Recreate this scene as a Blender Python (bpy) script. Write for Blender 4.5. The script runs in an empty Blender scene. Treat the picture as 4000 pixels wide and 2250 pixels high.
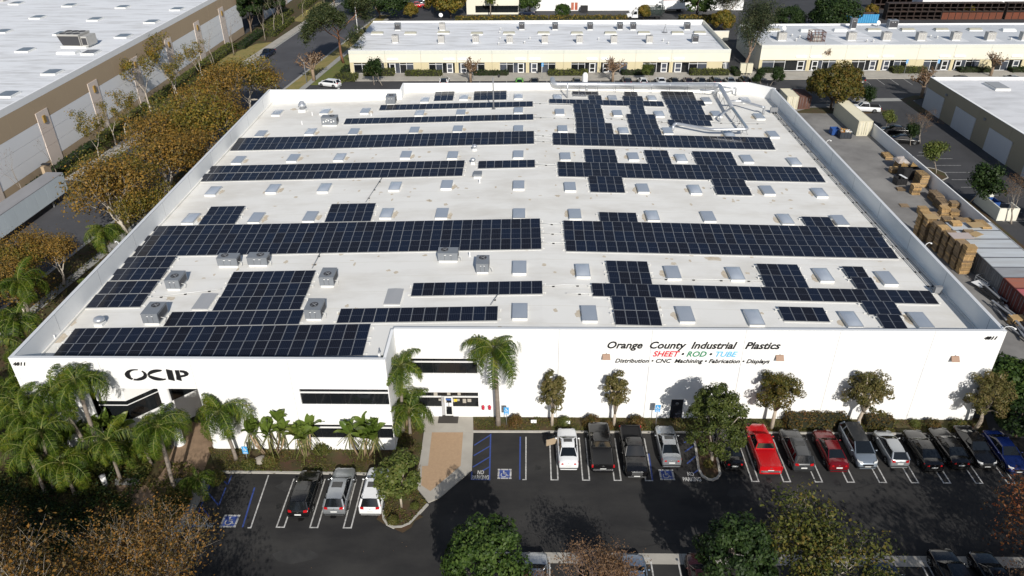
import bpy, math, random
import numpy as np
from mathutils import Vector, Matrix
R = math.radians
random.seed(7)
sc = bpy.context.scene
COL = sc.collection

# ---------------------------------------------------------------- camera, world, sun, exposure
def make_camera():
    p, yaw, roll = R(31.18), R(-1.293), R(-.4926)
    F = Vector((math.sin(yaw) * math.cos(p), math.cos(yaw) * math.cos(p), -math.sin(p)))
    X = Vector((math.cos(yaw), -math.sin(yaw), 0))
    U = X.cross(F)
    X2 = X * math.cos(roll) + U * math.sin(roll)
    U2 = -X * math.sin(roll) + U * math.cos(roll)
    m = Matrix((X2, U2, -F)).transposed().to_4x4()
    m.translation = (0, 0, 48)
    cd = bpy.data.cameras.new('camera')
    cd.sensor_width = 36
    cd.lens = 1900 / 2576 * 36
    cd.clip_end = 4000
    cd.clip_start = .5
    o = bpy.data.objects.new('camera', cd)
    o.matrix_world = m
    COL.objects.link(o)
    sc.camera = o
make_camera()
SUN_EL, SUN_AZ = R(32), R(166.8)
w = bpy.data.worlds.new('World')
sc.world = w
w.use_nodes = True
nt = w.node_tree
sky = nt.nodes.new('ShaderNodeTexSky')
sky.sky_type = 'NISHITA'
sky.sun_disc = False
sky.sun_elevation = SUN_EL
sky.sun_rotation = SUN_AZ
nt.links.new(sky.outputs[0], nt.nodes['Background'].inputs[0])
nt.nodes['Background'].inputs[1].default_value = .085
sl = bpy.data.lights.new('sun', 'SUN')
sl.energy = 4.4
sl.angle = R(.53)
sl.color = (1, .955, .88)
so = bpy.data.objects.new('sun', sl)
so.rotation_euler = Vector((-.235, 1, -.642)).to_track_quat('-Z', 'Y').to_euler()
so.location = (30, -60, 90)
COL.objects.link(so)
sc.view_settings.view_transform = 'Standard'
sc.view_settings.look = 'None'
sc.view_settings.exposure = .1
sc.view_settings.gamma = 1
sc.view_settings.use_curve_mapping = False

# ---------------------------------------------------------------- materials
MATS = {}
def mat(name, col, rough=.7, noise=0, scale=3, col2=None, metal=0, spec=.4, bump=0, stretch=None, detail=6, lo=.35, hi=.65, obj_rand=0):
    """principled material; noise mixes col2 (or a darker col) in by a world-space noise"""
    if name in MATS: return MATS[name]
    m = bpy.data.materials.new(name)
    m.use_nodes = True
    n, l = m.node_tree.nodes, m.node_tree.links
    b = n['Principled BSDF']
    b.inputs['Base Color'].default_value = (*col, 1)
    b.inputs['Roughness'].default_value = rough
    b.inputs['Metallic'].default_value = metal
    b.inputs['Specular IOR Level'].default_value = spec
    out = None
    if noise:
        tc = n.new('ShaderNodeTexCoord'); mp = n.new('ShaderNodeMapping')
        geo = n.new('ShaderNodeNewGeometry')
        l.new(geo.outputs['Position'], mp.inputs['Vector'])
        if stretch: mp.inputs['Scale'].default_value = stretch
        tx = n.new('ShaderNodeTexNoise')
        tx.inputs['Scale'].default_value = scale; tx.inputs['Detail'].default_value = detail
        tx.inputs['Roughness'].default_value = .62
        l.new(mp.outputs[0], tx.inputs['Vector'])
        mr = n.new('ShaderNodeMapRange')
        mr.inputs[1].default_value = lo; mr.inputs[2].default_value = hi
        mr.inputs[4].default_value = noise
        l.new(tx.outputs['Fac'], mr.inputs[0])
        mx = n.new('ShaderNodeMix'); mx.data_type = 'RGBA'
        l.new(mr.outputs[0], mx.inputs['Factor'])
        mx.inputs['A'].default_value = (*col, 1)
        c2 = col2 or tuple(v * .6 for v in col)
        mx.inputs['B'].default_value = (*c2, 1)
        out = mx.outputs['Result']
        if bump:
            bp = n.new('ShaderNodeBump'); bp.inputs['Strength'].default_value = bump; bp.inputs['Distance'].default_value = .05
            l.new(tx.outputs['Fac'], bp.inputs['Height']); l.new(bp.outputs[0], b.inputs['Normal'])
    if obj_rand:
        oi = n.new('ShaderNodeObjectInfo'); hs = n.new('ShaderNodeHueSaturation')
        mr2 = n.new('ShaderNodeMapRange'); mr2.inputs[3].default_value = 1 - obj_rand; mr2.inputs[4].default_value = 1 + obj_rand
        l.new(oi.outputs['Random'], mr2.inputs[0]); l.new(mr2.outputs[0], hs.inputs['Value'])
        if out: l.new(out, hs.inputs['Color'])
        else: hs.inputs['Color'].default_value = (*col, 1)
        out = hs.outputs[0]
    if out: l.new(out, b.inputs['Base Color'])
    MATS[name] = m
    return m

def leaf_mat(name, cols, trans=.25, rough=.55, spec=.25):
    """leaf colour picked per leaf (mesh island) and per clump from cols"""
    if name in MATS: return MATS[name]
    m = bpy.data.materials.new(name)
    m.use_nodes = True
    n, l = m.node_tree.nodes, m.node_tree.links
    b = n['Principled BSDF']
    b.inputs['Roughness'].default_value = rough
    b.inputs['Specular IOR Level'].default_value = spec
    g = n.new('ShaderNodeNewGeometry')
    tx = n.new('ShaderNodeTexNoise'); tx.inputs['Scale'].default_value = .55; tx.inputs['Detail'].default_value = 3
    l.new(g.outputs['Position'], tx.inputs['Vector'])
    ad = n.new('ShaderNodeMath'); ad.operation = 'MULTIPLY_ADD'
    l.new(tx.outputs['Fac'], ad.inputs[0]); ad.inputs[1].default_value = 1.3
    sb = n.new('ShaderNodeMath'); sb.operation = 'MULTIPLY_ADD'
    l.new(g.outputs['Random Per Island'], sb.inputs[0]); sb.inputs[1].default_value = .75; sb.inputs[2].default_value = -.52
    l.new(sb.outputs[0], ad.inputs[2])
    cr = n.new('ShaderNodeValToRGB')
    e = cr.color_ramp.elements
    while len(e) < len(cols): e.new(.5)
    for i, c in enumerate(cols):
        e[i].position = i / (len(cols) - 1); e[i].color = (*c, 1)
    l.new(ad.outputs[0], cr.inputs[0])
    l.new(cr.outputs[0], b.inputs['Base Color'])
    if trans:
        t = n.new('ShaderNodeBsdfTranslucent'); mx = n.new('ShaderNodeMixShader')
        l.new(cr.outputs[0], t.inputs['Color'])
        mx.inputs[0].default_value = trans
        l.new(b.outputs[0], mx.inputs[1]); l.new(t.outputs[0], mx.inputs[2])
        l.new(mx.outputs[0], n['Material Output'].inputs['Surface'])
    MATS[name] = m
    return m

# ---------------------------------------------------------------- mesh building
class MB:
    """collects faces; build() links them as ONE mesh object"""
    def __init__(s): s.v, s.f, s.m, s.s = [], [], [], []
    def face(s, pts, m=0, smooth=False):
        i = len(s.v); s.v += [tuple(p) for p in pts]
        s.f.append(tuple(range(i, i + len(pts)))); s.m.append(m); s.s.append(smooth)
        return s
    def grid(s, rows, m=0, smooth=True, closed=False, caps=False):
        """rows: list of equal-length point lists"""
        i = len(s.v); nr, nc = len(rows), len(rows[0])
        for r in rows: s.v += [tuple(p) for p in r]
        for a in range(nr - 1):
            for b in range(nc if closed else nc - 1):
                c = (b + 1) % nc
                s.f.append((i + a * nc + b, i + a * nc + c, i + (a + 1) * nc + c, i + (a + 1) * nc + b))
                s.m.append(m); s.s.append(smooth)
        if caps:
            s.f.append(tuple(i + b for b in reversed(range(nc)))); s.m.append(m); s.s.append(False)
            s.f.append(tuple(i + (nr - 1) * nc + b for b in range(nc))); s.m.append(m); s.s.append(False)
        return s
    def box(s, x0, x1, y0, y1, z0, z1, m=0, M=None):
        p = [(x0, y0, z0), (x1, y0, z0), (x1, y1, z0), (x0, y1, z0), (x0, y0, z1), (x1, y0, z1), (x1, y1, z1), (x0, y1, z1)]
        if M: p = [tuple(M @ Vector(q)) for q in p]
        i = len(s.v); s.v += p
        for q in ((3, 2, 1, 0), (4, 5, 6, 7), (0, 1, 5, 4), (1, 2, 6, 5), (2, 3, 7, 6), (3, 0, 4, 7)):
            s.f.append(tuple(i + k for k in q)); s.m.append(m); s.s.append(False)
        return s
    def prism(s, poly, z0, z1, m=0, mt=None):
        """extruded polygon (counter-clockwise)"""
        a = sum(poly[i][0] * poly[(i + 1) % len(poly)][1] - poly[(i + 1) % len(poly)][0] * poly[i][1] for i in range(len(poly)))
        if a < 0: poly = poly[::-1]
        n = len(poly); i = len(s.v)
        s.v += [(p[0], p[1], z0) for p in poly] + [(p[0], p[1], z1) for p in poly]
        s.f.append(tuple(i + n + k for k in range(n))); s.m.append(m if mt is None else mt); s.s.append(False)
        for k in range(n):
            q = (k + 1) % n
            s.f.append((i + k, i + q, i + n + q, i + n + k)); s.m.append(m); s.s.append(False)
        return s
    def tube(s, pts, rad, n=6, m=0, smooth=True, caps=True):
        pts = [Vector(p) for p in pts]
        if not hasattr(rad, '__len__'): rad = [rad] * len(pts)
        rows = []; ref = None
        for k, p in enumerate(pts):
            d = (pts[min(k + 1, len(pts) - 1)] - pts[max(k - 1, 0)])
            if d.length < 1e-6: d = Vector((0, 0, 1))
            d.normalize()
            if ref is None:
                ref = d.orthogonal().normalized()
            u = ref - d * ref.dot(d)
            u = u.normalized() if u.length > 1e-4 else d.orthogonal().normalized()
            ref = u; v = d.cross(u)
            rows.append([p + (u * math.cos(2 * math.pi * j / n) + v * math.sin(2 * math.pi * j / n)) * rad[k] for j in range(n)])
        return s.grid(rows, m, smooth, True, caps)
    def lathe(s, prof, n=12, m=0, c=(0, 0), smooth=True):
        rows = [[(c[0] + r * math.cos(2 * math.pi * j / n), c[1] + r * math.sin(2 * math.pi * j / n), z) for j in range(n)] for r, z in prof]
        return s.grid(rows, m, smooth, True, True)
    def mesh(s, name, mats):
        me = bpy.data.meshes.new(name)
        me.from_pydata(s.v, [], s.f)
        for x in mats: me.materials.append(x)
        me.polygons.foreach_set('material_index', s.m)
        me.polygons.foreach_set('use_smooth', s.s)
        me.update()
        return me
    def build(s, name, mats, parent=None, loc=None, kind=None):
        if not isinstance(mats, (list, tuple)): mats = [mats]
        return link(name, s.mesh(name, mats), parent, loc, kind)

def link(name, me, parent=None, loc=None, kind=None):
    o = bpy.data.objects.new(name, me)
    COL.objects.link(o)
    if parent: o.parent = parent
    if loc: o.location = loc
    if kind: o['kind'] = kind
    return o
def tag(o, label, cat, group=None):
    o['label'] = label; o['category'] = cat
    if group: o['group'] = group
    return o
def thing(name, label, cat, loc=(0, 0, 0), rz=0, group=None, sc_=1):
    o = bpy.data.objects.new(name, None)
    COL.objects.link(o)
    o.location = loc if len(loc) == 3 else (*loc, 0); o.rotation_euler = (0, 0, rz)
    if sc_ != 1: o.scale = (sc_,) * 3 if not hasattr(sc_, '__len__') else sc_
    o.empty_display_size = .2
    return tag(o, label, cat, group)
def dup(root, loc, rz=0, label=None, scl=None, group=None):
    r = root.copy(); COL.objects.link(r)
    r.location = loc if len(loc) == 3 else (*loc, 0); r.rotation_euler = (0, 0, rz)
    if scl: r.scale = (scl,) * 3 if not hasattr(scl, '__len__') else scl
    if label: r['label'] = label
    if group: r['group'] = group
    for ch in root.children:
        c = ch.copy(); COL.objects.link(c); c.parent = r
        for g in ch.children:
            d = g.copy(); COL.objects.link(d); d.parent = c
    return r
def struct(o):
    o['kind'] = 'structure'
    return o
ORD = ['first', 'second', 'third', 'fourth', 'fifth', 'sixth', 'seventh', 'eighth', 'ninth', 'tenth', 'eleventh', 'twelfth', 'thirteenth', 'fourteenth']

# ---------------------------------------------------------------- shared materials
M_WHITE = mat('white_stucco', (.82, .82, .81), .85, .35, .5, (.72, .73, .74), stretch=(1, 1, .4), lo=.45, hi=.8)
M_TRIM = mat('white_metal', (.78, .78, .77), .5)
M_ROOF = mat('roof_membrane', (.745, .73, .69), .8, .95, .30, (.575, .545, .49), detail=12, lo=.44, hi=.78, stretch=(.45, 1, 1))
M_ROOF2 = mat('coated_roof', (.73, .74, .755), .8, .95, .45, (.46, .455, .45), stretch=(.3, 1.8, 1), detail=11, lo=.46, hi=.74)
M_ROOF3 = mat('grey_roof', (.56, .58, .60), .8, .55, .3, (.40, .41, .43), stretch=(.4, 1.2, 1), detail=9, lo=.45, hi=.75)
M_LOT = mat('sealed_asphalt', (.0265, .026, .0265), .85, .9, .22, (.056, .054, .051), spec=.12, detail=11, stretch=(.5, 1, 1), lo=.4, hi=.72)
M_ROAD = mat('worn_asphalt', (.085, .085, .092), .85, .8, .12, (.055, .055, .06), spec=.3, detail=10)
M_LOT2 = mat('grey_asphalt', (.060, .060, .063), .85, .8, .2, (.04, .04, .042), spec=.3, detail=9)
M_YARD = mat('yard_concrete', (.265, .255, .24), .9, .85, .15, (.135, .128, .122), detail=9)
M_CONC = mat('pale_concrete', (.40, .375, .33), .9, .6, .5, (.29, .27, .235), detail=8)
M_CONC2 = mat('grey_concrete', (.33, .325, .30), .9, .6, .6, (.23, .225, .21), detail=8)
M_TAN = mat('tan_paving', (.40, .275, .17), .9, .5, 5, (.30, .20, .125), detail=8)
M_TAN2 = mat('brown_plaza_paving', (.29, .20, .13), .9, .8, 1.5, (.19, .13, .085), detail=8)
M_KERB = mat('kerb_concrete', (.42, .40, .36), .9, .5, 2, (.30, .285, .26))
M_LAWN = mat('lawn_grass', (.105, .135, .028), .95, .8, .5, (.16, .145, .045), detail=9, bump=.3)
M_DRYLAWN = mat('dry_lawn', (.27, .205, .075), .95, .8, .4, (.16, .16, .045), detail=9, bump=.3)
M_MULCH = mat('bark_mulch', (.085, .042, .026), .95, .8, 1.1, (.04, .045, .015), detail=10, bump=.4)
M_BED = mat('planted_soil', (.050, .055, .016), .95, .9, .7, (.085, .045, .026), detail=10, bump=.4)
M_GLASS = mat('dark_glass', (.010, .012, .014), .06, spec=.6)
M_GLASS2 = mat('tinted_glass', (.03, .035, .045), .08, spec=.6)
M_FRAME = mat('window_frame', (.75, .75, .74), .4)
M_LINE = mat('white_paint_line', (.58, .57, .545), .8, .85, 3.5, (.22, .215, .21), detail=9)
M_BLUE = mat('blue_paint_line', (.035, .07, .27), .8, .5, 4, (.03, .045, .12))
M_DARK = mat('dark_metal', (.02, .02, .022), .5)
M_GREY = mat('grey_metal', (.22, .225, .235), .5, .3, 2, (.17, .175, .185), metal=0)
M_GALV = mat('galvanised_steel', (.55, .57, .60), .35, .5, 1.5, (.42, .44, .47), metal=.6)
M_RUBBER = mat('black_rubber', (.012, .012, .012), .8)

# ---------------------------------------------------------------- ground, roads, kerbs, markings (the setting)
def sheet(name, poly, z, m, thick=0):
    b = MB()
    if thick: b.prism(poly, z, z + thick, 0)
    else:
        a = sum(poly[i][0] * poly[(i + 1) % len(poly)][1] - poly[(i + 1) % len(poly)][0] * poly[i][1] for i in range(len(poly)))
        b.face([(p[0], p[1], z) for p in (poly if a > 0 else poly[::-1])])
    return struct(b.build(name, m))
def ribbon(name, pts, wd, z0, z1, m):
    """a kerb or strip swept along pts"""
    pts = [Vector((p[0], p[1])) for p in pts]; L, Rr = [], []
    for i, p in enumerate(pts):
        d = (pts[min(i + 1, len(pts) - 1)] - pts[max(i - 1, 0)]).normalized()
        n = Vector((-d.y, d.x)) * wd / 2
        L.append(p + n); Rr.append(p - n)
    b = MB()
    b.grid([[(l.x, l.y, z0), (l.x, l.y, z1), (r.x, r.y, z1), (r.x, r.y, z0)] for l, r in zip(L, Rr)], 0, False)
    b.face([(L[0].x, L[0].y, z0), (Rr[0].x, Rr[0].y, z0), (Rr[0].x, Rr[0].y, z1), (L[0].x, L[0].y, z1)])
    b.face([(L[-1].x, L[-1].y, z0), (L[-1].x, L[-1].y, z1), (Rr[-1].x, Rr[-1].y, z1), (Rr[-1].x, Rr[-1].y, z0)])
    return struct(b.build(name, m))
def rect(x0, x1, y0, y1): return [(x0, y0), (x1, y0), (x1, y1), (x0, y1)]

sheet('ground', rect(-900, 900, -500, 1300), -.02, M_LOT2)
sheet('parking_lot', rect(-36, 75, 8, 60), .004, M_LOT)
# street on the left
def kl(y): return -67.2 + .075 * (y - 188)
def kr(y): return -52.4 + .1 * (y - 169)
sheet('street', [(kl(-60), -60), (kr(-60), -60), (kr(420), 420), (kl(420), 420)], .004, M_ROAD)
for nm, fx, s in (('street_kerb', kl, -1), ('street_kerb', kr, 1)):
    ribbon(nm, [(fx(y) + s * .08, y) for y in (-60, 30, 100, 190, 300, 420)], .16, 0, .14, M_KERB)
    ribbon('gutter', [(fx(y) - s * .3, y) for y in (-60, 30, 100, 190, 300, 420)], .55, 0, .012, M_CONC2)
sheet('sidewalk', [(kl(-60) - 2.4, -60), (kl(-60) - .2, -60), (kl(420) - .2, 420), (kl(420) - 2.4, 420)], .10, M_CONC, .03)
sheet('roadside_bed', [(-78.6, -60), (kl(-60) - 2.5, -60), (kl(216) - 2.5, 216), (-78.6, 216)], .03, M_BED, .06)
sheet('lawn', [(-74.8, 168), (kl(166) - 2.5, 164), (kl(206) - 2.5, 206), (-72, 204), (-75.5, 192), (-76.6, 178)], .095, M_DRYLAWN, .02)
sheet('lawn', [(-70, 232), (kl(232) - 2.5, 231), (kl(262) - 2.5, 262), (-69, 262)], .095, M_DRYLAWN, .02)
sheet('roadside_bed', [(-78.6, 216.2), (kl(216.2) - 2.5, 216.2), (kl(300) - 2.5, 300), (-78.6, 300)], .03, M_BED, .06)
sheet('roadside_bed', [(kr(40) + .2, 40), (-44.7, 40), (-44.7, 158), (kr(158) + .2, 158)], .03, M_BED, .08)
sheet('sidewalk', [(kr(60) + 3.2, 60), (kr(60) + 4.6, 60), (kr(235) + 4.6, 235), (kr(235) + 3.2, 235)], .115, M_CONC2, .02)
sheet('lawn', [(kr(158.2) + .2, 158.2), (kr(158.2) + 3.15, 158.2), (kr(240) + 3.15, 240), (kr(240) + .2, 240)], .03, M_DRYLAWN, .09)
sheet('lawn', [(kr(166) + 4.65, 166), (-41.3, 166.5), (-41.3, 205), (kr(206) + 4.65, 206)], .03, M_LAWN, .09)
sheet('street_patch', [(-56.14,182.91), (-55.53,184.27), (-53.82,184.26), (-53.81,181.36)], .008, mat('tar_patch', (.035, .035, .04), .8))
sheet('street_patch', [(-55.8,175.06), (-55.63,177.87), (-52.3,177.33), (-52.47,174.78)], .008, mat('tar_patch2', (.07, .07, .075), .8))
# far parking lots between the buildings
sheet('rear_parking_lot', [(-41, 133), (60, 133), (140, 133), (140, 171), (-41, 169)], .006, M_LOT2)
sheet('side_parking_lot', [(62.9, 60), (140, 60), (140, 132.8), (62.9, 132.8)], .006, M_LOT2)
sheet('sidewalk', [(-40, 169), (54, 169.4), (140, 171.2), (140, 176.6), (-40, 175.2)], 0, M_CONC, .13)
sheet('gutter', [(67.87,155.65), (80.44,155.92), (79.57,153.9), (66.27,153.51)], .010, M_CONC2)
sheet('rear_yard', [(-41, 206), (150, 206), (150, 262), (-41, 262)], .006, M_LOT2)
sheet('side_drive', [(-30, 262), (-46, 300), (-40, 420), (-20, 420), (-18, 262)], .006, M_ROAD)
# yard between the main building and the low wall
sheet('yard', rect(42.4, 62.7, 60.2, 152), .008, M_YARD)
sheet('driveway', rect(42.4, 75, 53, 60.15), .006, M_ROAD)
# front planting beds and kerbs
KERB_R = [(-4.96,53.29), (2.83,53.34), (15.94,53.39)]
KERB_R2 = [(19.79,53.38), (32.24,53.39), (42.72,53.28)]
sheet('planting_bed', [(-4.96,53.35), (42.75,53.34), (43.5, 55.6), (43.52,55.26)[0:1] + (55.6,), (-5.2, 55.6)], 0, M_BED, .10)
ribbon('kerb', [(-4.96,53.29), (2.83,53.34), (13.91,53.37), (32.24,53.39), (42.72,53.28), (43.54,54.15)], .18, 0, .14, M_KERB)
# kerbed island with the round tree
isl = [(15.46,53.39), (15.35,51.22), (15.12,48.73), (15.26,47.87), (15.66,47.46), (16.05,47.37), (16.51,47.61), (16.85,48.08), (17.03,50.22), (17.33,53.35)]
sheet('planting_island', isl, 0, M_MULCH, .10)
ribbon('kerb', isl, .2, 0, .14, M_KERB)
# left bed, teardrop island
bed_l = [(-27.17,47.89), (-21.73,47.9), (-14.71,47.83), (-12.33,47.77), (-11.98,45.19), (-11.76,43.46), (-11.57,42.7), (-11.23,42.21), (-10.67,41.93), (-10.03,41.98), (-9.44,42.32), (-8.19,44.44), (-9.14,45.67), (-9.33,49.45), (-9.62,53.08), (-9.89,55.31), (-12, 55.2), (-12, 50.9), (-29, 50.9)]
sheet('planting_bed', bed_l, 0, M_BED, .10)
ribbon('kerb', [(-27.05,47.85), (-21.71,47.86), (-14.7,47.79), (-12.53,47.72)], .2, 0, .14, M_KERB)
ribbon('kerb', [(-12.34,47.01), (-12.04,45.19), (-11.79,43.46), (-11.57,42.7), (-11.23,42.21), (-10.66,41.89), (-10.03,41.94), (-9.43,42.28), (-8.18,44.36)], .2, 0, .14, M_KERB)
def patch(m, cx, cy, rx, ry, seed, z=.105):
    rnd = random.Random(seed)
    sheet('mulch_patch', [(cx + rx * math.cos(a * .4189) * rnd.uniform(.7, 1.15), cy + ry * math.sin(a * .4189) * rnd.uniform(.7, 1.15)) for a in range(15)], z, m)
for i, (p, rx, ry) in enumerate((((-21.77,48.88), 1.9, 1.2), ((-15.13,49.82), 1.6, .9), ((-10.29,42.99), 1.7, 1.6), ((27.75,53.98), 2.0, .8), ((8.98,55.33), 1.0, .5), ((1.3,55.26), 1.5, .6), ((-18.59,50.03), .8, .5))):
    patch(M_MULCH, p[0], p[1], rx, ry, i)
# entrance walk
sheet('entrance_path', [(-9.53,53.25), (-4.92,53.29), (-4.75,48.33), (-7.26,45.07), (-8.14,44.53), (-9.1,45.85), (-9.6,46.35), (-9.44,49.5)], .0, M_CONC, .115)
sheet('entrance_path', [(-10.15,55.31), (-5.09,55.36), (-4.92,53.31), (-9.53,53.27)], .0, M_CONC, .112)
sheet('entrance_path', [(-8.77,53.09), (-5.87,53.12), (-5.77,48.8), (-8.11,45.77), (-8.97,46.45), (-9.17,48.71), (-8.65,48.77)], .112, M_TAN, .007)
# left entrance plaza
sheet('planting_bed', [(-70, 20), (-36, 20), (-28.3,41.53), (-27.17,47.89), (-29, 50.7), (-44.6, 50.7), (-44.7, 62), (-60, 62)], 0, M_BED, .06)
sheet('sidewalk', [(-28.18,47.79), (-27.17,47.89), (-27.54,41.41), (-28.24,40.21), (-28.78,40.21), (-28.17,43.27)], .0, M_CONC2, .10)
sheet('plaza_path', [(-32.39,54.52), (-28.67,53.72), (-28.56,50.77), (-28.29,47.78), (-28.44,46.14), (-28.31,43.35), (-28.96,40.4), (-31.88,41.56), (-32.21,44.52), (-31.89,48.23), (-32.22,51.25)], .0, M_TAN2, .085)
sheet('plaza_path', [(-35.74,46.99), (-33.65,47.01), (-33.23,46.23), (-31.75,46.24), (-31.64,43.23), (-34.12,44.28)], .0, M_TAN2, .082)
sheet('plaza_path', [(-35.76,47.04), (-33.6,47.06), (-33.16,46.23), (-35.37,46.2)], .083, M_CONC2, .005)
sheet('lawn', [(-47.93,46.86), (-44.58,47.13), (-43.28,44.62), (-42.79,41.85), (-44.49,41.42)], .06, M_LAWN, .03)
sheet('mulch_patch', [(-39.43,48.39), (-38.73,49.14), (-37.94,47.2), (-38.45,45.8), (-39.94,45.69), (-39.81,47.42)], .064, M_MULCH)
# concrete gutter strip of the next row of stalls
b = MB()
for i in range(24):
    x = -3.2 + i * 3.05
    b.box(x, x + 3.03, 38.62, 39.62, 0, .012)
struct(b.build('gutter', M_CONC))

# ---- painted markings
def stripe(name, pts, wd=.11, m=None, z=.0095):
    pts = [Vector(p) for p in pts]; b = MB()
    for i in range(len(pts) - 1):
        a, c = pts[i], pts[i + 1]; d = (c - a).normalized(); n = Vector((-d.y, d.x)) * wd / 2
        if i: a = a + d * (wd / 2)
        c2 = c + d * (wd / 2 if i < len(pts) - 2 else 0)
        b.face([(p.x, p.y, z) for p in (a - n, c2 - n, c2 + n, a + n)])
    return struct(b.build(name, m or M_LINE))
for x in (2.47, 5.19, 7.91, 10.6, 19.72, 22.42, 25.14, 27.86, 30.58, 33.3, 36.02, 38.75, 41.46):
    stripe('parking_line', [(x - .29, 52.6), (x - .29, 47.3), (x + .29, 47.3), (x + .29, 52.6)])
x = (-0.01,47.25)[0]
stripe('parking_line', [(x, 52.7), (x, 47.3), (x - .3, 47.3)])
x = (-0.54,47.24)[0]
stripe('blue_line', [(x, 52.7), (x, 47.3)], .13, M_BLUE, .0105)
stripe('blue_line', [(11.03,50.59), (10.9,47.31)], .13, M_BLUE, .0105)
for x in (-19.84, -17.12, -14.4):
    stripe('parking_line', [(x - .31, 47.2), (x - .31, 41.85), (x + .31, 41.85), (x + .31, 47.2)])
stripe('parking_line', [(-22.49,47.6), (-22.22,41.77), (-22.47,41.76)])
# hatched access aisles
stripe('blue_line', [(-3.3,53.07), (-3.16,47.27), (-4.71,47.28), (-4.75,48.21)], .13, M_BLUE, .0105)
for a, c in (((-4.74,51.52), (-3.29,52.93)), ((-4.7,50.18), (-3.25,51.47)), ((-4.7,48.75), (-3.22,50.07)), ((-3.84,48.28), (-3.19,48.83))):
    stripe('blue_line', [a, c], .12, M_BLUE, .0115)
stripe('blue_line', [(-27.25,47.43), (-26.98,41.71)], .13, M_BLUE, .0105)
for a, c in (((-26.92,47.49), (-25.69,46.45)), ((-25.69,46.45), (-25.7,47.5)), ((-27.2,45.63), (-25.64,44.09)), ((-25.64,44.09), (-25.74,46.1)), ((-26.97,43.86), (-25.92,42.81))):
    stripe('blue_line', [a, c], .12, M_BLUE, .0115)
stripe('blue_line', [(-23.26,46.13), (-22.89,41.81)], .13, M_BLUE, .0105)
for a, c in (((14.45,52.05), (15.29,52.72)), ((14.33,50.88), (15.39,51.8)), ((14.24,49.38), (15.35,50.51)), ((14.54,48.17), (15.15,48.66))):
    stripe('blue_line', [a, c], .12, M_BLUE, .0115)
# stalls of the bottom row
for xa, xb in (((9.07,39.19)[0], (9.59,39.2)[0]), ((27.44,39.25)[0], (27.82,39.26)[0]), ((30.11,39.33)[0], (30.57,39.34)[0]), ((1.24,39.08)[0], (1.82,39.08)[0])):
    stripe('parking_line', [(xa, 33), (xa, 39.15), (xb, 39.15), (xb, 33)], .11, None, .0165)
x = (11.68,38.83)[0]
stripe('parking_line', [(x, 33), (x, 39.2)], .11, None, .0165)
# white stall lines in the far lots
for x in range(-14, 52, 3):
    stripe('parking_line', [(x + .4, 169), (x + .4, 164)], .1, None, .011)
for x in (66, 69, 72, 75, 78, 81, 84, 87):
    stripe('parking_line', [(x, 170.4), (x, 165.4)], .1, None, .011)
for y in (98, 101, 104, 107, 110, 113, 116, 119, 122, 125):
    stripe('parking_line', [(67.6, y), (72, y)], .1, None, .011)
for i, (a, c) in enumerate((((74.58,149.69), (75.05,140.06)), ((70.08,160.53), (69.63,155.98)), ((66.05,105.35), (70.94,109.41)), ((73.55,143.55), (74.51,149.06)))):
    stripe('tar_line', [a, ((a[0] + c[0]) / 2 + .4, (a[1] + c[1]) / 2 + .6), c], .14, mat('tar_seal', (.018, .018, .018), .6), .011)
for a, c in (((66.63,123.32), (68.73,123.32)), ):
    stripe('tar_line', [a, c], .1, M_LINE, .012)

# oil drips, tyre scuffs and cracks on the asphalt
M_OIL = mat('oil_stain', (.008, .008, .0085), .45, .7, 3, (.016, .0155, .0155))
M_SCUFF = mat('pale_scuff', (.040, .039, .038), .9, .95, 1.1, (.027, .0265, .0265), detail=9, lo=.35, hi=.6)
rs_ = random.Random(17)
def blot(name, x, y, rx, ry, m, z):
    sheet(name, [(x + rx * rs_.uniform(.6, 1.2) * math.cos(k * .5236), y + ry * rs_.uniform(.6, 1.2) * math.sin(k * .5236)) for k in range(12)], z, m)
for i, x in enumerate((1.0, 3.8, 6.6, 9.3, 12.2, 18.4, 21.1, 23.8, 26.5, 29.2, 31.9, 34.7, 37.4, 40.1)):
    blot('oil_stain', x + rs_.uniform(-.3, .3), 48.2 + rs_.uniform(-1.4, 1), .28, .4, M_OIL, .0075)
for x in (-20.6, -18.4, -15.8, -13.0): blot('oil_stain', x, 43.6 + rs_.uniform(-1, 1), .28, .4, M_OIL, .0075)
for x, y, rx, ry in ((-20.5, 46.3, .9, .7), (-18.0, 39.2, 2.2, .8), (17.8, 46.0, 1.0, .5)): blot('worn_asphalt_patch', x, y, rx, ry, M_SCUFF, .0065)
M_CRACK = mat('asphalt_crack', (.007, .007, .0075), .8)
for i in range(9):
    x, y = rs_.uniform(-22, 36), rs_.uniform(39.8, 46.5); pts = [(x, y)]
    for k in range(6): x += rs_.uniform(.5, 1.2); y += rs_.uniform(-.5, .5); pts.append((x, y))
    stripe('asphalt_crack', pts, .035, M_CRACK, .0085)
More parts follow.
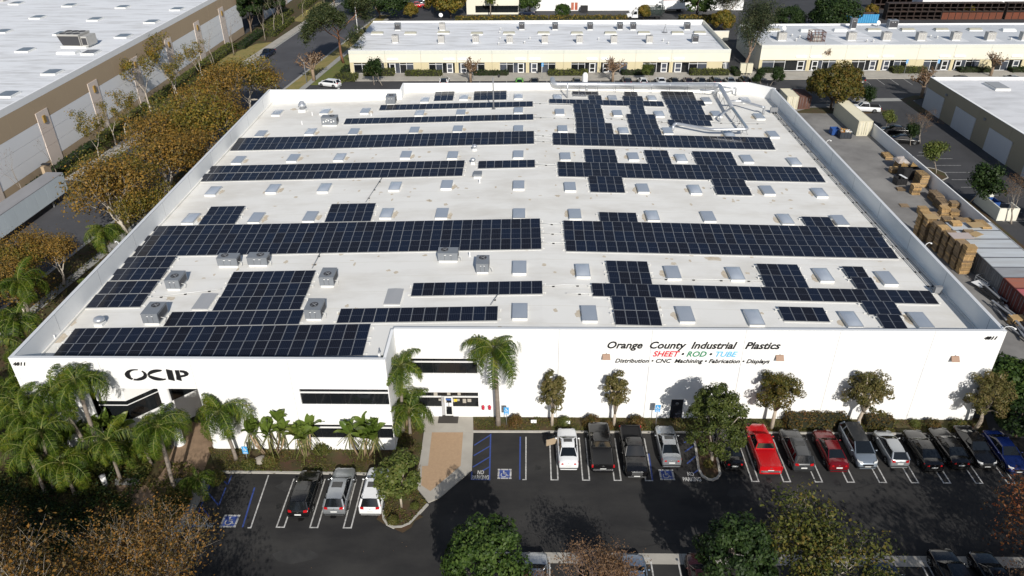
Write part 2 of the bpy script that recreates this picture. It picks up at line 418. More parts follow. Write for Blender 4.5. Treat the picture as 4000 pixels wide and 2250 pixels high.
# ---- lettering
def text_mesh(s, size, shear=0, off=0, extrude=0, mats=None, align='LEFT', space=1):
    cu = bpy.data.curves.new('lettering', 'FONT')
    cu.body = s; cu.size = size; cu.shear = shear; cu.offset = off; cu.extrude = extrude; cu.align_x = align
    cu.resolution_u = 3; cu.space_character = space
    o = bpy.data.objects.new('lettering', cu)
    COL.objects.link(o)
    dg = bpy.context.evaluated_depsgraph_get()
    me = bpy.data.meshes.new_from_object(o.evaluated_get(dg))
    bpy.data.objects.remove(o); bpy.data.curves.remove(cu)
    me.materials.clear()
    for m in (mats or []): me.materials.append(m)
    return me
def ground_text(s, c, width, h, z=.0125):
    me = text_mesh(s, 1, off=.03)
    xs = [v.co.x for v in me.vertices]; ys = [v.co.y for v in me.vertices]
    x0, x1, y0, y1 = min(xs), max(xs), min(ys), max(ys)
    for v in me.vertices:
        v.co.x = ((v.co.x - x0) / (x1 - x0) - .5) * width; v.co.y = ((v.co.y - y0) / (y1 - y0) - .5) * h; v.co.z = 0
    me.materials.append(M_LINE)
    o = link('parking_lettering', me, None, (c[0], c[1], z))
    return struct(o)
for cx, cy, ww in ((*(-3.96,47.83), 1.5), (*(14.32,47.82), 1.55), (*(-26.24,42.32), 1.75)):
    ground_text('NO', (cx, cy + .3), .55, .5); ground_text('PARKING', (cx, cy - .32), ww, .5)
def access_symbol(c, s):
    """dashed white square, blue field, white wheelchair figure"""
    b = MB(); z = .0105
    def q(x0, x1, y0, y1, m, z): b.face([(x0 * s, y0 * s, z), (x1 * s, y0 * s, z), (x1 * s, y1 * s, z), (x0 * s, y1 * s, z)], m)
    q(-.5, .5, -.5, .5, 0, 0)
    for k in (-1, 1):
        for a, c2 in ((-.58, -.36), (-.30, .30), (.36, .58)):
            q(a, c2, .5 * k - .07, .5 * k + .07, 1, .002)
            if a != -.58 and c2 != .58: q(.5 * k - .07, .5 * k + .07, a, c2, 1, .002)
            elif a == -.58: q(.5 * k - .07, .5 * k + .07, a + .16, c2, 1, .002)
            else: q(.5 * k - .07, .5 * k + .07, a, c2 - .16, 1, .002)
    def arc(cx, cy, r, a0, a1, wd, n=14):
        for i in range(n):
            t0, t1 = R(a0 + (a1 - a0) * i / n), R(a0 + (a1 - a0) * (i + 1) / n)
            b.face([((cx + rr * math.cos(t)) * s, (cy + rr * math.sin(t)) * s, .003) for rr, t in ((r - wd, t0), (r + wd, t0), (r + wd, t1), (r - wd, t1))], 1)
    def bar(p, q2, wd):
        p, q2 = Vector(p), Vector(q2); d = (q2 - p).normalized(); n = Vector((-d.y, d.x)) * wd
        b.face([((v.x) * s, (v.y) * s, .0035) for v in (p - n, q2 - n, q2 + n, p + n)], 1)
    arc(-.07, -.12, .22, 130, 350, .035)
    arc(-.08, .32, .035, 0, 360, .035, 10)
    bar((-.08, .26), (-.05, -.03), .04); bar((-.06, .12), (.14, .12), .03)
    bar((-.08, -.02), (.16, -.02), .035); bar((.15, -.01), (.25, -.24), .035); bar((.24, -.24), (.34, -.2), .03)
    o = b.build('accessible_parking_symbol', [M_BLUE, M_LINE], None, (c[0], c[1], z))
    return struct(o)
access_symbol((-1.87,47.96), 1.05); access_symbol((12.23,48.01), 1.1); access_symbol((-24.14,42.44), 1.15)

# ---------------------------------------------------------------- main building
def wall_cells(x0, x1, z0, z1, openings):
    """rectangles of a wall once the openings (xa,xb,za,zb) are cut out"""
    xs = sorted({x0, x1, *[v for o in openings for v in o[:2] if x0 < v < x1]})
    out = []
    for a, c in zip(xs, xs[1:]):
        mid = (a + c) / 2
        cuts = sorted((min(o[2], z1), min(o[3], z1)) for o in openings if o[0] < mid < o[1] and o[2] < z1 and o[3] > z0)
        z = z0
        for lo, hi in cuts:
            if lo > z + .01: out.append((a, c, z, lo))
            z = max(z, hi)
        if z < z1 - .01: out.append((a, c, z, z1))
    return out
def wall_mesh(x0, x1, z0, z1, y, th, openings=()):
    b = MB()
    for a, c, lo, hi in wall_cells(x0, x1, z0, z1, [o for o in openings if o[1] > x0 and o[0] < x1]):
        b.box(a, c, y, y + th, lo, hi)
    return b
def strip_window(parent, x0, x1, z0, z1, y, n, transom=None, glass=None, name='window'):
    """recessed glazing: frame mesh with a pane for each bay"""
    b = MB(); f = .035
    b.box(x0, x1, y + .10, y + .17, z0, z0 + f); b.box(x0, x1, y + .10, y + .17, z1 - f, z1)
    if transom: b.box(x0, x1, y + .06, y + .15, transom - .07, transom + .07)
    o = b.build(name, M_FRAME, parent)
    dk = MB()
    st = (x1 - x0) / n
    for i in range(n):
        p = MB(); p.box(x0 + i * st + .025, x0 + (i + 1) * st - .025, y + .13, y + .16, z0 + f, z1 - f)
        p.build('pane', glass or M_GLASS, o)
    dk.box(x0, x1, y + .19, y + .22, z0, z1)
    dk.build('backing', M_DARK, o)
    return o

BT = 10.18
YF, YL = 55.34, 50.74
bld = thing('industrial_building', 'large white flat roofed industrial building covered in solar panels', 'building', (0, 0, 0))
M_JOINT = mat('panel_joint', (.40, .40, .41), .9)
M_WHITE2 = mat('repainted_stucco', (.765, .77, .775), .85, .5, .35, (.72, .725, .735), stretch=(1, 1, .3), lo=.4, hi=.8)
# front right facade: tilt-up panels with joints
up = ((-11.72,55.34,6.97), (-4.51,55.34,5.19))
lo_ = ((-11.78,55.34,3.05), (-4.54,55.34,1.23))
dr = ((-7.98,55.34,2.42), (-7.05,55.34,0.33))
zu1, zu0 = up[0][2], up[1][2]
zl1, zl0 = lo_[0][2], lo_[1][2]
wx0 = -10.6; wx1 = up[1][0]
dx0, dx1 = dr[0][0] - .05, dr[1][0] + .1
ops = [(wx0, wx1, zu0, zu1), (wx0, wx1, zl0, zl1), (dx0, dx1, 0, zl1), ]
door2 = ((13.61,55.34,2.36), (14.71,55.34,0.29))
d2x0, d2x1, d2z = door2[0][0], door2[1][0] + .05, door2[0][2]
ops.append((d2x0, d2x1, 0, d2z))
jx = [-11.8, 2.9, 11.15, 19.4, 27.65, 35.9, 41.75]
for a, c in zip(jx, jx[1:]):
    for z0, z1, m_ in ((0, 4.6, M_WHITE), (4.612, 6.12, M_WHITE2), (6.135, BT, M_WHITE)):
        wall_mesh(a + .015, c - .015, z0, z1, YF, .22, ops).build('wall_panel', m_, bld)
MB().box(-11.8, 41.75, YF + .24, YF + .30, 0, BT - .05).build('wall_backing', M_JOINT, bld)
strip_window(bld, wx0, wx1, zu0, zu1, YF, 6, zu1 - (zu1 - zu0) * .24)
strip_window(bld, wx0, dx0, zl0, zl1, YF, 4, zl1 - (zl1 - zl0) * .32)
strip_window(bld, dx1, wx1, zl0, zl1, YF, 2, zl1 - (zl1 - zl0) * .32)
strip_window(bld, dx0, dx1, dr[0][2] + .05, zl1, YF, 1)
def glass_door(parent, x0, x1, z1, y, m=None):
    b = MB(); f = .12
    b.box(x0, x0 + f, y, y + .1, 0, z1); b.box(x1 - f, x1, y, y + .1, 0, z1)
    b.box(x0 + f, x1 - f, y, y + .1, z1 - f, z1); b.box(x0 + f, x1 - f, y, y + .1, 0, .28)
    o = b.build('door', M_FRAME, parent)
    MB().box(x0 + f, x1 - f, y + .03, y + .06, .28, z1 - f).build('pane', M_GLASS, o)
    MB().box(x0 + f + .02, x0 + f + .06, y - .06, y, .9, 1.3).build('handle', M_GALV, o)
    return o
d = glass_door(bld, dx0 + .3, dx1, dr[0][2], YF + .1)
cxd = (dx0 + .3 + dx1) / 2
nb = MB()
for k in (-.27, .03): nb.box(cxd + k, cxd + k + .24, YF + .115, YF + .125, 1.25, 1.7)
nb.build('notice', M_TRIM, d)
b = MB(); b.box(cxd - .33, cxd + .33, YF + .115, YF + .125, 2.0, 2.2); b.build('notice', mat('blue_notice', (.05, .12, .35), .6), d)
b = MB(); b.box(dx1 + .12, dx1 + .42, YF + .115, YF + .125, 1.85, 2.15); b.build('notice', mat('yellow_notice', (.7, .55, .05), .6), bld)
# pale blinds and papers showing in the ground floor panes
rb = random.Random(2)
for k in range(9):
    x = wx0 + 1.9 + k * .42 if k < 6 else dx1 + .5 + (k - 6) * .45
    z_ = zl1 - .12 if k % 3 == 0 else zl0 + .95
    MB().box(x, x + rb.uniform(.22, .36), YF + .12, YF + .127, z_ - rb.uniform(.22, .5), z_).build('blind', mat('beige_blind', (.38, .35, .30), .8), bld)
o = MB().box(wx0, wx1, YF + .5, YF + .55, 0, .1).build('interior_floor', M_DARK, bld)
# steel side door in tree shade
o = MB().box(d2x0 + .02, d2x1 - .02, YF + .06, YF + .12, .02, d2z - .02).build('steel_door', mat('navy_steel_door', (.015, .018, .028), .5), bld)
b = MB(); b.lathe([(.001, 0), (.17, 0), (.17, .02), (.001, .02)], 14)
e = b.build('door_emblem', M_GREY, o, ((d2x0 + d2x1) / 2, YF + .05, d2z - .55)); e.rotation_euler = (R(90), 0, 0)
# coping strips
M_COPE = mat('coping', (.62, .63, .64), .6)
def cope(x0, x1, y0, y1, z=BT): MB().box(x0, x1, y0, y1, z, z + .05).build('coping', M_COPE, bld)
cope(-11.8, 41.73, YF + .02, YF + .32)
# left block, 4.6 m forward
LX0, LX1 = -43.47, -11.8
M_SIDE = M_WHITE
sof = (-32.57,50.74,7.01)[2]
ex0, ex1 = (-38.15,50.74,6.97)[0], (-28.15,50.74,7.04)[0]
a_ = ((-19.55,50.74,7.06), (-11.88,50.74,5.28)); c_ = ((-19.59,50.74,3.06), (-11.86,50.74,3.1), (-16.22,50.74,1.4))
w1 = (a_[0][0], a_[1][0], a_[1][2], a_[0][2]); w2 = (c_[0][0], c_[1][0], c_[2][2], c_[0][2])
lops = [w1, w2, (ex0, ex1, 0, sof)]
lj = [LX0, -36.2, -28.4, -20.1, LX1]
for a, c in zip(lj, lj[1:]):
    wall_mesh(a + .015, c - .015, .0, BT, YL, .22, lops).build('wall_panel', M_WHITE, bld)
bb = MB()
for a, c, lo, hi in wall_cells(LX0, LX1, 0, BT - .05, [(ex0 - .01, ex1 + .01, 0, sof)]): bb.box(a, c, YL + .24, YL + .3, lo, hi)
bb.build('wall_backing', M_JOINT, bld)
strip_window(bld, w1[0], w1[1], w1[2], w1[3], YL, 6, w1[3] - (w1[3] - w1[2]) * .24)
strip_window(bld, w2[0], w2[1], w2[2], w2[3], YL, 6, w2[3] - (w2[3] - w2[2]) * .24)
cope(LX0, LX1, YL + .02, YL + .32)
MB().box(LX1 - .25, LX1, YL + .32, YF + .02, 0, BT - .9).build('wall_panel', M_WHITE, bld)
MB().box(LX1 - .25, LX1 + .002, YL + .33, YF + .01, BT - .89, BT).build('wall_panel', M_WHITE, bld)
# recessed entrance
rec = MB()
ix = (-35.59,51.6,4.55)[0]
rec.box(ex0, ix, 51.6, 51.8, 0, 2.75); rec.build('recess_wall', M_WHITE, bld)
MB().box(ex0, ix, 51.6, 51.8, 4.9, sof + .2).build('recess_wall', M_WHITE, bld)
dl = math.hypot(4.4, 4.4)
M45 = Matrix.Translation((ix, 51.6, 0)) @ Matrix.Rotation(R(45), 4, 'Z')
rec = MB(); rec.box(.0, dl, 0, .2, 0, 2.75, 0, M45); rec.build('recess_wall', M_WHITE, bld)
rec = MB(); rec.box(0, dl, 0, .2, 4.9, sof + .2, 0, M45); rec.build('recess_wall', M_WHITE, bld)
rec = MB(); rec.box(.02, dl - .02, .06, .1, 2.75, 4.9, 0, M45); rec.box(ex0, ix - .03, 51.66, 51.7, 2.75, 4.9)
o = rec.build('window', M_GLASS, bld)
rec = MB(); rec.box(.02, dl, .02, .07, 4.35, 4.43, 0, M45); rec.box(ex0, ix, 51.62, 51.67, 4.35, 4.43)
rec.build('transom', M_FRAME, o)
b = MB(); b.box(ix + 4.4, ex1 - .1, 56.0, 56.1, 0, sof)
o = b.build('entrance_glazing', M_GLASS, bld)
b = MB()
for i in range(5):
    x = ix + 4.4 + (ex1 - .1 - ix - 4.4) * i / 4
    b.box(x - .05, x + .05, 55.92, 56.02, 0, sof)
b.box(ix + 4.4, ex1 - .1, 55.9, 56.02, 2.5, 2.62)
b.build('mullion', M_GALV, o)
MB().box(ex1 - .15, ex1 + .05, YL + .3, 56.1, 0, sof - .01).build('recess_wall', M_WHITE, bld)
MB().box(ex0, ex1, YL + .31, 56.1, sof - .005, sof + .1).build('soffit', M_WHITE, bld)
ca = (-31.78,51.35,6.5); cb = (-28.15,51.22)
for x, y in ((ca[0], 51.4), (cb[0], cb[1])):
    MB().lathe([(.50, 0), (.50, .25), (.42, .26), (.42, sof)], 20, 0, (x, y)).build('column', M_WHITE, bld)
# side and rear walls
MB().prism([(-43.78, YL), (-43.48, YL), (-44.2, 128.3), (-44.5, 128.3)], 0, BT).build('side_wall', M_SIDE, bld)
MB().prism([(-43.8, YL), (-43.46, YL), (-44.18, 128.3), (-44.52, 128.3)], BT, BT + .05).build('coping', M_COPE, bld)
MB().box(41.75, 42.05, YF, 128.4, 0, BT).build('side_wall', M_WHITE, bld)
MB().box(41.73, 42.07, YF, 128.4, BT, BT + .05).build('coping', M_COPE, bld)
MB().box(-44.2, -21.9, 128.0, 128.3, 0, BT).build('rear_wall', M_WHITE, bld)
MB().box(-21.9, -21.6, 128.0, 132.1, 0, BT).build('rear_wall', M_WHITE, bld)
MB().box(-21.6, 38.7, 131.8, 132.1, 0, BT).build('rear_wall', M_WHITE, bld)
cl = math.hypot(3.55, 3.5)
MB().box(0, cl, 0, .3, 0, BT - .002, 0, Matrix.Translation((38.62, 131.8, 0)) @ Matrix.Rotation(-math.atan2(3.5, 3.55), 4, 'Z')).build('rear_wall', M_WHITE, bld)
for i in range(10):   # panel joints on the inside of the parapets
    y = 57.5 + i * 8.2
    xl = -43.48 - .72 * (y - YL) / 77.6
    b = MB(); b.box(xl - .02, xl + .012, y, y + .04, 8.2, BT); b.build('panel_joint', M_JOINT, bld)
    b = MB(); b.box(41.738, 41.755, y, y + .04, 8.2, BT); b.build('panel_joint', M_JOINT, bld)
def roof_z(x): return 9.1 - abs(x - 1.5) / 42.5
b = MB()
def rq(x0, x1, y0, y1): b.face([(x0, y0, roof_z(x0)), (x1, y0, roof_z(x1)), (x1, y1, roof_z(x1)), (x0, y1, roof_z(x0))])
rq(-44.2, -21.6, YL + .3, 128.0); rq(-21.6, -12.05, YL + .3, 131.8); rq(-12.05, 1.5, YF + .3, 131.8); rq(1.5, 38.0, YF + .3, 131.8); rq(38.0, 41.75, YF + .3, 131.8)
b.build('roof', M_ROOF, bld)
MB().prism([(-43.47, YL + .3), (-43.3, YL + .3), (-44.0, 128), (-44.19, 128)], 8.0, 8.25).build('roof_cant', M_ROOF, bld); MB().box(41.55, 41.74, YF + .3, 128.4, 8.0, 8.3).build('roof_cant', M_ROOF, bld)
# roof seams: welded laps of the membrane
M_SEAM = mat('membrane_lap', (.66, .64, .58), .8)
for i in range(24):
    y = 58 + i * 3.05; sm = MB()
    for x0, x1 in ((-43.9, 1.5), (1.5, 41.8)):
        sm.face([(x0, y, roof_z(x0) + .004), (x1, y, roof_z(x1) + .004), (x1, y + .07, roof_z(x1) + .004), (x0, y + .07, roof_z(x0) + .004)])
    sm.build('roof_seam', M_SEAM, bld)
# stains where water stands
M_STAIN = mat('roof_stain', (.44, .36, .26), .9, .8, 2.5, (.62, .56, .46), detail=9, lo=.3, hi=.6)
rnd = random.Random(3)
def stain(x, y, rx, ry):
    b = MB(); pts = []
    for a in range(14):
        k = rnd.uniform(.55, 1.15)
        px, py = x + rx * k * math.cos(a * .4488), y + ry * k * math.sin(a * .4488)
        pts.append((px, py, roof_z(px) + .006))
    b.face(pts); b.build('roof_stain', M_STAIN, bld)
for p, rx, ry in (((-43.37,56.75,8.04), .9, .9), ((-43.72,59.34,8.04), .8, .7), ((-39.95,56.22,8.12), .6, .6), ((-14,102.48,8.74), .3, .4), ((-2.53,57.34,9.01), .3, .3), ((-36.66,67.67,8.2), .8, .5), ((-35.6,63.54,8.23), .6, .4), ((20,71.15,8.66), 1.0, .5), ((42.67,62.59,8.13), .5, .5), ((36.13,60.35,8.29), .6, .9), ((34.51,59.61,8.32), .5, .5), ((-36.32,78.52,8.21), .4, .3), ((-42.24,78.57,8.07), .6, .3), ((-39.25,123.77,8.14), .6, .6), ((-47.97,129.99,7.94), .8, .5)):
    stain(p[0], p[1], rx, ry)
for i in range(190):
    x, y = rnd.uniform(-36, 38), rnd.choice((86, 87, 88, 102, 103, 60, 71, 72, 104.5, 85, 86.5, 89.5, 103.5, 113, 68, 69.5, 61, 93, 118, 100, 110)) + rnd.uniform(-.6, .6)
    stain(x, y, rnd.uniform(.10, .36), rnd.uniform(.10, .42))

# ---- lettering on the facade
M_INK = mat('black_lettering', (.012, .012, .014), .5)
M_RED = mat('red_lettering', (.62, .012, .03), .5)
M_GRN = mat('green_lettering', (.03, .24, .12), .5)
M_CYN = mat('light_blue_lettering', (.16, .50, .80), .5)
def wall_text(root, s, mats, x0, x1, z, h, y, shear=.30, off=.009, words_=None):
    """letters standing 5 cm off the wall, each one an object; x0..x1 is the extent of the line, z its baseline"""
    full = text_mesh(s, 1, shear, off)
    xs = [v.co.x for v in full.vertices]; fx0, fx1 = min(xs), max(xs)
    bar = text_mesh('|', 1, shear, off); bw = max(v.co.x for v in bar.vertices)
    cap = text_mesh('H', 1, shear, off); ch = max(v.co.y for v in cap.vertices)
    ky = h / ch; kx = (x1 - x0) / (fx1 - fx0)
    for i, chn in enumerate(s):
        if chn == ' ': continue
        pre = text_mesh(s[:i] + '|', 1, shear, off)
        adv = max(v.co.x for v in pre.vertices) - bw
        me = text_mesh(chn, 1, shear, off, .02)
        for v in me.vertices:
            X, Y, Z = v.co
            v.co = (x0 + (X + adv - fx0) * kx, -Z * 1.5, Y * ky)
        me.materials.append(mats[i] if isinstance(mats, list) else mats)
        me.name = 'letter'
        link('letter', me, root, (0, 0, 0))
t1a, t1b = (7.26,55.34,8.25), (22.63,55.34,8.26)
root = thing('wall_lettering', 'black italic company name lettering reading Orange County Industrial Plastics', 'lettering', (0, YF - .04, t1a[2]))
wall_text(root, 'Orange  County  Industrial   Plastics', M_INK, t1a[0], t1b[0], 0, (7.5,55.34,8.98)[2] - t1a[2], YF, .3, .016)
t2a, t2b = (11.4,55.34,7.37), (18.95,55.34,7.41)
s2 = 'SHEET • ROD • TUBE'
root = thing('wall_lettering', 'small red green and blue line of wall lettering, SHEET ROD TUBE', 'lettering', (0, YF - .04, t2a[2]))
wall_text(root, s2, [M_RED] * 5 + [M_INK] * 3 + [M_GRN] * 3 + [M_INK] * 3 + [M_CYN] * 4, t2a[0], t2b[0], 0, (12.11,55.34,7.93)[2] - t2a[2], YF)
t3a, t3b = (8.04,55.34,6.66), (21.97,55.34,6.7)
root = thing('wall_lettering', 'lowest black line of wall lettering, Distribution CNC Machining Fabrication Displays', 'lettering', (0, YF - .04, t3a[2]))
wall_text(root, 'Distribution • CNC  Machining • Fabrication • Displays', M_INK, t3a[0], t3b[0], 0, (8.24,55.34,7.08)[2] - t3a[2], YF)
n1, n2 = (40.27,55.34,9.38), (41.38,55.34,9.39)
root = thing('house_number', 'black house number 4811 high on the right end of the facade', 'number', (0, YF - .04, n1[2]))
wall_text(root, '4811', M_INK, n1[0], n2[0], 0, (40.44,55.34,9.7)[2] - n1[2], YF, .3, .028)
n1, n2 = (-43.58,50.74,9.47), (-42.44,50.74,9.48)
root = thing('house_number', 'black house number 4811 at the left corner, half shaded by palm fronds', 'number', (0, YL - .04, n1[2]))
wall_text(root, '4811', M_INK, n1[0], n2[0], 0, (-42.91,50.74,9.8)[2] - n1[2], YL, .3, .028)
# OCIP logo: split letters
lg0, lg1 = (-34.22,50.74,7.95), (-28.71,50.74,9.16)
root = thing('wall_logo', 'large black stencil style OCIP logo on the left block', 'logo', (lg0[0], YL - .06, lg0[2]))
LW, LH = lg1[0] - lg0[0], lg1[2] - lg0[2]
def lp(u, v): return (u * LW, 0, v * LH)
def logo_poly(name, pts):
    """outline given in logo units, extruded 6 cm off the wall"""
    b = MB(); n = len(pts)
    f = [(u * LW, -.06, v * LH) for u, v in pts]; k = [(u * LW, .02, v * LH) for u, v in pts]
    ar = sum(pts[i][0] * pts[(i + 1) % n][1] - pts[(i + 1) % n][0] * pts[i][1] for i in range(n))
    if ar < 0: f.reverse(); k.reverse()
    b.face(f)
    for i in range(n):
        j = (i + 1) % n; b.face([k[i], k[j], f[j], f[i]])
    return b.build(name, M_INK, root)
def cres(cx, cy, rx, ry, ix_, iy, irx, iry, a0, a1, b0, b1, n=22):
    o_ = [(cx + rx * math.cos(R(a0 + (a1 - a0) * i / n)), cy + ry * math.sin(R(a0 + (a1 - a0) * i / n))) for i in range(n + 1)]
    i_ = [(ix_ + irx * math.cos(R(b0 + (b1 - b0) * i / n)), iy + iry * math.sin(R(b0 + (b1 - b0) * i / n))) for i in range(n + 1)]
    return o_ + i_[::-1]
def ring_half(name, a0, a1, w0, w1, cx, cy, rx, ry, n=20):
    """half ring whose band narrows from w0 to w1 (fractions of the radius)"""
    o_, i_ = [], []
    for i in range(n + 1):
        t = i / n; a = R(a0 + (a1 - a0) * t); k = 1 - (w0 + (w1 - w0) * t) * (.35 + .65 * math.sin(math.pi * min(1, t * 1.1)) ** .6)
        o_.append((cx + rx * math.cos(a), cy + ry * math.sin(a))); i_.append((cx + rx * k * math.cos(a), cy + ry * k * math.sin(a)))
    logo_poly(name, o_ + i_[::-1])
ring_half('letter_half', 70, 240, .16, .66, .17, .5, .17, .49)
ring_half('letter_half', 48, -112, .16, .66, .17, .5, .17, .49)
ring_half('letter_half', 62, 184, .50, .50, .52, .5, .165, .48)
ring_half('letter_half', 190, 308, .50, .50, .52, .5, .165, .48)
logo_poly('letter', [(.665, 1.0), (.755, .90), (.75, 0), (.66, .12)])
logo_poly('letter', [(.80, .92), (.86, .92), (.86, .0), (.785, .12), (.80, .5)])
logo_poly('letter', [(.875, .92), (.93, .90), (.975, .82), (1.0, .65), (.985, .5), (.93, .38), (.865, .32), (.865, .47), (.92, .52), (.935, .62), (.925, .72), (.875, .78)])

# wall lights
def wall_light(p, label):
    t = thing('wall_light', label, 'light', (p[0], YF, p[2]), 0, 'brown wall pack lights on the facade')
    b = MB()
    b.grid([[(-.32, 0, 0), (.32, 0, 0), (.32, 0, .34), (-.32, 0, .34)], [(-.36, -.42, -.06), (.36, -.42, -.06), (.34, -.10, .34), (-.34, -.10, .34)]], 0, False, True, True)
    b.build('housing', mat('bronze_housing', (.30, .19, .13), .6), t)
    MB().box(-.28, .28, -.36, -.05, -.075, -.045).build('lens', M_TRIM, t)
    MB().tube([(0, 0, .40), (.02, -.06, .42), (.03, -.08, .36)], .03, 6).build('bracket', M_GREY, t)
wall_light((7.2,55.34,7.26), 'brown wall light left of the Distribution lettering')
wall_light((22.74,55.34,7.24), 'brown wall light right of the Displays lettering')
wall_light((38.32,55.34,7.22), 'brown wall light alone below the right 4811 number')
# standpipes on the facade
for p, lb in (((-4.07,55.34,1.42), 'left one of two red fire hose connections beside the entrance'), ((-3.46,55.34,1.42), 'right one of two red fire hose connections beside the palm')):
    t = thing('fire_hose_connection', lb, 'hose connection', (p[0], YF, p[2]), 0, 'red fire hose connections on the wall')
    b = MB(); b.lathe([(.001, 0), (.23, 0), (.23, .03), (.001, .03)], 16)
    o = b.build('wall_plate', M_TRIM, t); o.rotation_euler = (R(90), 0, 0)
    for dz in (.14, -.10):
        b = MB(); b.lathe([(.06, 0), (.06, .16), (.14, .17), (.14, .26), (.001, .27)], 12)
        o = b.build('hose_cap', mat('red_enamel', (.55, .02, .06), .4), t, (0, 0, dz)); o.rotation_euler = (R(100), 0, 0)
# security lights and camera on the parapet
def gooseneck(p, d, label):
    t = thing('parapet_light', label, 'light', p)
    d = (d[0] * .62, d[1] * .62)
    MB().tube([(0, 0, -.4), (0, 0, .2), (d[0] * .2, d[1] * .2, .36), (d[0] * .8, d[1] * .8, .45), (d[0] * 1.3, d[1] * 1.3, .33)], .035, 7).build('arm', M_TRIM, t)
    MB().lathe([(.04, .36), (.10, .32), (.12, .25), (.001, .25)], 10, 0, (d[0] * 1.35, d[1] * 1.35)).build('lamp_head', M_TRIM, t)
gooseneck((41.9, YF + .3, BT), (.95, -.3), 'white gooseneck lamp on the front right corner of the roof')
gooseneck((-44.1, (-44.1,71.53,10.2)[1], BT - .3), (-.6, .5), 'white gooseneck lamp on the left parapet')
gooseneck((-32.5, 128.0, BT - .2), (.1, .8), 'white gooseneck lamp on the rear parapet at left')
gooseneck((42.2, 71.5, BT - .2), (.8, .3), 'white gooseneck lamp on the right parapet above the containers')
gooseneck((42.2, 102.5, BT - .2), (.8, .3), 'white gooseneck lamp on the right parapet near the pallet wall')
t = thing('parapet_camera', 'slim dark antenna post at the inner corner of the front roof', 'antenna', (LX1 - .5, YL + .35, BT))
MB().box(-.05, .05, -.05, .05, -.6, .75).build('post', M_GREY, t); MB().box(-.09, .09, -.2, .09, .3, .5).build('camera_box', M_TRIM, t)
# door mat, knee-high pipe
t = tag(MB().box(-.95, .95, -.55, .55, .115, .135).build('door_mat', mat('mat_fibre', (.05, .045, .04), .95), None, (*(-7.41,54.92), 0)), 'dark brown door mat on the pale concrete by the entrance', 'mat')

# ---------------------------------------------------------------- solar arrays: (x left, x right, panels, y) for each row
ARR={'A1':[(-16.06,-12.68,3,129.68),(-15.91,-12.63,3,127.24)],
'A2':[(-9.21,-3.57,5,129.35),(-9.11,-3.51,5,127.01)],
'A3':[(-24.55,0.95,23,122.86)],
'A4':[(-29.05,0.99,27,116.24)],
'A5':[(-43.87,1.04,40,108.28),(-43.63,1.03,40,105.62)],
'A6':[(-44.11,-8.56,32,97.04),(-44.06,-8.55,32,94.23)],
'A7':[(-6.63,1.09,7,96.66)],
'A8':[(-39.12,-34.81,4,83.50),(-39.03,-34.63,4,81.03)],
'A9':[(-24.06,-18.55,5,83.52),(-23.93,-18.42,5,81.09)],
'A10':[(-44.60,1.55,41,78.31),(-44.40,1.58,41,75.88),(-44.18,1.61,41,73.36)],
'A11':[(-43.80,-38.27,5,70.70),(-43.69,-38.12,5,68.14),(-43.46,-38.04,5,65.47),(-43.40,-37.92,5,62.88)],
'A12':[(-30.73,-22.02,8,67.03),(-30.52,-21.90,8,64.49),(-30.46,-21.84,8,61.97),(-34.17,-21.27,11,59.39)],
'A14':[(-42.34,-14.39,25,56.79),(-42.23,-14.29,25,54.32)],
'A15':[(-11.40,1.58,12,64.08)],
'A16':[(-17.79,-2.70,13,59.49)],
'B2':[(7.80,12.28,4,128.95),(10.44,12.65,2,126.96),(3.70,22.76,17,124.27)],
'B1':[(7.65,12.16,4,122.00),(7.61,12.24,4,119.65),(7.64,12.16,4,117.21),(7.64,12.15,4,114.87),(7.55,13.11,5,112.57),(7.46,13.04,5,110.24)],
'B3a':[(16.84,19.07,2,129.35),(16.30,19.68,3,126.97)],
'B3':[(16.90,19.23,2,122.03),(16.83,19.12,2,119.67),(15.86,20.42,4,117.24),(15.80,20.28,4,114.88),(15.75,20.24,4,112.52),(15.75,20.26,4,110.25)],
'B4':[(23.29,28.94,5,130.11),(23.22,28.78,5,127.70),(23.20,29.77,6,125.20),(23.28,28.90,5,122.74),(23.17,28.77,5,120.23),(23.00,29.45,6,117.61),(22.08,28.74,6,114.87)],
'B5':[(3.82,36.13,29,107.64),(3.78,35.87,29,105.26)],
'B6a':[(8.09,12.48,4,101.21),(8.06,12.47,4,98.76)],
'B6b':[(16.60,19.94,3,101.29),(16.58,19.88,3,98.75)],
'B6c':[(23.40,28.97,5,101.23),(23.31,28.86,5,98.75)],
'B6':[(4.17,39.32,31,96.10),(4.15,39.17,31,93.63)],
'B6d':[(8.03,12.43,4,91.37),(8.02,12.38,4,88.82)],
'B6e':[(24.12,28.37,4,91.46),(23.91,28.34,4,88.88)],
'B7a':[(8.54,12.95,4,80.43)],
'B7b':[(32.48,35.80,3,80.44)],
'B7':[(4.22,40.37,32,77.93),(4.19,40.13,32,75.52),(4.24,40.05,32,73.00)],
'B8a':[(8.32,12.68,4,68.58),(8.35,12.64,4,66.24)],
'B8':[(6.46,40.17,30,63.88)],
'B8b':[(24.13,28.44,4,68.66),(23.96,28.34,4,66.31)],
'B8c':[(33.05,35.24,2,68.52),(33.14,35.29,2,66.28)],
'B8d':[(8.23,12.55,4,61.49),(8.19,12.51,4,58.98)],
'B8e':[(24.04,28.36,4,60.28)],
'B8f':[(32.48,35.68,3,61.68),(33.02,35.22,2,59.34)]}

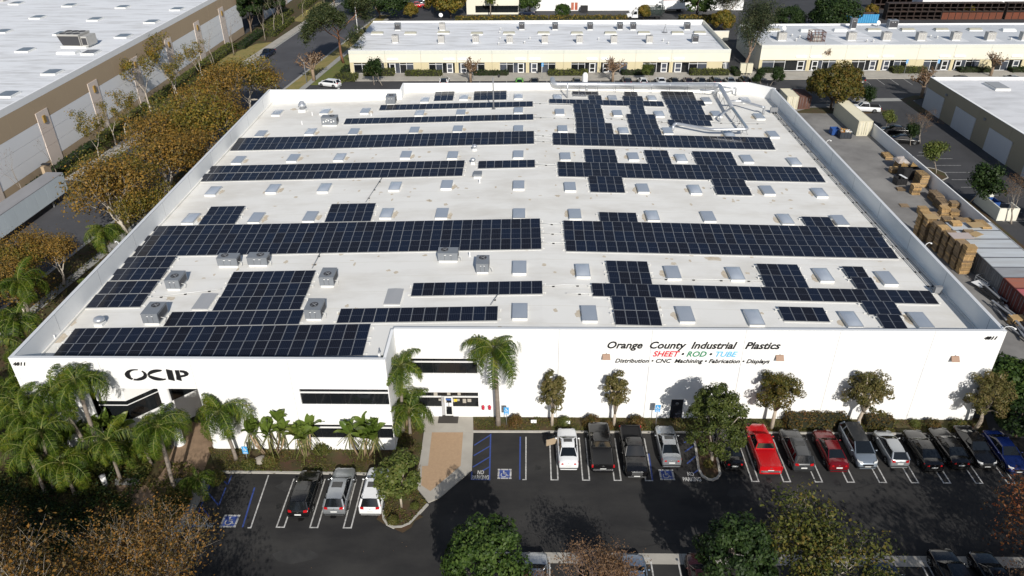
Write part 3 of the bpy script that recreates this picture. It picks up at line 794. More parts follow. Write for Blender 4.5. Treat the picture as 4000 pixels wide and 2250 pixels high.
def panel_mat():
    m = bpy.data.materials.new('solar_cells'); m.use_nodes = True
    n, l = m.node_tree.nodes, m.node_tree.links
    b = n['Principled BSDF']
    b.inputs['Roughness'].default_value = .16; b.inputs['Specular IOR Level'].default_value = .35
    tc = n.new('ShaderNodeTexCoord'); sp = n.new('ShaderNodeSeparateXYZ')
    l.new(tc.outputs['Object'], sp.inputs[0])
    def lines(src, step, off, wd):
        a = n.new('ShaderNodeMath'); a.operation = 'MULTIPLY_ADD'; a.inputs[1].default_value = 1 / step; a.inputs[2].default_value = off
        l.new(src, a.inputs[0])
        f = n.new('ShaderNodeMath'); f.operation = 'FRACT'; l.new(a.outputs[0], f.inputs[0])
        s = n.new('ShaderNodeMath'); s.operation = 'SUBTRACT'; s.inputs[1].default_value = .5; l.new(f.outputs[0], s.inputs[0])
        ab = n.new('ShaderNodeMath'); ab.operation = 'ABSOLUTE'; l.new(s.outputs[0], ab.inputs[0])
        c = n.new('ShaderNodeMath'); c.operation = 'LESS_THAN'; c.inputs[1].default_value = wd / step / 2; l.new(ab.outputs[0], c.inputs[0])
        return c.outputs[0]
    v1 = lines(sp.outputs[0], .176, 0, .014)
    mid = lines(sp.outputs[1], 8, .5, .03)
    oi = n.new('ShaderNodeObjectInfo'); cr = n.new('ShaderNodeValToRGB')
    cr.color_ramp.elements[0].color = (.0085, .0075, .0095, 1); cr.color_ramp.elements[1].color = (.007, .011, .024, 1)
    l.new(oi.outputs['Random'], cr.inputs[0])
    m1 = n.new('ShaderNodeMix'); m1.data_type = 'RGBA'; l.new(v1, m1.inputs['Factor']); l.new(cr.outputs[0], m1.inputs['A']); m1.inputs['B'].default_value = (.036, .042, .06, 1)
    m2 = n.new('ShaderNodeMix'); m2.data_type = 'RGBA'; l.new(mid, m2.inputs['Factor']); l.new(m1.outputs['Result'], m2.inputs['A']); m2.inputs['B'].default_value = (.085, .095, .12, 1)
    l.new(m2.outputs['Result'], b.inputs['Base Color'])
    return m
M_CELL = panel_mat()
M_PFRAME = mat('panel_frame', (.30, .31, .325), .4, metal=.2)
def panel_mesh():
    b = MB(); hx, hy, t, f = .55, 1.1, .04, .022
    for x0, x1, y0, y1 in ((-hx, hx, -hy, -hy + f), (-hx, hx, hy - f, hy), (-hx, -hx + f, -hy + f, hy - f), (hx - f, hx, -hy + f, hy - f)):
        b.box(x0, x1, y0, y1, -t, 0, 0)
    b.face([(-hx + f, -hy + f, -.005), (hx - f, -hy + f, -.005), (hx - f, hy - f, -.005), (-hx + f, hy - f, -.005)], 1)
    b.face([(-hx + f, hy - f, -.03), (hx - f, hy - f, -.03), (hx - f, -hy + f, -.03), (-hx + f, -hy + f, -.03)], 0)
    return b.mesh('solar_panel', [M_PFRAME, M_CELL])
PANEL = panel_mesh()
TILT = R(5)
ALAB = {
 'A1': 'small two row solar array of six panels by the rear parapet, left of the mast',
 'A2': 'small two row solar array of ten panels behind the antenna mast by the rear parapet',
 'A3': 'long single row of solar panels farthest back on the left roof, under the mast',
 'A4': 'single row of solar panels second from the rear on the left roof slope',
 'A5': 'long double row of solar panels at left, in front of two single rows',
 'A6': 'double row of solar panels on the left roof ending at a round vent',
 'A7': 'short single row of solar panels right of the round vents at mid roof',
 'A8': 'two row block of eight solar panels near the left parapet above the widest array',
 'A9': 'two row block of ten solar panels on top of the widest left array',
 'A10': 'widest left solar array, three full rows across the middle of the roof',
 'A11': 'four short rows of five solar panels stepping down along the left parapet',
 'A12': 'stepped solar block between grey air conditioners at front left',
 'A14': 'two long rows of solar panels right behind the front left parapet',
 'A15': 'single row of solar panels in the centre below the square air conditioner',
 'A16': 'single row of solar panels behind the tall palm at the front facade',
 'B2': 'long single row of solar panels at the rear right with small clusters behind it',
 'B1': 'six row stack of solar panels at the rear right, left of two other stacks',
 'B3a': 'tiny two row solar cluster close to the rear duct, middle of the right side',
 'B3': 'narrow stepped stack of solar panels between two other stacks at the rear right',
 'B4': 'seven row solar stack beside the silver ducts at the rear right',
 'B5': 'long double row of solar panels in front of the three rear stacks',
 'B6a': 'left one of three two row solar blocks behind the right mid roof double row',
 'B6b': 'middle and smallest of three two row solar blocks behind the right double row',
 'B6c': 'right one of three two row solar blocks behind the right mid roof double row',
 'B6': 'long double row of solar panels on the right between five small blocks',
 'B6d': 'left two row solar block hanging below the right mid roof double row',
 'B6e': 'right two row solar block hanging below the right mid roof double row',
 'B7a': 'four solar panels in one row standing on the widest right array',
 'B7b': 'three solar panels in one row near the right end of the widest right array',
 'B7': 'widest right solar array, three full rows across the middle of the roof',
 'B8a': 'two row block of eight solar panels at front right, nearest the roof centre',
 'B8': 'long single row of solar panels across the front right roof',
 'B8b': 'two row block of eight solar panels between two skylights at front right',
 'B8c': 'two by two solar block at front right nearest the right parapet',
 'B8d': 'two row solar block closest to the facade behind the company lettering',
 'B8e': 'four solar panels in one row alone behind the front right facade',
 'B8f': 'five solar panels in two stepped rows by the front right corner skylight',
}
M_RAIL = mat('mounting_rail', (.62, .62, .60), .5)
def make_array(key, rows):
    cx = sum((r[0] + r[1]) / 2 for r in rows) / len(rows); cy = sum(r[3] for r in rows) / len(rows)
    z0 = roof_z(cx)
    t = thing('solar_array', ALAB[key], 'solar array', (cx, cy, z0), 0, 'solar arrays on the flat roof')
    for x0, x1, n, y in rows:
        st = (x1 - x0) / n
        for i in range(n):
            x = x0 + (i + .5) * st
            o = link('solar_panel', PANEL, t)
            o.location = (x - cx, y - cy, roof_z(x) + .225 - z0)
            o.rotation_euler = (TILT, math.atan(1 / 42.5) * (1 if x > 1.5 else -1), 0)
            o.scale = (st / 1.122, 1, 1)
        for dy, h in ((-.75, .11), (.75, .24)):
            b = MB(); xa, xb = x0 - .35, x1 + .35
            za, zb = roof_z(xa) + h - z0, roof_z(xb) + h - z0
            b.grid([[(xx - cx, y - cy + dy - .03, zz - .05), (xx - cx, y - cy + dy + .03, zz - .05), (xx - cx, y - cy + dy + .03, zz), (xx - cx, y - cy + dy - .03, zz)] for xx, zz in ((xa, za), (xb, zb))], 0, False, True, True)
            k = max(2, int((xb - xa) / 2.5))
            for j in range(k + 1):
                xx = xa + .1 + (xb - xa - .2) * j / k
                b.box(xx - cx - .04, xx - cx + .04, y - cy + dy - .04, y - cy + dy + .04, roof_z(xx) - z0, roof_z(xx) + h - .04 - z0)
            b.build('mounting_rail', M_RAIL, t)
        b = MB()   # pale ballast tray edge along the low side
        b.grid([[(xx - cx, y - cy - 1.12, roof_z(xx) - z0 + .005), (xx - cx, y - cy - 1.2, roof_z(xx) - z0 + .005), (xx - cx, y - cy - 1.2, roof_z(xx) - z0 + .06), (xx - cx, y - cy - 1.12, roof_z(xx) - z0 + .06)] for xx in (x0, x1)], 0, False, True, True)
        b.build('edge_tray', M_RAIL, t)
for k, v in ARR.items(): make_array(k, v)

# ---------------------------------------------------------------- skylights
M_DOME = mat('acrylic_dome', (.36, .40, .46), .18, .35, .35, (.52, .56, .60), spec=.6)
M_DOME2 = mat('acrylic_flat', (.30, .335, .385), .22, .35, .35, (.40, .43, .47), spec=.55)
M_CURB = mat('skylight_curb', (.74, .74, .72), .6)
def skylight(name, w_, d_, h, bulge, dm):
    t = thing(name, 'x', 'skylight')
    b = MB(); b.box(-w_ / 2, w_ / 2, -d_ / 2, d_ / 2, 0, h)
    b.build('curb', M_CURB, t)
    b = MB(); b.box(-w_ / 2 - .02, w_ / 2 + .02, -d_ / 2 - .02, d_ / 2 + .02, h + .002, h + .06)
    b.build('frame', M_GALV, t)
    n = 7; rows = []
    for i in range(n):
        v = -1 + 2 * i / (n - 1); r = []
        for j in range(n):
            u = -1 + 2 * j / (n - 1)
            r.append((u * (w_ / 2 - .05), v * (d_ / 2 - .05), h + .063 + bulge * (1 - abs(u) ** 2.6) ** .6 * (1 - abs(v) ** 2.6) ** .6))
        rows.append(r)
    b = MB(); b.grid(rows)
    b.build('dome', dm, t)
    return t
SKY_A = skylight('skylight', 1.4, 2.55, .26, .16, M_DOME); SKY_A.location = (0, 0, -50)
SKY_B = skylight('skylight', 1.4, 2.55, .26, .03, M_DOME2); SKY_B.location = (0, 0, -50)
SKY_ROWS = [
 ('front', [(-0.62,59.77,9.35), (5.87,59.49,9.3), (14.92,59.74,9.08), (21.29,59.47,8.93), (30.36,59.52,8.72), (36.94,59.66,8.57)], 'bbbaab'),
 ('second', [(-0.74,68.12,9.35), (5.77,67.57,9.3), (15.01,67.59,9.08), (21.47,67.64,8.93), (30.57,67.82,8.72), (36.91,67.46,8.57)], 'babaab'),
 ('third', [(-40.47,81.49,8.41), (-32.43,81.34,8.6), (-25.89,81.37,8.76), (-16.78,81.83,8.97), (-10.11,81.51,9.13), (-0.91,80.98,9.34), (5.67,80.97,9.3), (14.81,81.01,9.09), (21.44,81.14,8.93), (30.45,80.86,8.72), (36.84,80.87,8.57)], 'abbabbbabab'),
 ('fourth', [(-40.68,89.62,8.41), (-32.92,89.97,8.59), (-26.19,89.87,8.75), (-16.99,89.9,8.96), (-10.32,90.06,9.12), (-1.04,89.43,9.34), (5.49,89.01,9.31), (14.73,89.02,9.09), (21.33,89.01,8.93), (30.62,89.27,8.71), (37.1,88.88,8.56)], 'aaaabbbbaba'),
 ('fifth', [(-40.93,100.43,8.4), (-33.15,100.72,8.58), (-26.48,100.62,8.74), (-17.14,100.97,8.96), (-10.44,100.4,9.12), (-1.21,100.14,9.34), (5.32,99.44,9.31), (14.82,100.01,9.09), (21.44,99.8,8.93), (30.67,100.05,8.71), (37.05,99.39,8.56)], 'bbabbbbbaba'),
 ('sixth', [(-41.03,111.27,8.4), (-33.41,111.73,8.58), (-26.59,111.26,8.74), (-17.28,111.29,8.96), (-10.6,111.4,9.12), (-1.31,110.84,9.33), (5.39,110.89,9.31), (14.59,110.59,9.09), (21.34,110.94,8.93), (30.45,110.19,8.72), (37.13,110.4,8.56)], 'babbbbbabab'),
 ('seventh', [(-41.41,121.5,8.39), (-33.44,121.56,8.58), (-26.68,121.3,8.74), (-17.48,119.47,8.95), (-10.74,119.31,9.11), (-1.4,119.6,9.33), (5.25,118.88,9.31), (14.53,118.9,9.09), (21.25,118.95,8.94), (30.57,119.58,8.72), (37.26,118.78,8.56)], 'bababbbbabb'),
 ('rear', [(-17.42,126.59,8.95), (-10.85,127.51,9.11), (-1.49,127.12,9.33), (5.16,126.85,9.31), (14.5,126.95,9.09), (21.24,127.43,8.94), (30.46,126.97,8.72), (37.15,127.44,8.56)], 'aaaababb'),
]
for rn, ps, kinds in SKY_ROWS:
    for i, (p, k) in enumerate(zip(ps, kinds)):
        kind = 'grey domed' if k == 'a' else 'flat topped grey'
        last = ' at its right end' if i == len(ps) - 1 else ''
        where = ('row nearest the facade' if rn == 'front' else 'row by the rear parapet' if rn == 'rear' else rn + ' row from the facade')
        if rnd.random() < .8 and abs(p[0]) > 3: up = .95 if p[0] < 1.5 else -.95; stain(p[0] + up, p[1] + rnd.uniform(-.3, .3), .38, rnd.uniform(.7, 1.15))
        dup(SKY_A if k == 'a' else SKY_B, (p[0], p[1], roof_z(p[0])), 0, f'{kind} skylight, {ORD[i]} from the left in the skylight {where}', None, 'skylights on the main roof')
for s_ in (SKY_A, SKY_B):
    for ch in list(s_.children): bpy.data.objects.remove(ch)
    bpy.data.objects.remove(s_)
for (px, lab) in (((-31.77,62.58,8.52), 'plain grey roof hatch beside the stepped solar block at front left'), ((-13.04,62.88,8.96), 'pale grey creased roof hatch left of the centre single solar row')):
    t = thing('roof_hatch', lab, 'roof hatch', (px[0], px[1], roof_z(px[0])))
    MB().box(-.78, .78, -1.4, 1.4, 0, .2).build('curb', M_CURB, t)
    b = MB(); b.grid([[(-.8, -1.42, .205), (0, -1.42, .23), (.8, -1.42, .205)], [(-.8, 1.42, .205), (0, 1.42, .26), (.8, 1.42, .205)]], 0, False)
    b.box(-.8, .8, -1.44, -1.42, .1, .22); b.build('lid', mat('hatch_lid', (.34, .345, .355), .6), t)

# ---------------------------------------------------------------- rooftop air conditioners
M_ACB = mat('ac_cabinet', (.20, .215, .235), .5, .4, 1.2, (.15, .16, .175))
M_ACL = mat('ac_cabinet_light', (.42, .41, .39), .55, .4, 1.2, (.33, .32, .30))
M_VENT = mat('ac_louvre', (.05, .05, .055), .6)
def ac_unit(label, p, w_, d_, h, fan, group, mt=None, louvre='side', rz=0, zz=None, curb=True, fr=.36, white=False):
    z = roof_z(p[0]) if zz is None else zz
    t = thing('air_conditioner', label, 'air conditioner', (p[0], p[1], z), rz, group)
    mt = mt or M_ACB
    c = .25 if curb else .12
    MB().box(-w_ / 2 + .08, w_ / 2 - .08, -d_ / 2 + .08, d_ / 2 - .08, 0, c).build('curb', M_CURB, t)
    b = MB(); b.box(-w_ / 2, w_ / 2, -d_ / 2, d_ / 2, c, c + h - .06); b.box(-w_ / 2 - .02, w_ / 2 + .02, -d_ / 2 - .02, d_ / 2 + .02, c + h - .06, c + h)
    body = b.build('cabinet', mt, t)
    for k in range(1, 3):
        MB().box(-w_ / 2 + w_ * k / 3 - .012, -w_ / 2 + w_ * k / 3 + .012, -d_ / 2 - .008, -d_ / 2, c + .05, c + h - .1).build('panel_seam', M_VENT, body)
    if fan:
        fx, fy = fan[0] * (w_ / 2 - fr - .08), fan[1] * (d_ / 2 - fr - .08)
        b = MB(); b.lathe([(fr, c + h), (fr + .04, c + h + .05), (fr - .01, c + h + .05), (fr - .03, c + h + .012), (.001, c + h + .012)], 20, 0, (fx, fy))
        g = b.build('fan_guard', M_VENT, t)
        b = MB()
        for k in range(4):
            a = k * math.pi / 2 + .4
            b.face([(fx + r * math.cos(a + s), fy + r * math.sin(a + s), c + h + .03 + dz) for r, s, dz in ((.06, 0, 0), (fr - .06, .1, 0), (fr - .06, .62, .015), (.06, .9, .015))])
        b.build('fan_blades', M_GREY, g)
        MB().lathe([(.08, c + h + .045), (.08, c + h + .07), (.001, c + h + .075)], 8, 0, (fx, fy)).build('fan_hub', M_GREY, g)
    if louvre == 'side':
        for sx in (-1, 1):
            b = MB(); n = 6
            for k in range(n):
                z0 = c + .15 + (h - .35) * k / n
                b.box(sx * (w_ / 2) - .012, sx * (w_ / 2) + .012, -d_ / 2 + .15, d_ / 2 - .15, z0, z0 + (h - .35) / n * .6)
            b.build('louvre', M_VENT, t)
    elif louvre == 'front':
        b = MB(); b.box(-w_ / 2 + .12, w_ / 2 - .1, -d_ / 2 - .015, -d_ / 2 + .02, c + .1, c + h - .2)
        b.build('louvre', M_VENT, t)
    MB().tube([(w_ / 2 + .02, -d_ / 4, c + .35), (w_ / 2 + .3, -d_ / 4, c + .3), (w_ / 2 + .32, -d_ / 4 - .05, .05)], .035, 6).build('gas_pipe', M_RAIL, t)
    b = MB(); b.box(-w_ * .18, -w_ * .08, -d_ / 2 - .02, -d_ / 2, c + h * .7, c + h * .76); b.box(w_ * .1, w_ * .2, -d_ / 2 - .02, -d_ / 2, c + h * .7, c + h * .76)
    if white:
        for k in range(5): b.box(-w_ * .4 + k * w_ * .17, -w_ * .33 + k * w_ * .17, -d_ / 2 - .02, -d_ / 2, c + h * (.3 + .1 * (k % 3)), c + h * (.5 + .1 * (k % 3)))
    b.build('sticker', M_TRIM, t)
    return t
GA = 'grey air conditioners on the main roof'
for lab, p, w_, d_, h, fan, wh in (
    ('left one of two wide air conditioners in front of the widest left array', (-31.85,69.52,8.32), 2.16, 1.22, 0.90, (-.6, .4), 0),
    ('right one of two wide air conditioners in front of the widest left array', (-28.65,69.58,8.39), 2.11, 1.22, 0.90, (.4, .3), 0),
    ('wide air conditioner touching the front of the widest array near the roof centre', (-8.34,69.78,8.87), 2.11, 1.32, 0.90, (-.6, .6), 0),
    ('deep air conditioner beside the central aisle, right of the wide one', (-4.54,67.21,8.96), 1.30, 1.88, 0.98, (0, .7), 0),
    ('air conditioner right of the four short rows by the left parapet', (-35.88,64.93,8.22), 1.44, 1.97, 1.01, (.1, -.2), 0),
    ('air conditioner right of the top of the stepped solar block', (-20.17,65.04,8.59), 1.44, 1.97, 0.98, (.1, -.5), 0),
    ('air conditioner nearest the left front corner with pipes on its side', (-35.42,58.64,8.23), 1.54, 2.16, 1.05, (.1, .7), 0),
    ('air conditioner between stepped block and single row at front left', (-20.06,58.95,8.59), 1.54, 2.07, 1.01, (.0, -.2), 0),
    ('air conditioner below the step in the rear parapet', (-23.02,124.64,8.52), 1.54, 2.07, 1.17, (.1, 0), 0),
    ('air conditioner with white patches on its front at the rear left', (-31.16,114.59,8.33), 2.40, 1.50, 1.17, (.5, .4), 1)):
    ac_unit(lab, (p[0], p[1] + d_ / 2), w_, d_, h, fan, GA, white=bool(wh))

# vents
def mushroom(p, lab, r=.45):
    t = thing('roof_vent', lab, 'roof vent', (p[0], p[1], roof_z(p[0])))
    MB().box(-r * .8, r * .8, -r * .8, r * .8, 0, .3).build('curb', M_CURB, t)
    MB().lathe([(r * .5, .302), (r * .5, .5), (r, .52), (r * 1.02, .62), (r * .85, .78), (r * .4, .86), (.001, .88)], 16).build('hood', M_GALV, t)
mushroom((-40.49,58.91,8.11), 'round steel mushroom vent on the front left corner of the roof', .5)
mushroom((-7.5,102.7,8.89), 'small round steel vent in front of the long left double row', .36)
mushroom((-7.41,97.56,8.89), 'small round steel vent in the gap at the right end of a double row', .36)
p = (-37.45,122.58,8.18)
t = thing('roof_vent', 'tall conical steel turbine vent at the rear left of the roof', 'roof vent', (p[0], p[1], roof_z(p[0])))
MB().box(-.6, .6, -.6, .6, 0, .4).build('curb', M_CURB, t)
MB().lathe([(.5, .402), (.42, .8), (.7, .85), (.62, 1.3), (.45, 1.35), (.40, 1.65), (.001, 1.68)], 14).build('hood', M_GALV, t)
p = (-6.5,93.04,8.91)
t = thing('roof_vent', 'small grey box vent on a white base below the gap in the double row', 'roof vent', (p[0], p[1], roof_z(p[0])))
MB().box(-.5, .5, -.6, .6, 0, .25).build('curb', M_CURB, t); MB().box(-.55, .55, -.65, .65, .252, .55).build('lid', M_ACB, t)
for i, (p, lab) in enumerate((((-43.53,56.5,8.04), 'white stub pipe on the rust stained corner of the roof'), ((-35.29,120.31,8.23), 'thin white vent pipe right of the turbine vent'), ((-35.85,115.92,8.22), 'low white pipe cap left of the patched air conditioner'), ((-6.13,90.9,8.92), 'short white vent pipe below the small grey box vent'), ((-6.11,71.07,8.92), 'thin white vent pipe between the two central air conditioners'), ((-25.37,119.31,8.47), 'tiny white roof pipe below the first rear skylights'))):
    t = tag(MB().lathe([(.12, 0), (.10, .1), (.07, .12), (.07, .55), (.001, .56)], 8).build('vent_pipe', M_TRIM, None, (p[0], p[1], roof_z(p[0]))), lab, 'vent pipe')
# mast at the rear
p = (-5.5,121.21,8.94)
t = thing('antenna_mast', 'tall slim grey mast standing on the rear left roof', 'mast', (p[0], p[1], roof_z(p[0])))
MB().box(-.3, .3, -.3, .3, 0, .1).build('base', M_GREY, t)
MB().tube([(0, 0, .1), (0, 0, 5.2)], [.13, .10], 8).build('pole', M_GREY, t)
MB().lathe([(.12, 5.0), (.2, 5.2), (.12, 5.45), (.001, 5.5)], 8, 0, (.9, .8)).build('camera', M_DARK, t)
# conduits on the roof
def conduit(pts, lab, r=.045, m=None, feet=True):
    t = thing('roof_conduit', lab, 'conduit')
    P = [(a[0], a[1], roof_z(a[0]) + .16) for a in pts]
    MB().tube(P, r, 6).build('pipe', m or M_RAIL, t)
    for (a, c) in zip(P, P[1:]):
        L = math.dist(a, c); n = int(L / 3) + 1
        for i in range(n):
            k = (i + .5) / n; x, y, z = [a[j] + (c[j] - a[j]) * k for j in range(3)]
            MB().box(x - .12, x + .12, y - .08, y + .08, z - .155, z - r - .002).build('support_block', M_DARK, t)
for pts, lab in (
    ([(1.62,78.54,9.1), (4.16,78.28,9.04)], 'upper white conduit across the aisle between the two widest arrays'),
    ([(1.68,76.02,9.1), (4.16,75.98,9.04)], 'middle white conduit across the aisle between the two widest arrays'),
    ([(1.66,73.75,9.1), (4.24,73.8,9.04)], 'lower white conduit across the aisle between the two widest arrays'),
    ([(1.14,96.62,9.09), (4.04,96.32,9.04)], 'white conduit crossing the aisle beside the short single row'),
    ([(1.04,123.49,9.09), (7.65,123.34,8.96)], 'white conduit crossing the rear aisle from the farthest single row'),
    ([(1.04,116.36,9.09), (7.6,116.24,8.96)], 'white conduit crossing the rear aisle from the second single row'),
    ([(1.09,108.14,9.09), (3.68,107.82,9.05)], 'upper white conduit between the long double rows at the rear'),
    ([(1.07,105.61,9.09), (3.73,105.44,9.05)], 'lower white conduit between the long double rows at the rear'),
    ([(1.64,64.42,9.1), (3.71,64.75,9.05), (6.49,64.79,8.98)], 'white conduit between the centre row and the front right row'),
    ([(3.89,63.18,9.04), (6.53,63.22,8.98)], 'short white conduit stub in front of the front right row'),
    ([(12.78,66.45,8.83), (24,66.5,8.57)], 'long white conduit behind the front right row of panels'),
    ([(-19.22,93.1,8.61), (-19.99,85.39,8.59)], 'thin dark conduit running down from a double row at left'),
    ([(-22.57,72.56,8.53), (-22.64,68.83,8.53)], 'thin dark conduit between the widest array and the stepped block'),
    ([(-37.78,63.45,8.18), (-30.98,64.92,8.34)], 'white conduit from the short rows to the stepped solar block'),
    ([(12.49,116.42,8.84), (15.87,116.41,8.76)], 'white conduit between the first and second rear solar stacks'),
    ([(20.24,115.64,8.66), (22.14,115.29,8.61)], 'white conduit between the second and third rear solar stacks'),
    ([(29.04,115.51,8.45), (37.64,115.6,8.25)], 'white conduit from the duct side stack to the right parapet run'),
    ([(-2.79,63.06,9), (-3.42,61.12,8.98)], 'dark conduit slanting down to the single row behind the tall palm')):
    conduit(pts, lab, .045, M_GREY if 'dark' in lab else None)
for off, lab in ((0, 'inner one of two dark conduits running along the right parapet'), (.45, 'outer one of two dark conduits running along the right parapet')):
    a, c = (40.18,122.42,8.19), (40.71,64.85,8.18)
    conduit([(a[0] + off, a[1]), (c[0] + off, c[1])], lab, .06, M_GREY)
p = (40.7,64.94,8.18)
t = thing('junction_box', 'dark electrical box where the parapet conduits meet the front right row', 'electrical box', (p[0] + .2, p[1], roof_z(p[0])))
MB().box(-.35, .35, -.2, .2, .15, .85).build('cabinet', M_GREY, t); MB().box(-.3, -.25, -.15, .15, 0, .15).build('leg', M_GREY, t); MB().box(.25, .3, -.15, .15, 0, .15).build('leg', M_GREY, t)
p = (40.24,121.15,8.19)
t = thing('junction_box', 'small dark box at the rear end of the parapet conduits', 'electrical box', (p[0], p[1], roof_z(p[0])))
MB().box(-.6, .6, -.15, .15, .3, 1.0).build('cabinet', M_GREY, t); MB().box(-.55, -.45, -.1, .1, 0, .3).build('leg', M_GREY, t); MB().box(.45, .55, -.1, .1, 0, .3).build('leg', M_GREY, t)

# ---------------------------------------------------------------- silver ducts at the rear right
t = thing('exhaust_duct', 'long silver exhaust duct along the rear parapet bending towards the front', 'duct')
def bend(pts, r, seg=4):
    """rounds the corners of a path"""
    P = [Vector(p) for p in pts]; out = [P[0]]
    for a, b_, c in zip(P, P[1:], P[2:]):
        k = min(r, (a - b_).length * .45, (c - b_).length * .45)
        s, e = b_ + (a - b_).normalized() * k, b_ + (c - b_).normalized() * k
        for i in range(seg + 1):
            u = i / seg; out.append(s * (1 - u) ** 2 + b_ * 2 * u * (1 - u) + e * u * u)
    return out + [P[-1]]
pA = (4.39,132.6,11.01); pB = (4.48,130.9,10.22); pC = (32.55,130.9,9.99)
zd = pC[2]
pD = (32.76,118.69,9.9); pE = (32.91,109.16,9.7)
MB().tube(bend([(pA[0], 132.6, 9.0), (pA[0], 132.6, pA[2]), (pB[0], 130.9, pB[2]), (pC[0], 130.9, zd)], .9), .42, 14).build('duct_run', M_GALV, t)
MB().tube(bend([(pC[0] - .3, 130.9, zd), (pC[0] + .8, 130.6, zd), pD], .9), [.42] * 3 + [.38] * 3 + [.30], 12).build('duct_run', M_GALV, t)
pF = (27.67,109.53,9.5); pG = (22.73,112.76,9.4); pH = (22.28,111.85,8.61)
MB().tube(bend([pD, pE, pF, pG, (pH[0], pH[1], 9.2), (pH[0], pH[1], roof_z(pH[0]))], .6), .23, 10).build('duct_run', M_GALV, t)
for q in range(9):
    x = pB[0] + (pC[0] - pB[0]) * (q + .5) / 9
    z_ = pB[2] + (zd - pB[2]) * (q + .5) / 9
    b = MB(); b.lathe([(.42, -.05), (.45, -.05), (.45, .05), (.42, .05)], 14); o = b.build('flange', M_GALV, t, (x, 130.9, z_)); o.rotation_euler = (0, R(90), 0)
    MB().box(x - .04, x + .04, 130.85, 130.95, roof_z(x), z_ - .4).build('duct_post', M_GREY, t)
for k in (.25, .55, .85):
    for a, c in ((pD, pE),):
        x, y, z_ = [a[j] + (c[j] - a[j]) * k for j in range(3)]
        for s in (-1, 1): MB().tube([(x, y, z_ - .15), (x + s * .5, y, roof_z(x))], .035, 5).build('duct_post', M_GREY, t)
for k in (.2, .5, .8):
    x, y, z_ = [(pC[j] if j != 1 else 130.6) + (pD[j] - (pC[j] if j != 1 else 130.6)) * k for j in range(3)]
    for s in (-1, 1): MB().tube([(x, y, z_ - .2), (x + s * .5, y, roof_z(x))], .035, 5).build('duct_post', M_GREY, t)
def small_duct(lab, pts, r=.17, rad=.5):
    t = thing('exhaust_duct', lab, 'duct', (0, 0, 0), 0, 'silver exhaust ducts on the rear roof')
    MB().tube(bend(pts, rad), r, 9).build('duct_run', M_GALV, t)
    return t
q = (36.25,130.62,8.28)
small_duct('thin silver duct with a long level arm beside the rear right chamfer', [(pC[0] + .6, 130.4, zd - .1), (35.65,129.74,9.8), (q[0], q[1], 9.6), (q[0], q[1], roof_z(q[0]))])
q = (38.4,120.52,8.23)
small_duct('silver branch duct reaching to a skylight near the right parapet', [(33.14,122.7,9.7), (35.31,122.96,9.7), (38.09,119.86,9.6), (q[0], q[1], 9.4), (q[0], q[1], roof_z(q[0]))], .2)
q = (30.39,116.31,8.42); q2 = (31.05,116.49,8.4)
small_duct('silver branch duct ending in two legs beside the seven row stack', [(32.91,119.57,9.7), (30.72,116.7,9.5), (q[0], q[1], 9.2), (q[0], q[1], roof_z(q[0]))], .16)
q = (32.91,130.39,8.36)
small_duct('short silver duct elbow under the big bend at the rear', [(29.74,129.47,9.6), (32.43,129.2,9.5), (q[0], q[1], 9.2), (q[0], q[1], roof_z(q[0]))], .14)
p = (10.42,131.99,8.89)
t = thing('exhaust_hood', 'large white elbow exhaust stack rising behind the rear parapet', 'exhaust', ((10.2,133.2,10.39)[0], 133.2, 0))
MB().lathe([(.5, 0), (.5, 11.0), (.42, 11.4), (.25, 11.6), (.001, 11.65)], 14).build('stack', M_TRIM, t)
t = thing('exhaust_hood', 'short steel vent pipe with an open mouth in front of the rear duct', 'exhaust', (p[0], p[1], roof_z(p[0])))
MB().tube(bend([(0, 0, 0), (0, 0, .6), (0, -.6, .75)], .4), .32, 12).build('stack', M_GALV, t)
p = (6.82,127.11,8.97)
t = thing('steam_vent', 'thin steel vent stack with crossarms left of the rear solar cluster', 'vent', (p[0], p[1], roof_z(p[0])))
MB().tube([(0, 0, 0), (0, 0, 2.6)], .13, 8).build('stack', M_GALV, t); MB().tube([(-.4, 0, 1.2), (.45, 0, 1.2)], .06, 6).build('crossarm', M_GALV, t)

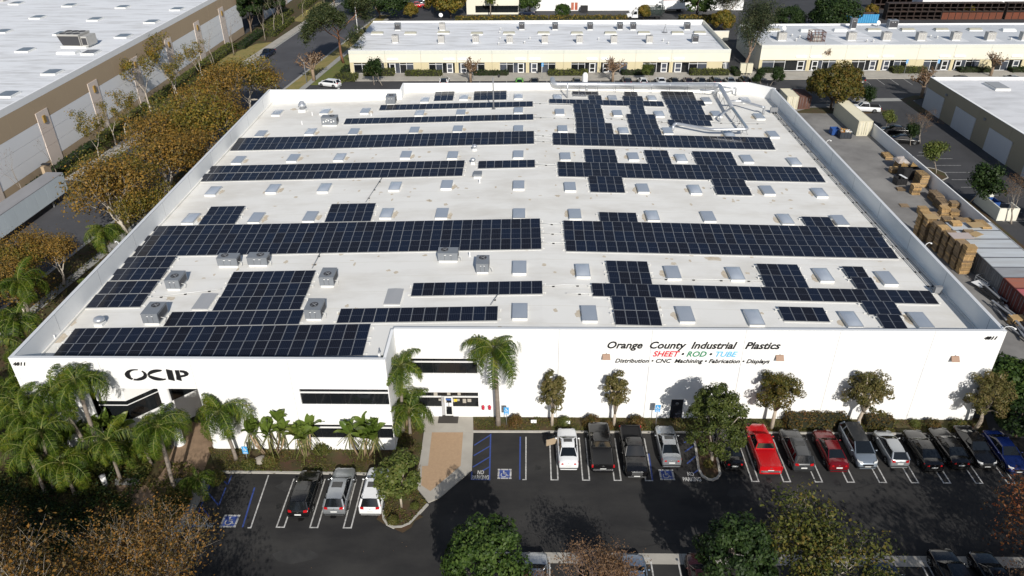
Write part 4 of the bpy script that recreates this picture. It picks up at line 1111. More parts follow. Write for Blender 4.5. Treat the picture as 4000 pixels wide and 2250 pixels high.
# ---------------------------------------------------------------- neighbouring buildings
M_CREAM = mat('cream_stucco', (.72, .69, .585), .9, .4, .4, (.67, .635, .53))
M_SAND = mat('sand_stucco', (.60, .53, .345), .9, .4, .4, (.55, .48, .31))
M_PALE = mat('pale_green_band', (.63, .64, .57), .9, .4, .4, (.58, .59, .52))
M_TANW = mat('tan_stucco', (.44, .335, .225), .9, .4, .15, (.40, .30, .20))
M_PINK = mat('pinkish_stucco', (.70, .60, .53), .9, .4, .3, (.64, .55, .48))
M_PANELW = mat('pale_grey_stucco', (.80, .80, .81), .9, .4, .2, (.75, .755, .77))
M_BLIND = mat('glazing_with_blinds', (.075, .085, .11), .12, .6, .8, (.03, .035, .045), spec=.6)
def storefront(bld_, y, groups, z1):
    """shop glazing: (x0, x1, door side) in a row"""
    for gi, (x0, x1, side) in enumerate(groups):
        b = MB(); f = .09
        w_ = x1 - x0; dw = min(1.5, w_ * .22)
        xs = [x0, x0 + w_ * .27, x0 + w_ * .52]
        dx = x1 - dw - .5
        if side < 0: xs = [x1 - (q - x0) for q in xs]; dx = x0 + .5
        for q in xs + [dx, dx + dw]: b.box(q - f / 2, q + f / 2, y + .12, y + .24, 0, z1)
        b.box(x0, x1, y + .13, y + .23, 0, .1); b.box(x0, x1, y + .13, y + .23, z1 - .08, z1)
        lo, hi = sorted((xs[0], xs[2])); b.box(lo, hi, y + .13, y + .23, 2.0, 2.1)
        o = b.build('storefront', M_FRAME, bld_)
        ed = sorted(xs + [dx, dx + dw, x0, x1])
        for a, c in zip(ed, ed[1:]):
            if c - a < .2: continue
            isd = abs(a - dx) < .01
            MB().box(a + .05, c - .05, y + .17, y + .2, .1, z1 - .08).build('pane', M_GLASS if (gi * 3 + int(a)) % 3 else M_BLIND, o)
            if isd:
                q = MB(); q.box(a + .04, a + .16, y + .06, y + .13, .05, 2.25); q.box(c - .16, c - .04, y + .06, y + .13, .05, 2.25)
                q.box(a + .16, c - .16, y + .06, y + .13, .05, .3); q.box(a + .16, c - .16, y + .06, y + .13, 2.1, 2.25); q.box(a + .16, c - .16, y + .06, y + .13, 1.0, 1.12)
                q.build('door', M_FRAME, o)
def pill_sign(bld_, x, y, z, wd=2.6, mark=True):
    b = MB(); pts = []
    for k in range(9): pts.append((x + wd / 2 - .25 + .25 * math.cos(R(-90 + k * 22.5)), z + .25 * math.sin(R(-90 + k * 22.5))))
    for k in range(9): pts.append((x - wd / 2 + .25 + .25 * math.cos(R(90 + k * 22.5)), z + .25 * math.sin(R(90 + k * 22.5))))
    b.face([(p[0], y - .12, p[1]) for p in pts])
    for i in range(len(pts)):
        j = (i + 1) % len(pts); b.face([(pts[i][0], y - .002, pts[i][1]), (pts[j][0], y - .002, pts[j][1]), (pts[j][0], y - .12, pts[j][1]), (pts[i][0], y - .12, pts[i][1])])
    o = b.build('sign_panel', M_TRIM, bld_)
    return o
def business_row(name, label, x0, x1, y0, y1, h, joints, groups, signs, roof_m, rl, rr, par_l, par_r):
    t = thing(name, label, 'building')
    ops = [(a, c, 0, 2.45) for a, c, s in groups]
    for a, c in zip([x0] + joints, joints + [x1]):
        for z0, z1, m in ((0, 2.55, M_SAND), (2.56, h - .8, M_CREAM), (h - .79, h, M_PALE)):
            wall_mesh(a + .02, c - .02, z0, z1, y0 + (0 if z0 < 2.5 else -.06 if z0 < h - 1 else -.1), .4, ops).build('wall_panel', m, t)
    MB().box(x0 + .02, x1 - .02, y0 + .42, y0 + .5, 0, h - .3).build('wall_backing', M_DARK, t)
    storefront(t, y0, groups, 2.45)
    for s in signs: pill_sign(t, s, y0 - .06, 3.3)
    MB().box(x0, x0 + .3, y0 + .41, y1, 0, h - (0 if par_l else .25)).build('side_wall', M_CREAM, t)
    MB().box(x1 - .3, x1, y0 + .41, y1, 0, h).build('side_wall', M_CREAM, t)
    MB().box(x0 + .3, x1 - .3, y1 - .3, y1, 0, h + .12).build('rear_wall', M_WHITE, t)
    b = MB(); b.face([(x0 + .3, y0 + .3, h - rl), (x1 - .3, y0 + .3, h - rr), (x1 - .3, y1 - .3, h - rr), (x0 + .3, y1 - .3, h - rl)])
    b.build('roof', roof_m, t)
    b = MB(); b.box(x0, x1, y0 - .12, y0 + .4, h, h + .04); b.build('coping', M_WHITE, t)
    return t
def gx(c, *v): return [T2(c, q) for q in v]
Y1, Y2 = 175.3, 176.7
j1 = [(-32.69,175.3,4.99)[0], (-24.47,175.3,4.97)[0], (-16.27,175.3,4.94)[0], (-8.09,175.3,4.92)[0], (0.14,175.3,4.9)[0], (8.34,175.3,4.87)[0], (16.55,175.3,4.85)[0], (24.75,175.3,4.82)[0], (32.91,175.3,4.8)[0]]
g1 = [((-40.12,175.3,1.39)[0], (-33.08,175.3,1.37)[0], 1), ((-32.34,175.3,1.37)[0], (-26.27,175.3,1.36)[0], -1), ((-22.7,175.3,1.35)[0], (-16.72,175.3,1.33)[0], 1), ((-15.86,175.3,1.33)[0], (-9.82,175.3,1.31)[0], -1),
      ((-6.33,175.3,1.31)[0], (-0.31,175.3,1.29)[0], 1), ((0.45,175.3,1.29)[0], (6.49,175.3,1.27)[0], -1), ((10.11,175.3,1.26)[0], (16.12,175.3,1.25)[0], 1), ((16.92,175.3,1.25)[0], (22.97,175.3,1.23)[0], -1),
      ((26.51,175.3,1.22)[0], (32.59,175.3,1.21)[0], 1), ((33.39,175.3,1.21)[0], (41.12,175.3,1.19)[0], -1), ((44.64,175.3,1.18)[0], (46.19,175.3,1.17)[0], 1)]
s1 = [(-30.98,175.3,3.64)[0], (-17.98,175.3,3.6)[0], (-14.6,175.3,3.59)[0], (-1.57,175.3,3.56)[0], (1.73,175.3,3.59)[0], (14.8,175.3,3.6)[0], (18.16,175.3,3.64)[0], (31.15,175.3,3.62)[0], (34.61,175.3,3.61)[0]]
H1 = 5.25
rowA = business_row('business_building', 'long cream business building with white roof directly behind the main building', -41.0, 46.2, Y1, 206.3, H1, j1, g1, s1, M_ROOF2, .12, .95, 0, 1)
j2 = [(64.6,176.7,4.81)[0], (72.77,176.7,4.79)[0], (80.98,176.7,4.76)[0], (89.1,176.7,4.74)[0], (97.27,176.7,4.71)[0], (105.39,176.7,4.69)[0], 122]
g2 = [((54.1,176.7,1.46)[0], (64.24,176.7,1.44)[0], 1), ((65.08,176.7,1.44)[0], (70.95,176.7,1.42)[0], -1), ((74.54,176.7,1.41)[0], (80.6,176.7,1.39)[0], 1), ((81.44,176.7,1.39)[0], (87.28,176.7,1.38)[0], -1),
      ((90.95,176.7,1.37)[0], (97.01,176.7,1.35)[0], 1), ((97.74,176.7,1.35)[0], (103.61,176.7,1.33)[0], -1), ((107.06,176.7,1.33)[0], (113.15,176.7,1.31)[0], 1), (115.2, 121, -1)]
s2_ = [(62.77,176.7,3.81)[0], (66.04,176.7,3.8)[0], (79.05,176.7,3.81)[0], (82.49,176.7,3.82)[0], (95.3,176.7,3.78)[0], (98.73,176.7,3.77)[0], (111.55,176.7,3.74)[0]]
H2 = 5.85
rowB = business_row('business_building', 'cream business building with grey roof at the upper right, dark left end wall', 53.4, 140, Y2, 198.3, H2, j2, g2, s2_, M_ROOF3, .2, .2, 0, 1)
# rooftop units on both
def rt(p, z): return p
GB = 'rooftop air conditioners on the cream buildings'
def far_ac(c, x, y, z, w_, d_, h, lab, light=True, lou='front'):
    ac_unit(lab, (c[0], c[1] + d_ / 2), w_, d_, h, (0, .3), GB, M_ACL if light else M_ACB, lou if not light else 'none', 0, z, True, .3)
z5 = 4.75
front = [(-31.42,183.22,4.9), (-20.46,183.07,4.9), (-12.31,183.59,4.8), (-4.22,183.69,4.75), (4.15,183.79,4.7), (12.39,184.1,4.65), (20.59,184.2,4.6), (29.06,184.51,4.5), (40.07,185.37,4.45)]
rear = [(-32.76,196.26,4.9), (-21.55,196.64,4.85), (-1.43,197.8,4.7), (7.02,197.89,4.65), (15.9,198.1,4.6), (23.49,198.44,4.5), (26.84,198.38,4.5), (40.6,198.85,4.4)]
def zA(x): return H1 - .12 - .83 * (x + 41) / 87
for i, p in enumerate(front):
    far_ac(p, 0, 0, zA(p[0]), 1.5, 1.4, 1.5, f'beige unit, {ORD[i]} from left in the front row on the middle cream building' if i < 8 else 'tall grey rooftop unit at the right end of the middle cream building', i < 8)
for i, p in enumerate(rear):
    far_ac(p, 0, 0, zA(p[0]), 1.5, 1.4, 1.5, f'dark louvred unit, {ORD[i]} from left in the rear row on the middle cream building', i == 1)
def low_sky(p, z, lab, wd=3.0, m=None):
    t = thing('roof_skylight', lab, 'skylight', (p[0], p[1], z), 0, 'low barrel skylights on the cream buildings')
    MB().box(-wd / 2, wd / 2, -.9, .9, 0, .25).build('curb', M_CURB, t)
    b = MB(); n = 7
    b.grid([[(-wd / 2 * (1 if 0 < j < n - 1 else .98) * (1 - .12 * math.sin(math.pi * j / (n - 1))), -.88 + 1.76 * j / (n - 1), .252 + .38 * math.sin(math.pi * j / (n - 1))), (wd / 2 * (1 - .12 * math.sin(math.pi * j / (n - 1))), -.88 + 1.76 * j / (n - 1), .252 + .38 * math.sin(math.pi * j / (n - 1)))] for j in range(n)])
    b.face([(-wd / 2 * (1 - .12 * math.sin(math.pi * j / (n - 1))), -.88 + 1.76 * j / (n - 1), .252 + .38 * math.sin(math.pi * j / (n - 1))) for j in range(n)][::-1])
    b.face([(wd / 2 * (1 - .12 * math.sin(math.pi * j / (n - 1))), -.88 + 1.76 * j / (n - 1), .252 + .38 * math.sin(math.pi * j / (n - 1))) for j in range(n)])
    b.build('dome', m or mat('weathered_fibreglass', (.42, .41, .34), .5, .5, 1.2, (.30, .29, .22)), t)
lsk = [(-37.24,192.6,5), (-29.01,192.71,4.95), (-20.88,193.67,4.9), (-12.52,192.91,4.85), (-4.57,193.55,4.8), (4.05,193.87,4.7), (12.32,193.97,4.65), (20.71,194.29,4.6), (29.06,194.83,4.5), (37.44,195.04,4.45), (43.03,195.4,4.4)]
for i, p in enumerate(lsk): low_sky(p, zA(p[0]), f'yellowed barrel skylight, {ORD[i]} from the left on the middle cream building')
lsk2 = [(60.1,191.96,5.65), (68,191.31,5.65), (76.21,191.61,5.65), (84.37,191.81,5.65), (92.58,191.79,5.65), (100.68,191.77,5.65), (108.75,191.75,5.65), (116.45,191.1,5.65)]
M_NEWFG = mat('new_fibreglass', (.66, .68, .67), .4)
for i, p in enumerate(lsk2): low_sky(p, H2 - .2, f'barrel skylight, {ORD[i]} from the left on the right hand cream building', 3.2, M_NEWFG if i in (1, 2, 7) else None)
f2 = [(59.35,181.54,5.65), (75.36,181.32,5.65), (83.36,181.21,5.65), (91.31,181.11,5.65), (99.33,181.19,5.65), (107.17,181.08,5.65), (115.06,180.98,5.65)]
for i, p in enumerate(f2):
    far_ac(p, 0, 0, H2 - .2, 1.9, 1.5, 1.6, f'beige unit, {ORD[i]} from left in the front row on the right cream building')
    s = MB(); s.face([(p[0] - 2.4, p[1] - .8, H2 - .192), (p[0] + 2.7, p[1] - .8, H2 - .192), (p[0] + 2.7, p[1] + 2.6, H2 - .192), (p[0] - 2.4, p[1] + 2.6, H2 - .192)])
    s.build('roof_patch', M_ROOF2, rowB)
far_ac((80.09,193.28,5.65), 0, 0, H2 - .2, 1.3, 1.2, 2.3, 'tall narrow rooftop unit near the rear edge of the right cream building', False)
far_ac((90,193.99,5.65), 0, 0, H2 - .2, 2.2, 1.6, 1.7, 'wide dark louvred rooftop unit at the rear of the right cream building', False)
s = MB()
for (xa, xb, ya, yb) in (((73.19,204.25,5.65)[0], (81.55,204.1,5.65)[0], Y2 + 9, 197.9), ((72.72,192.85,5.65)[0], (82.83,192.69,5.65)[0], Y2 + 1, Y2 + 8.9)):
    s.face([(xa, ya, H2 - .194), (xb, ya, H2 - .194), (xb - 2, yb, H2 - .194), (xa - 2, yb, H2 - .194)])
s.build('roof_patch', M_ROOF2, rowB)
p = (67.14,180.18,5.65)
t = thing('equipment_cage', 'rusty open steel cage around equipment on the right cream building', 'cage', (p[0], p[1] + 1.4, H2 - .2))
M_RUST = mat('rusty_steel', (.13, .065, .05), .9, .6, 2, (.08, .04, .03))
b = MB()
for x in (-1.6, -.8, 0, .8, 1.6):
    for y in (-1.3, 1.3): b.box(x - .05, x + .05, y - .05, y + .05, 0, 2.2)
for y in (-.6, .2, .7):
    for x in (-1.6, 1.6): b.box(x - .05, x + .05, y - .05, y + .05, 0, 2.2)
for z in (.3, 1.2, 2.2):
    for y in (-1.3, 1.3): b.box(-1.65, 1.65, y - .06, y + .06, z - .05, z + .05)
    for x in (-1.6, 1.6): b.box(x - .06, x + .06, -1.24, 1.24, z - .05, z + .05)
b.build('cage_frame', M_RUST, t, None, 'stuff')
MB().box(-1.0, 1.0, -.8, .8, 0, 1.4).build('cabinet', M_ACL, t)
for p, z, lab in (((86.99,195.92,5.65), H2 - .2, 'small white satellite dish on the right cream building'), ((59.35,181.8,7.1), H2 + 1.6, 'grey dish aerial on top of a rooftop unit at far left of the right building'), ((-22.96,208.12,5.2), 5.4, 'little white dish on the rear edge of the middle cream building')):
    t = thing('satellite_dish', lab, 'dish', (p[0], p[1], z))
    MB().tube([(0, 0, 0), (0, 0, .9)], .06, 6).build('pole', M_GREY, t)
    b = MB(); b.lathe([(.001, 0), (.3, .05), (.55, .18), (.5, .18), (.001, .03)], 12); o = b.build('reflector', M_TRIM, t, (0, -.1, 1.0)); o.rotation_euler = (R(60), 0, R(20))
p = (34.43,195.95,4.5)
t = thing('tripod_aerial', 'thin tripod aerial on the right part of the middle building roof', 'aerial', (p[0], p[1], zA(p[0])))
for k in range(3): MB().tube([(.7 * math.cos(k * 2.1), .7 * math.sin(k * 2.1), 0), (0, 0, 1.6)], .04, 5).build('leg', M_GREY, t)
MB().tube([(0, 0, 1.5), (0, 0, 3.0)], .04, 5).build('pole', M_GREY, t); MB().lathe([(.7, .02), (.75, .1), (.6, .12), (.001, .12)], 10).build('base', M_GREY, t)
p = (-40.81,194.82,5)
t = thing('roof_vent', 'dark crumpled vent near the left edge of the middle building roof', 'roof vent', (p[0], p[1], zA(p[0])))
MB().lathe([(.3, 0), (.3, .6), (.5, .6), (.35, .95), (.001, 1.0)], 8).build('hood', M_DARK, t)
k = 0
for p, z in (((-20.57,189.95,4.9), 0), ((-6.88,194.13,4.8), 0), ((-6.75,197.98,4.8), 0), ((-6.59,187.51,4.8), 0), ((-6.78,182.34,4.8), 0), ((0.62,188.15,4.7), 0), ((-0.69,183.86,4.7), 0), ((32.7,187.05,4.5), 0), ((33.42,184.06,4.5), 0), ((17.22,187.84,4.6), 0)):
    k += 1
    tag(MB().lathe([(.22, 0), (.2, .4), (.25, .42), (.18, .55), (.001, .56)], 8).build('vent_pipe', M_TRIM, None, (p[0], p[1], zA(p[0]))), f'small white vent stub, {ORD[k - 1]} of ten on the middle cream building roof', 'vent pipe', 'white vent stubs on the middle cream building')
for k, p in enumerate(((62.98,186.17,5.65), (64.34,184.63,5.65), (62.64,181.69,5.65), (78.51,180.5,5.65), (79.91,180.29,5.65), (94.98,184.7,5.65), (96.07,183.69,5.65), (112.05,181.7,5.65))):
    tag(MB().lathe([(.22, 0), (.2, .4), (.25, .42), (.18, .55), (.001, .56)], 8).build('vent_pipe', M_TRIM, None, (p[0], p[1], H2 - .2)), f'small white vent stub, {ORD[k]} from the left on the right cream building roof', 'vent pipe', 'white vent stubs on the right cream building')

# ---- big warehouse on the left
wh = thing('warehouse', 'huge left warehouse with white roof, tan band and pale pilasters', 'building')
WX, WY0, WY1, WH = -79.0, 20, 216, 12.75
def wp(y0, y1, z0, z1, m, nm='wall_panel', th=.3, out=0.0): return MB().box(WX - th, WX + out, y0, y1, z0, z1).build(nm, m, wh)
pil = [66.6 + 16.72 * k for k in range(9)]
edges = [WY0] + [v for p_ in pil for v in (p_, p_ + 3.35)] + [WY1]
for k, (a, c) in enumerate(zip(edges, edges[1:])):
    ispil = k % 2 == 1
    if ispil:
        for z0, z1 in ((0, 4.0), (4.05, 6.2), (6.25, 9.68)): wp(a, c, z0, z1, M_PINK, 'pilaster', .3, .09)
        MB().box(WX + .09, WX + .3, a + 1.35, a + 2.0, 7.75, 8.9).build('wall_lamp', mat('bronze_lamp', (.30, .19, .05), .5), wh)
        wp(a, c, 9.7, 11.68, M_TANW)
    else:
        wp(a, c, 0, 1.95, M_TANW, 'wall_base'); wp(a, c, 1.98, 4.0, M_PANELW); wp(a, c, 4.05, 6.2, M_PANELW); wp(a, c, 6.25, 8.25, M_PANELW)
        for q in (0, .5): wp(a + (c - a) * q + .01, a + (c - a) * (q + .5) - .02, 8.28, 11.68, M_TANW)
    wp(a + .01, c - .01, 11.7, WH, M_PANELW)
wp(WY0, WY1, 0, WH - .1, M_DARK, 'wall_backing', .36, -.3)
MB().box(WX - 110, WX - .66, WY1 - .3, WY1, 0, WH).build('rear_wall', M_PANELW, wh)
b = MB(); b.face([(WX - 110, WY0, 12.3), (WX - .36, WY0, 12.3), (WX - .36, WY1 - .3, 12.3), (WX - 110, WY1 - .3, 12.3)])
b.build('roof', M_ROOF2, wh)
M_WS = mat('warehouse_skylight', (.15, .165, .19), .3)
def wsky(p, lab):
    t = thing('skylight', lab, 'skylight', (p[0], p[1], 12.3), 0, 'skylights on the left warehouse roof')
    MB().box(-1.3, 1.3, -1.5, 1.5, 0, .3).build('curb', M_CURB, t)
    b = MB(); b.grid([[(-1.2, -1.4, .302), (0, -1.4, .34), (1.2, -1.4, .302)], [(-1.2, 1.4, .302), (0, 1.4, .34), (1.2, 1.4, .302)]], 0, False); b.build('dome', M_WS, t)
for p, lab in (((-126.36,194.04,12.5), 'warehouse skylight nearest the top left corner'), ((-111.58,191.23,12.5), 'second warehouse skylight along the top edge'), ((-97.38,188.87,12.5), 'third warehouse skylight along the top edge'), ((-83.1,186.09,12.5), 'warehouse skylight farthest right along the top edge'),
    ((-111.67,177.43,12.5), 'warehouse skylight upper left of the big rooftop chiller'), ((-97.3,175.04,12.5), 'warehouse skylight upper right of the big rooftop chiller'), ((-83.2,172.21,12.5), 'warehouse skylight close to the wall edge at upper right'), ((-111.16,163.22,12.5), 'warehouse skylight cut by the left picture edge, upper one'),
    ((-97.32,161.08,12.5), 'warehouse skylight just above the rooftop chiller'), ((-83.18,158.45,12.5), 'warehouse skylight right of the chiller by the roof edge'), ((-97.04,147.06,12.5), 'warehouse skylight lower left of the rooftop chiller'), ((-83.3,145.13,12.5), 'warehouse skylight just below the chiller on its right'),
    ((-83.15,131.23,12.5), 'warehouse skylight second from the lower left corner of the roof'), ((-83.26,118.26,12.5), 'warehouse skylight at the lowest left of the roof')):
    wsky(p, lab)
p = (-88.54,148.56,12.3)
t = thing('rooftop_chiller', 'big grey flared rooftop chiller with six fans on the left warehouse', 'chiller', (p[0], p[1] + 2.2, 12.3), R(-4))
b = MB(); b.box(-2.6, 2.6, -1.8, 1.8, 0, .35); b.build('curb', M_CURB, t)
b = MB(); b.grid([[(-2.0, -1.6, .36), (1.6, -1.6, .36), (1.6, 1.6, .36), (-2.0, 1.6, .36)], [(-2.7, -2.0, 2.6), (1.8, -2.0, 2.6), (1.8, 2.0, 2.6), (-2.7, 2.0, 2.6)]], 0, False, True, True)
b.box(1.9, 3.1, -1.6, 1.6, .36, 2.2); b.build('cabinet', M_ACL, t)
for k in range(3):
    for s in (-1, 1): MB().lathe([(.62, 2.602), (.66, 2.66), (.55, 2.66), (.5, 2.61), (.001, 2.61)], 14, 0, (-1.9 + k * 1.4, s * .95)).build('fan_guard', M_VENT, t)
b = MB(); b.face([(-2.1, -1.70, .5), (1.5, -1.70, .5), (1.7, -2.02, 2.3), (-2.55, -2.02, 2.3)]); b.build('coil', M_VENT, t)
b = MB(); b.face([(2.0, -1.615, .6), (3.0, -1.615, .6), (3.0, -1.615, 1.9), (2.0, -1.615, 1.9)]); b.build('coil', M_VENT, t)
p = (-87.6,145.08,12.3)
t = thing('roof_hatch', 'white raised roof hatch at the foot of the warehouse chiller', 'roof hatch', (p[0], p[1], 12.3)); MB().box(-1.8, 1.8, -1, 1, 0, .4).build('curb', M_CURB, t); MB().box(-1.7, 1.7, -.9, .9, .402, .47).build('lid', M_ROOF2, t)
p = (-131.3,197.79,12.3)
t = thing('rooftop_chiller', 'second rooftop chiller just visible at the top left corner', 'chiller', (p[0] - 3, p[1] + 1, 12.3)); MB().box(-3, 3, -2, 2, 0, 2.4).build('cabinet', M_ACL, t); MB().lathe([(.7, 2.402), (.7, 2.46), (.001, 2.45)], 12).build('fan_guard', M_VENT, t)
# next warehouse along the same street
t = thing('warehouse', 'pale warehouse farther up the street behind tall pines', 'building')
for k in range(7):
    y = 236 + k * 12
    MB().box(-79.4, -79, y + .02, y + 8.6, 0, 9).build('wall_panel', M_PANELW, t); MB().box(-79.4, -78.92, y + 8.65, y + 11.95, 0, 9.6).build('pilaster', M_PINK, t)
MB().box(-78.99, -78.9, 246, 251, 0, 4.4).build('roll_door', M_DARK, t)
b = MB(); b.face([(-150, 236, 9), (-79.4, 236, 9), (-79.4, 330, 9), (-150, 330, 9)]); b.build('roof', M_ROOF2, t)

# ---- buildings across the top
t = thing('office_building', 'cream office wing with a long dark window at the top centre', 'building')
ox0, ox1 = (-18.58,241,1.33)[0], (-2.58,241,2.43)[0]
oz = ((-16.04,241,2.54), (-15.8,241,0.54))
wx = (-15.89,241,1.61)[0]
ops = [(wx, ox1 - .3, oz[1][2], oz[0][2])]
wall_mesh(ox0, ox1, 0, 11, 241, .3, ops).build('wall', M_CREAM, t)
n = 9; st = (ox1 - .3 - wx) / n
for i in range(n): MB().box(wx + i * st + .03, wx + (i + 1) * st - .03, 241.1, 241.2, oz[1][2], oz[0][2]).build('pane', M_GLASS, t)
MB().box(wx, ox1 - .3, 241.22, 241.28, oz[1][2], oz[0][2]).build('backing', M_DARK, t)
MB().box(ox0, ox0 + .3, 241.31, 262, 0, 11).build('side_wall', M_CREAM, t)
MB().box(ox1 - .3, ox1, 241.31, 246, 0, 11).build('side_wall', M_CREAM, t)
b = MB(); b.face([(ox0 + .3, 241.3, 10.6), (ox1 - .3, 241.3, 10.6), (ox1 - .3, 262, 10.6), (ox0 + .3, 262, 10.6)]); b.build('roof', M_ROOF2, t)
t = thing('white_warehouse', 'blank white warehouse wall with red doors at the top of the picture', 'building')
vx1 = (66.68,246,0.03)[0]
jx2 = [ox1 + .3, (12.48,246,1.42)[0], (23.1,246,1.38)[0], (32.73,246,1.34)[0], (48.59,246,1.28)[0], vx1]
da, db_ = (13.52,246,2.45), (15.55,246,0.08)
ops = [(da[0], db_[0], 0.2, da[2])]
for a, c in zip(jx2, jx2[1:]):
    wall_mesh(a + .02, c - .02, 0, 4.95, 246, .4, ops).build('wall_panel', M_WHITE, t); wall_mesh(a + .02, c - .02, 5.0, 12, 246, .4, ops).build('wall_panel', M_WHITE, t)
MB().box(jx2[0], vx1, 246.42, 246.5, 0, 11.9).build('wall_backing', M_JOINT, t)
MB().box(vx1 - .4, vx1, 246.41, 285, 0, 12).build('side_wall', M_WHITE, t)
b = MB(); b.face([(jx2[0], 246.45, 11.7), (vx1 - .4, 246.45, 11.7), (vx1 - .4, 285, 11.7), (jx2[0], 285, 11.7)]); b.build('roof', M_ROOF2, t)
mrd = mat('rust_red_door', (.36, .07, .035), .7, .6, .6, (.5, .22, .14))
mid = (da[0] + db_[0]) / 2
for a, c in ((da[0] + .05, mid - .15), (mid + .15, db_[0] - .05)): MB().box(a, c, 246.1, 246.2, .2, da[2] - .05).build('door', mrd, t)
MB().box(mid - .14, mid + .14, 246.05, 246.3, .2, da[2] - .05).build('door_post', M_WHITE, t)
t = thing('white_warehouse', 'plain white warehouse at the top right corner behind dark bins', 'building')
rx0 = (119.75,243,2.72)[0]
for k in range(6): MB().box(rx0 + k * 12 + .02, rx0 + k * 12 + 11.98, 243, 243.4, 0, 12).build('wall_panel', M_WHITE, t)
MB().box(rx0, rx0 + .4, 243.41, 280, 0, 12).build('side_wall', M_WHITE, t)
b = MB(); b.face([(rx0 + .4, 243.4, 11.8), (rx0 + 72, 243.4, 11.8), (rx0 + 72, 280, 11.8), (rx0 + .4, 280, 11.8)]); b.build('roof', M_ROOF2, t)

# ---- building on the right edge
t = thing('workshop_building', 'low white roofed building at the right edge with shaded west wall', 'building')
EX, EY0, EY1, EH = 79.2, 88, 150, 6
M_TAUPE = mat('taupe_stucco', (.36, .30, .21), .9, .4, .3, (.31, .26, .18))
M_GRYW = mat('grey_stucco', (.56, .55, .55), .9, .4, .3, (.50, .49, .49))
y = EY1; k = 0
while y > EY0:
    d_ = 7.2 if k % 2 == 0 else 4.6
    MB().box(EX, EX + .3, max(EY0, y - d_) + .03, y - .03, 0, 3.95).build('wall_panel', M_GRYW, t) if k % 2 == 0 else MB().box(EX + .12, EX + .3, max(EY0, y - d_) + .03, y - .03, 0, 3.95).build('roll_door', M_TAUPE, t)
    y -= d_; k += 1
y = EY1
while y > EY0:
    MB().box(EX, EX + .3, max(EY0, y - 9.9) + .02, y - .02, 3.98, EH).build('wall_panel', M_TAUPE, t); y -= 9.9
MB().box(EX + .31, 140, EY1 - .3, EY1, 0, EH).build('rear_wall', M_WHITE, t)
MB().box(EX - .02, EX + .4, EY0, EY1, EH, EH + .06).build('coping', M_WHITE, t)
b = MB(); b.face([(EX + .3, EY0, EH - .5), (140, EY0, EH - .5), (140, EY1 - .3, EH - .5), (EX + .3, EY1 - .3, EH - .5)]); b.build('roof', mat('dirty_white_roof', (.66, .66, .67), .85, .7, .25, (.40, .40, .40), stretch=(.5, 1.2, 1), detail=9, lo=.45, hi=.72), t)
for k in range(4): MB().box(EX - .25, EX, 100 + 14 * k, 100.5 + 14 * k, 4.6, 4.95).build('wall_lamp', M_GREY, t)
p = (89.41,144.52,5.5)
t = thing('skylight', 'grey skylight with white kerb on the right edge workshop roof', 'skylight', (p[0], p[1], 5.5)); MB().box(-1.4, 1.4, -2.2, 2.2, 0, .4).build('curb', M_CURB, t); MB().box(-1.3, 1.3, -2.1, 2.1, .402, .5).build('dome', mat('cloudy_dome', (.33, .33, .33), .4), t)

# ---------------------------------------------------------------- yard on the right: wall, containers, pallets
t = thing('yard_wall', 'long low white wall between the yard and the side parking lot', 'wall')
y = 62.0
while y < 133:
    MB().box(62.7, 62.9, y + .01, min(y + 6.1, 133.5) - .01, 0, 2.2).build('wall_panel', M_WHITE, t); y += 6.1
M_CREAMC = mat('cream_container', (.62, .58, .44), .55, .3, .5, (.50, .46, .35))
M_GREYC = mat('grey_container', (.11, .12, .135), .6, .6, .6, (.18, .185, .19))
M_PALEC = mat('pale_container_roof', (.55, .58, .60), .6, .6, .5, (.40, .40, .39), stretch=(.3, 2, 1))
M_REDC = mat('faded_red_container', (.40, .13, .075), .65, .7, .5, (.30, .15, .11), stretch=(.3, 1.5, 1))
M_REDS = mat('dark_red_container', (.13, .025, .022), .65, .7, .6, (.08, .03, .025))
M_PINKC = mat('pink_container_roof', (.47, .12, .13), .65, .6, .5, (.36, .15, .14), stretch=(.3, 1.5, 1))
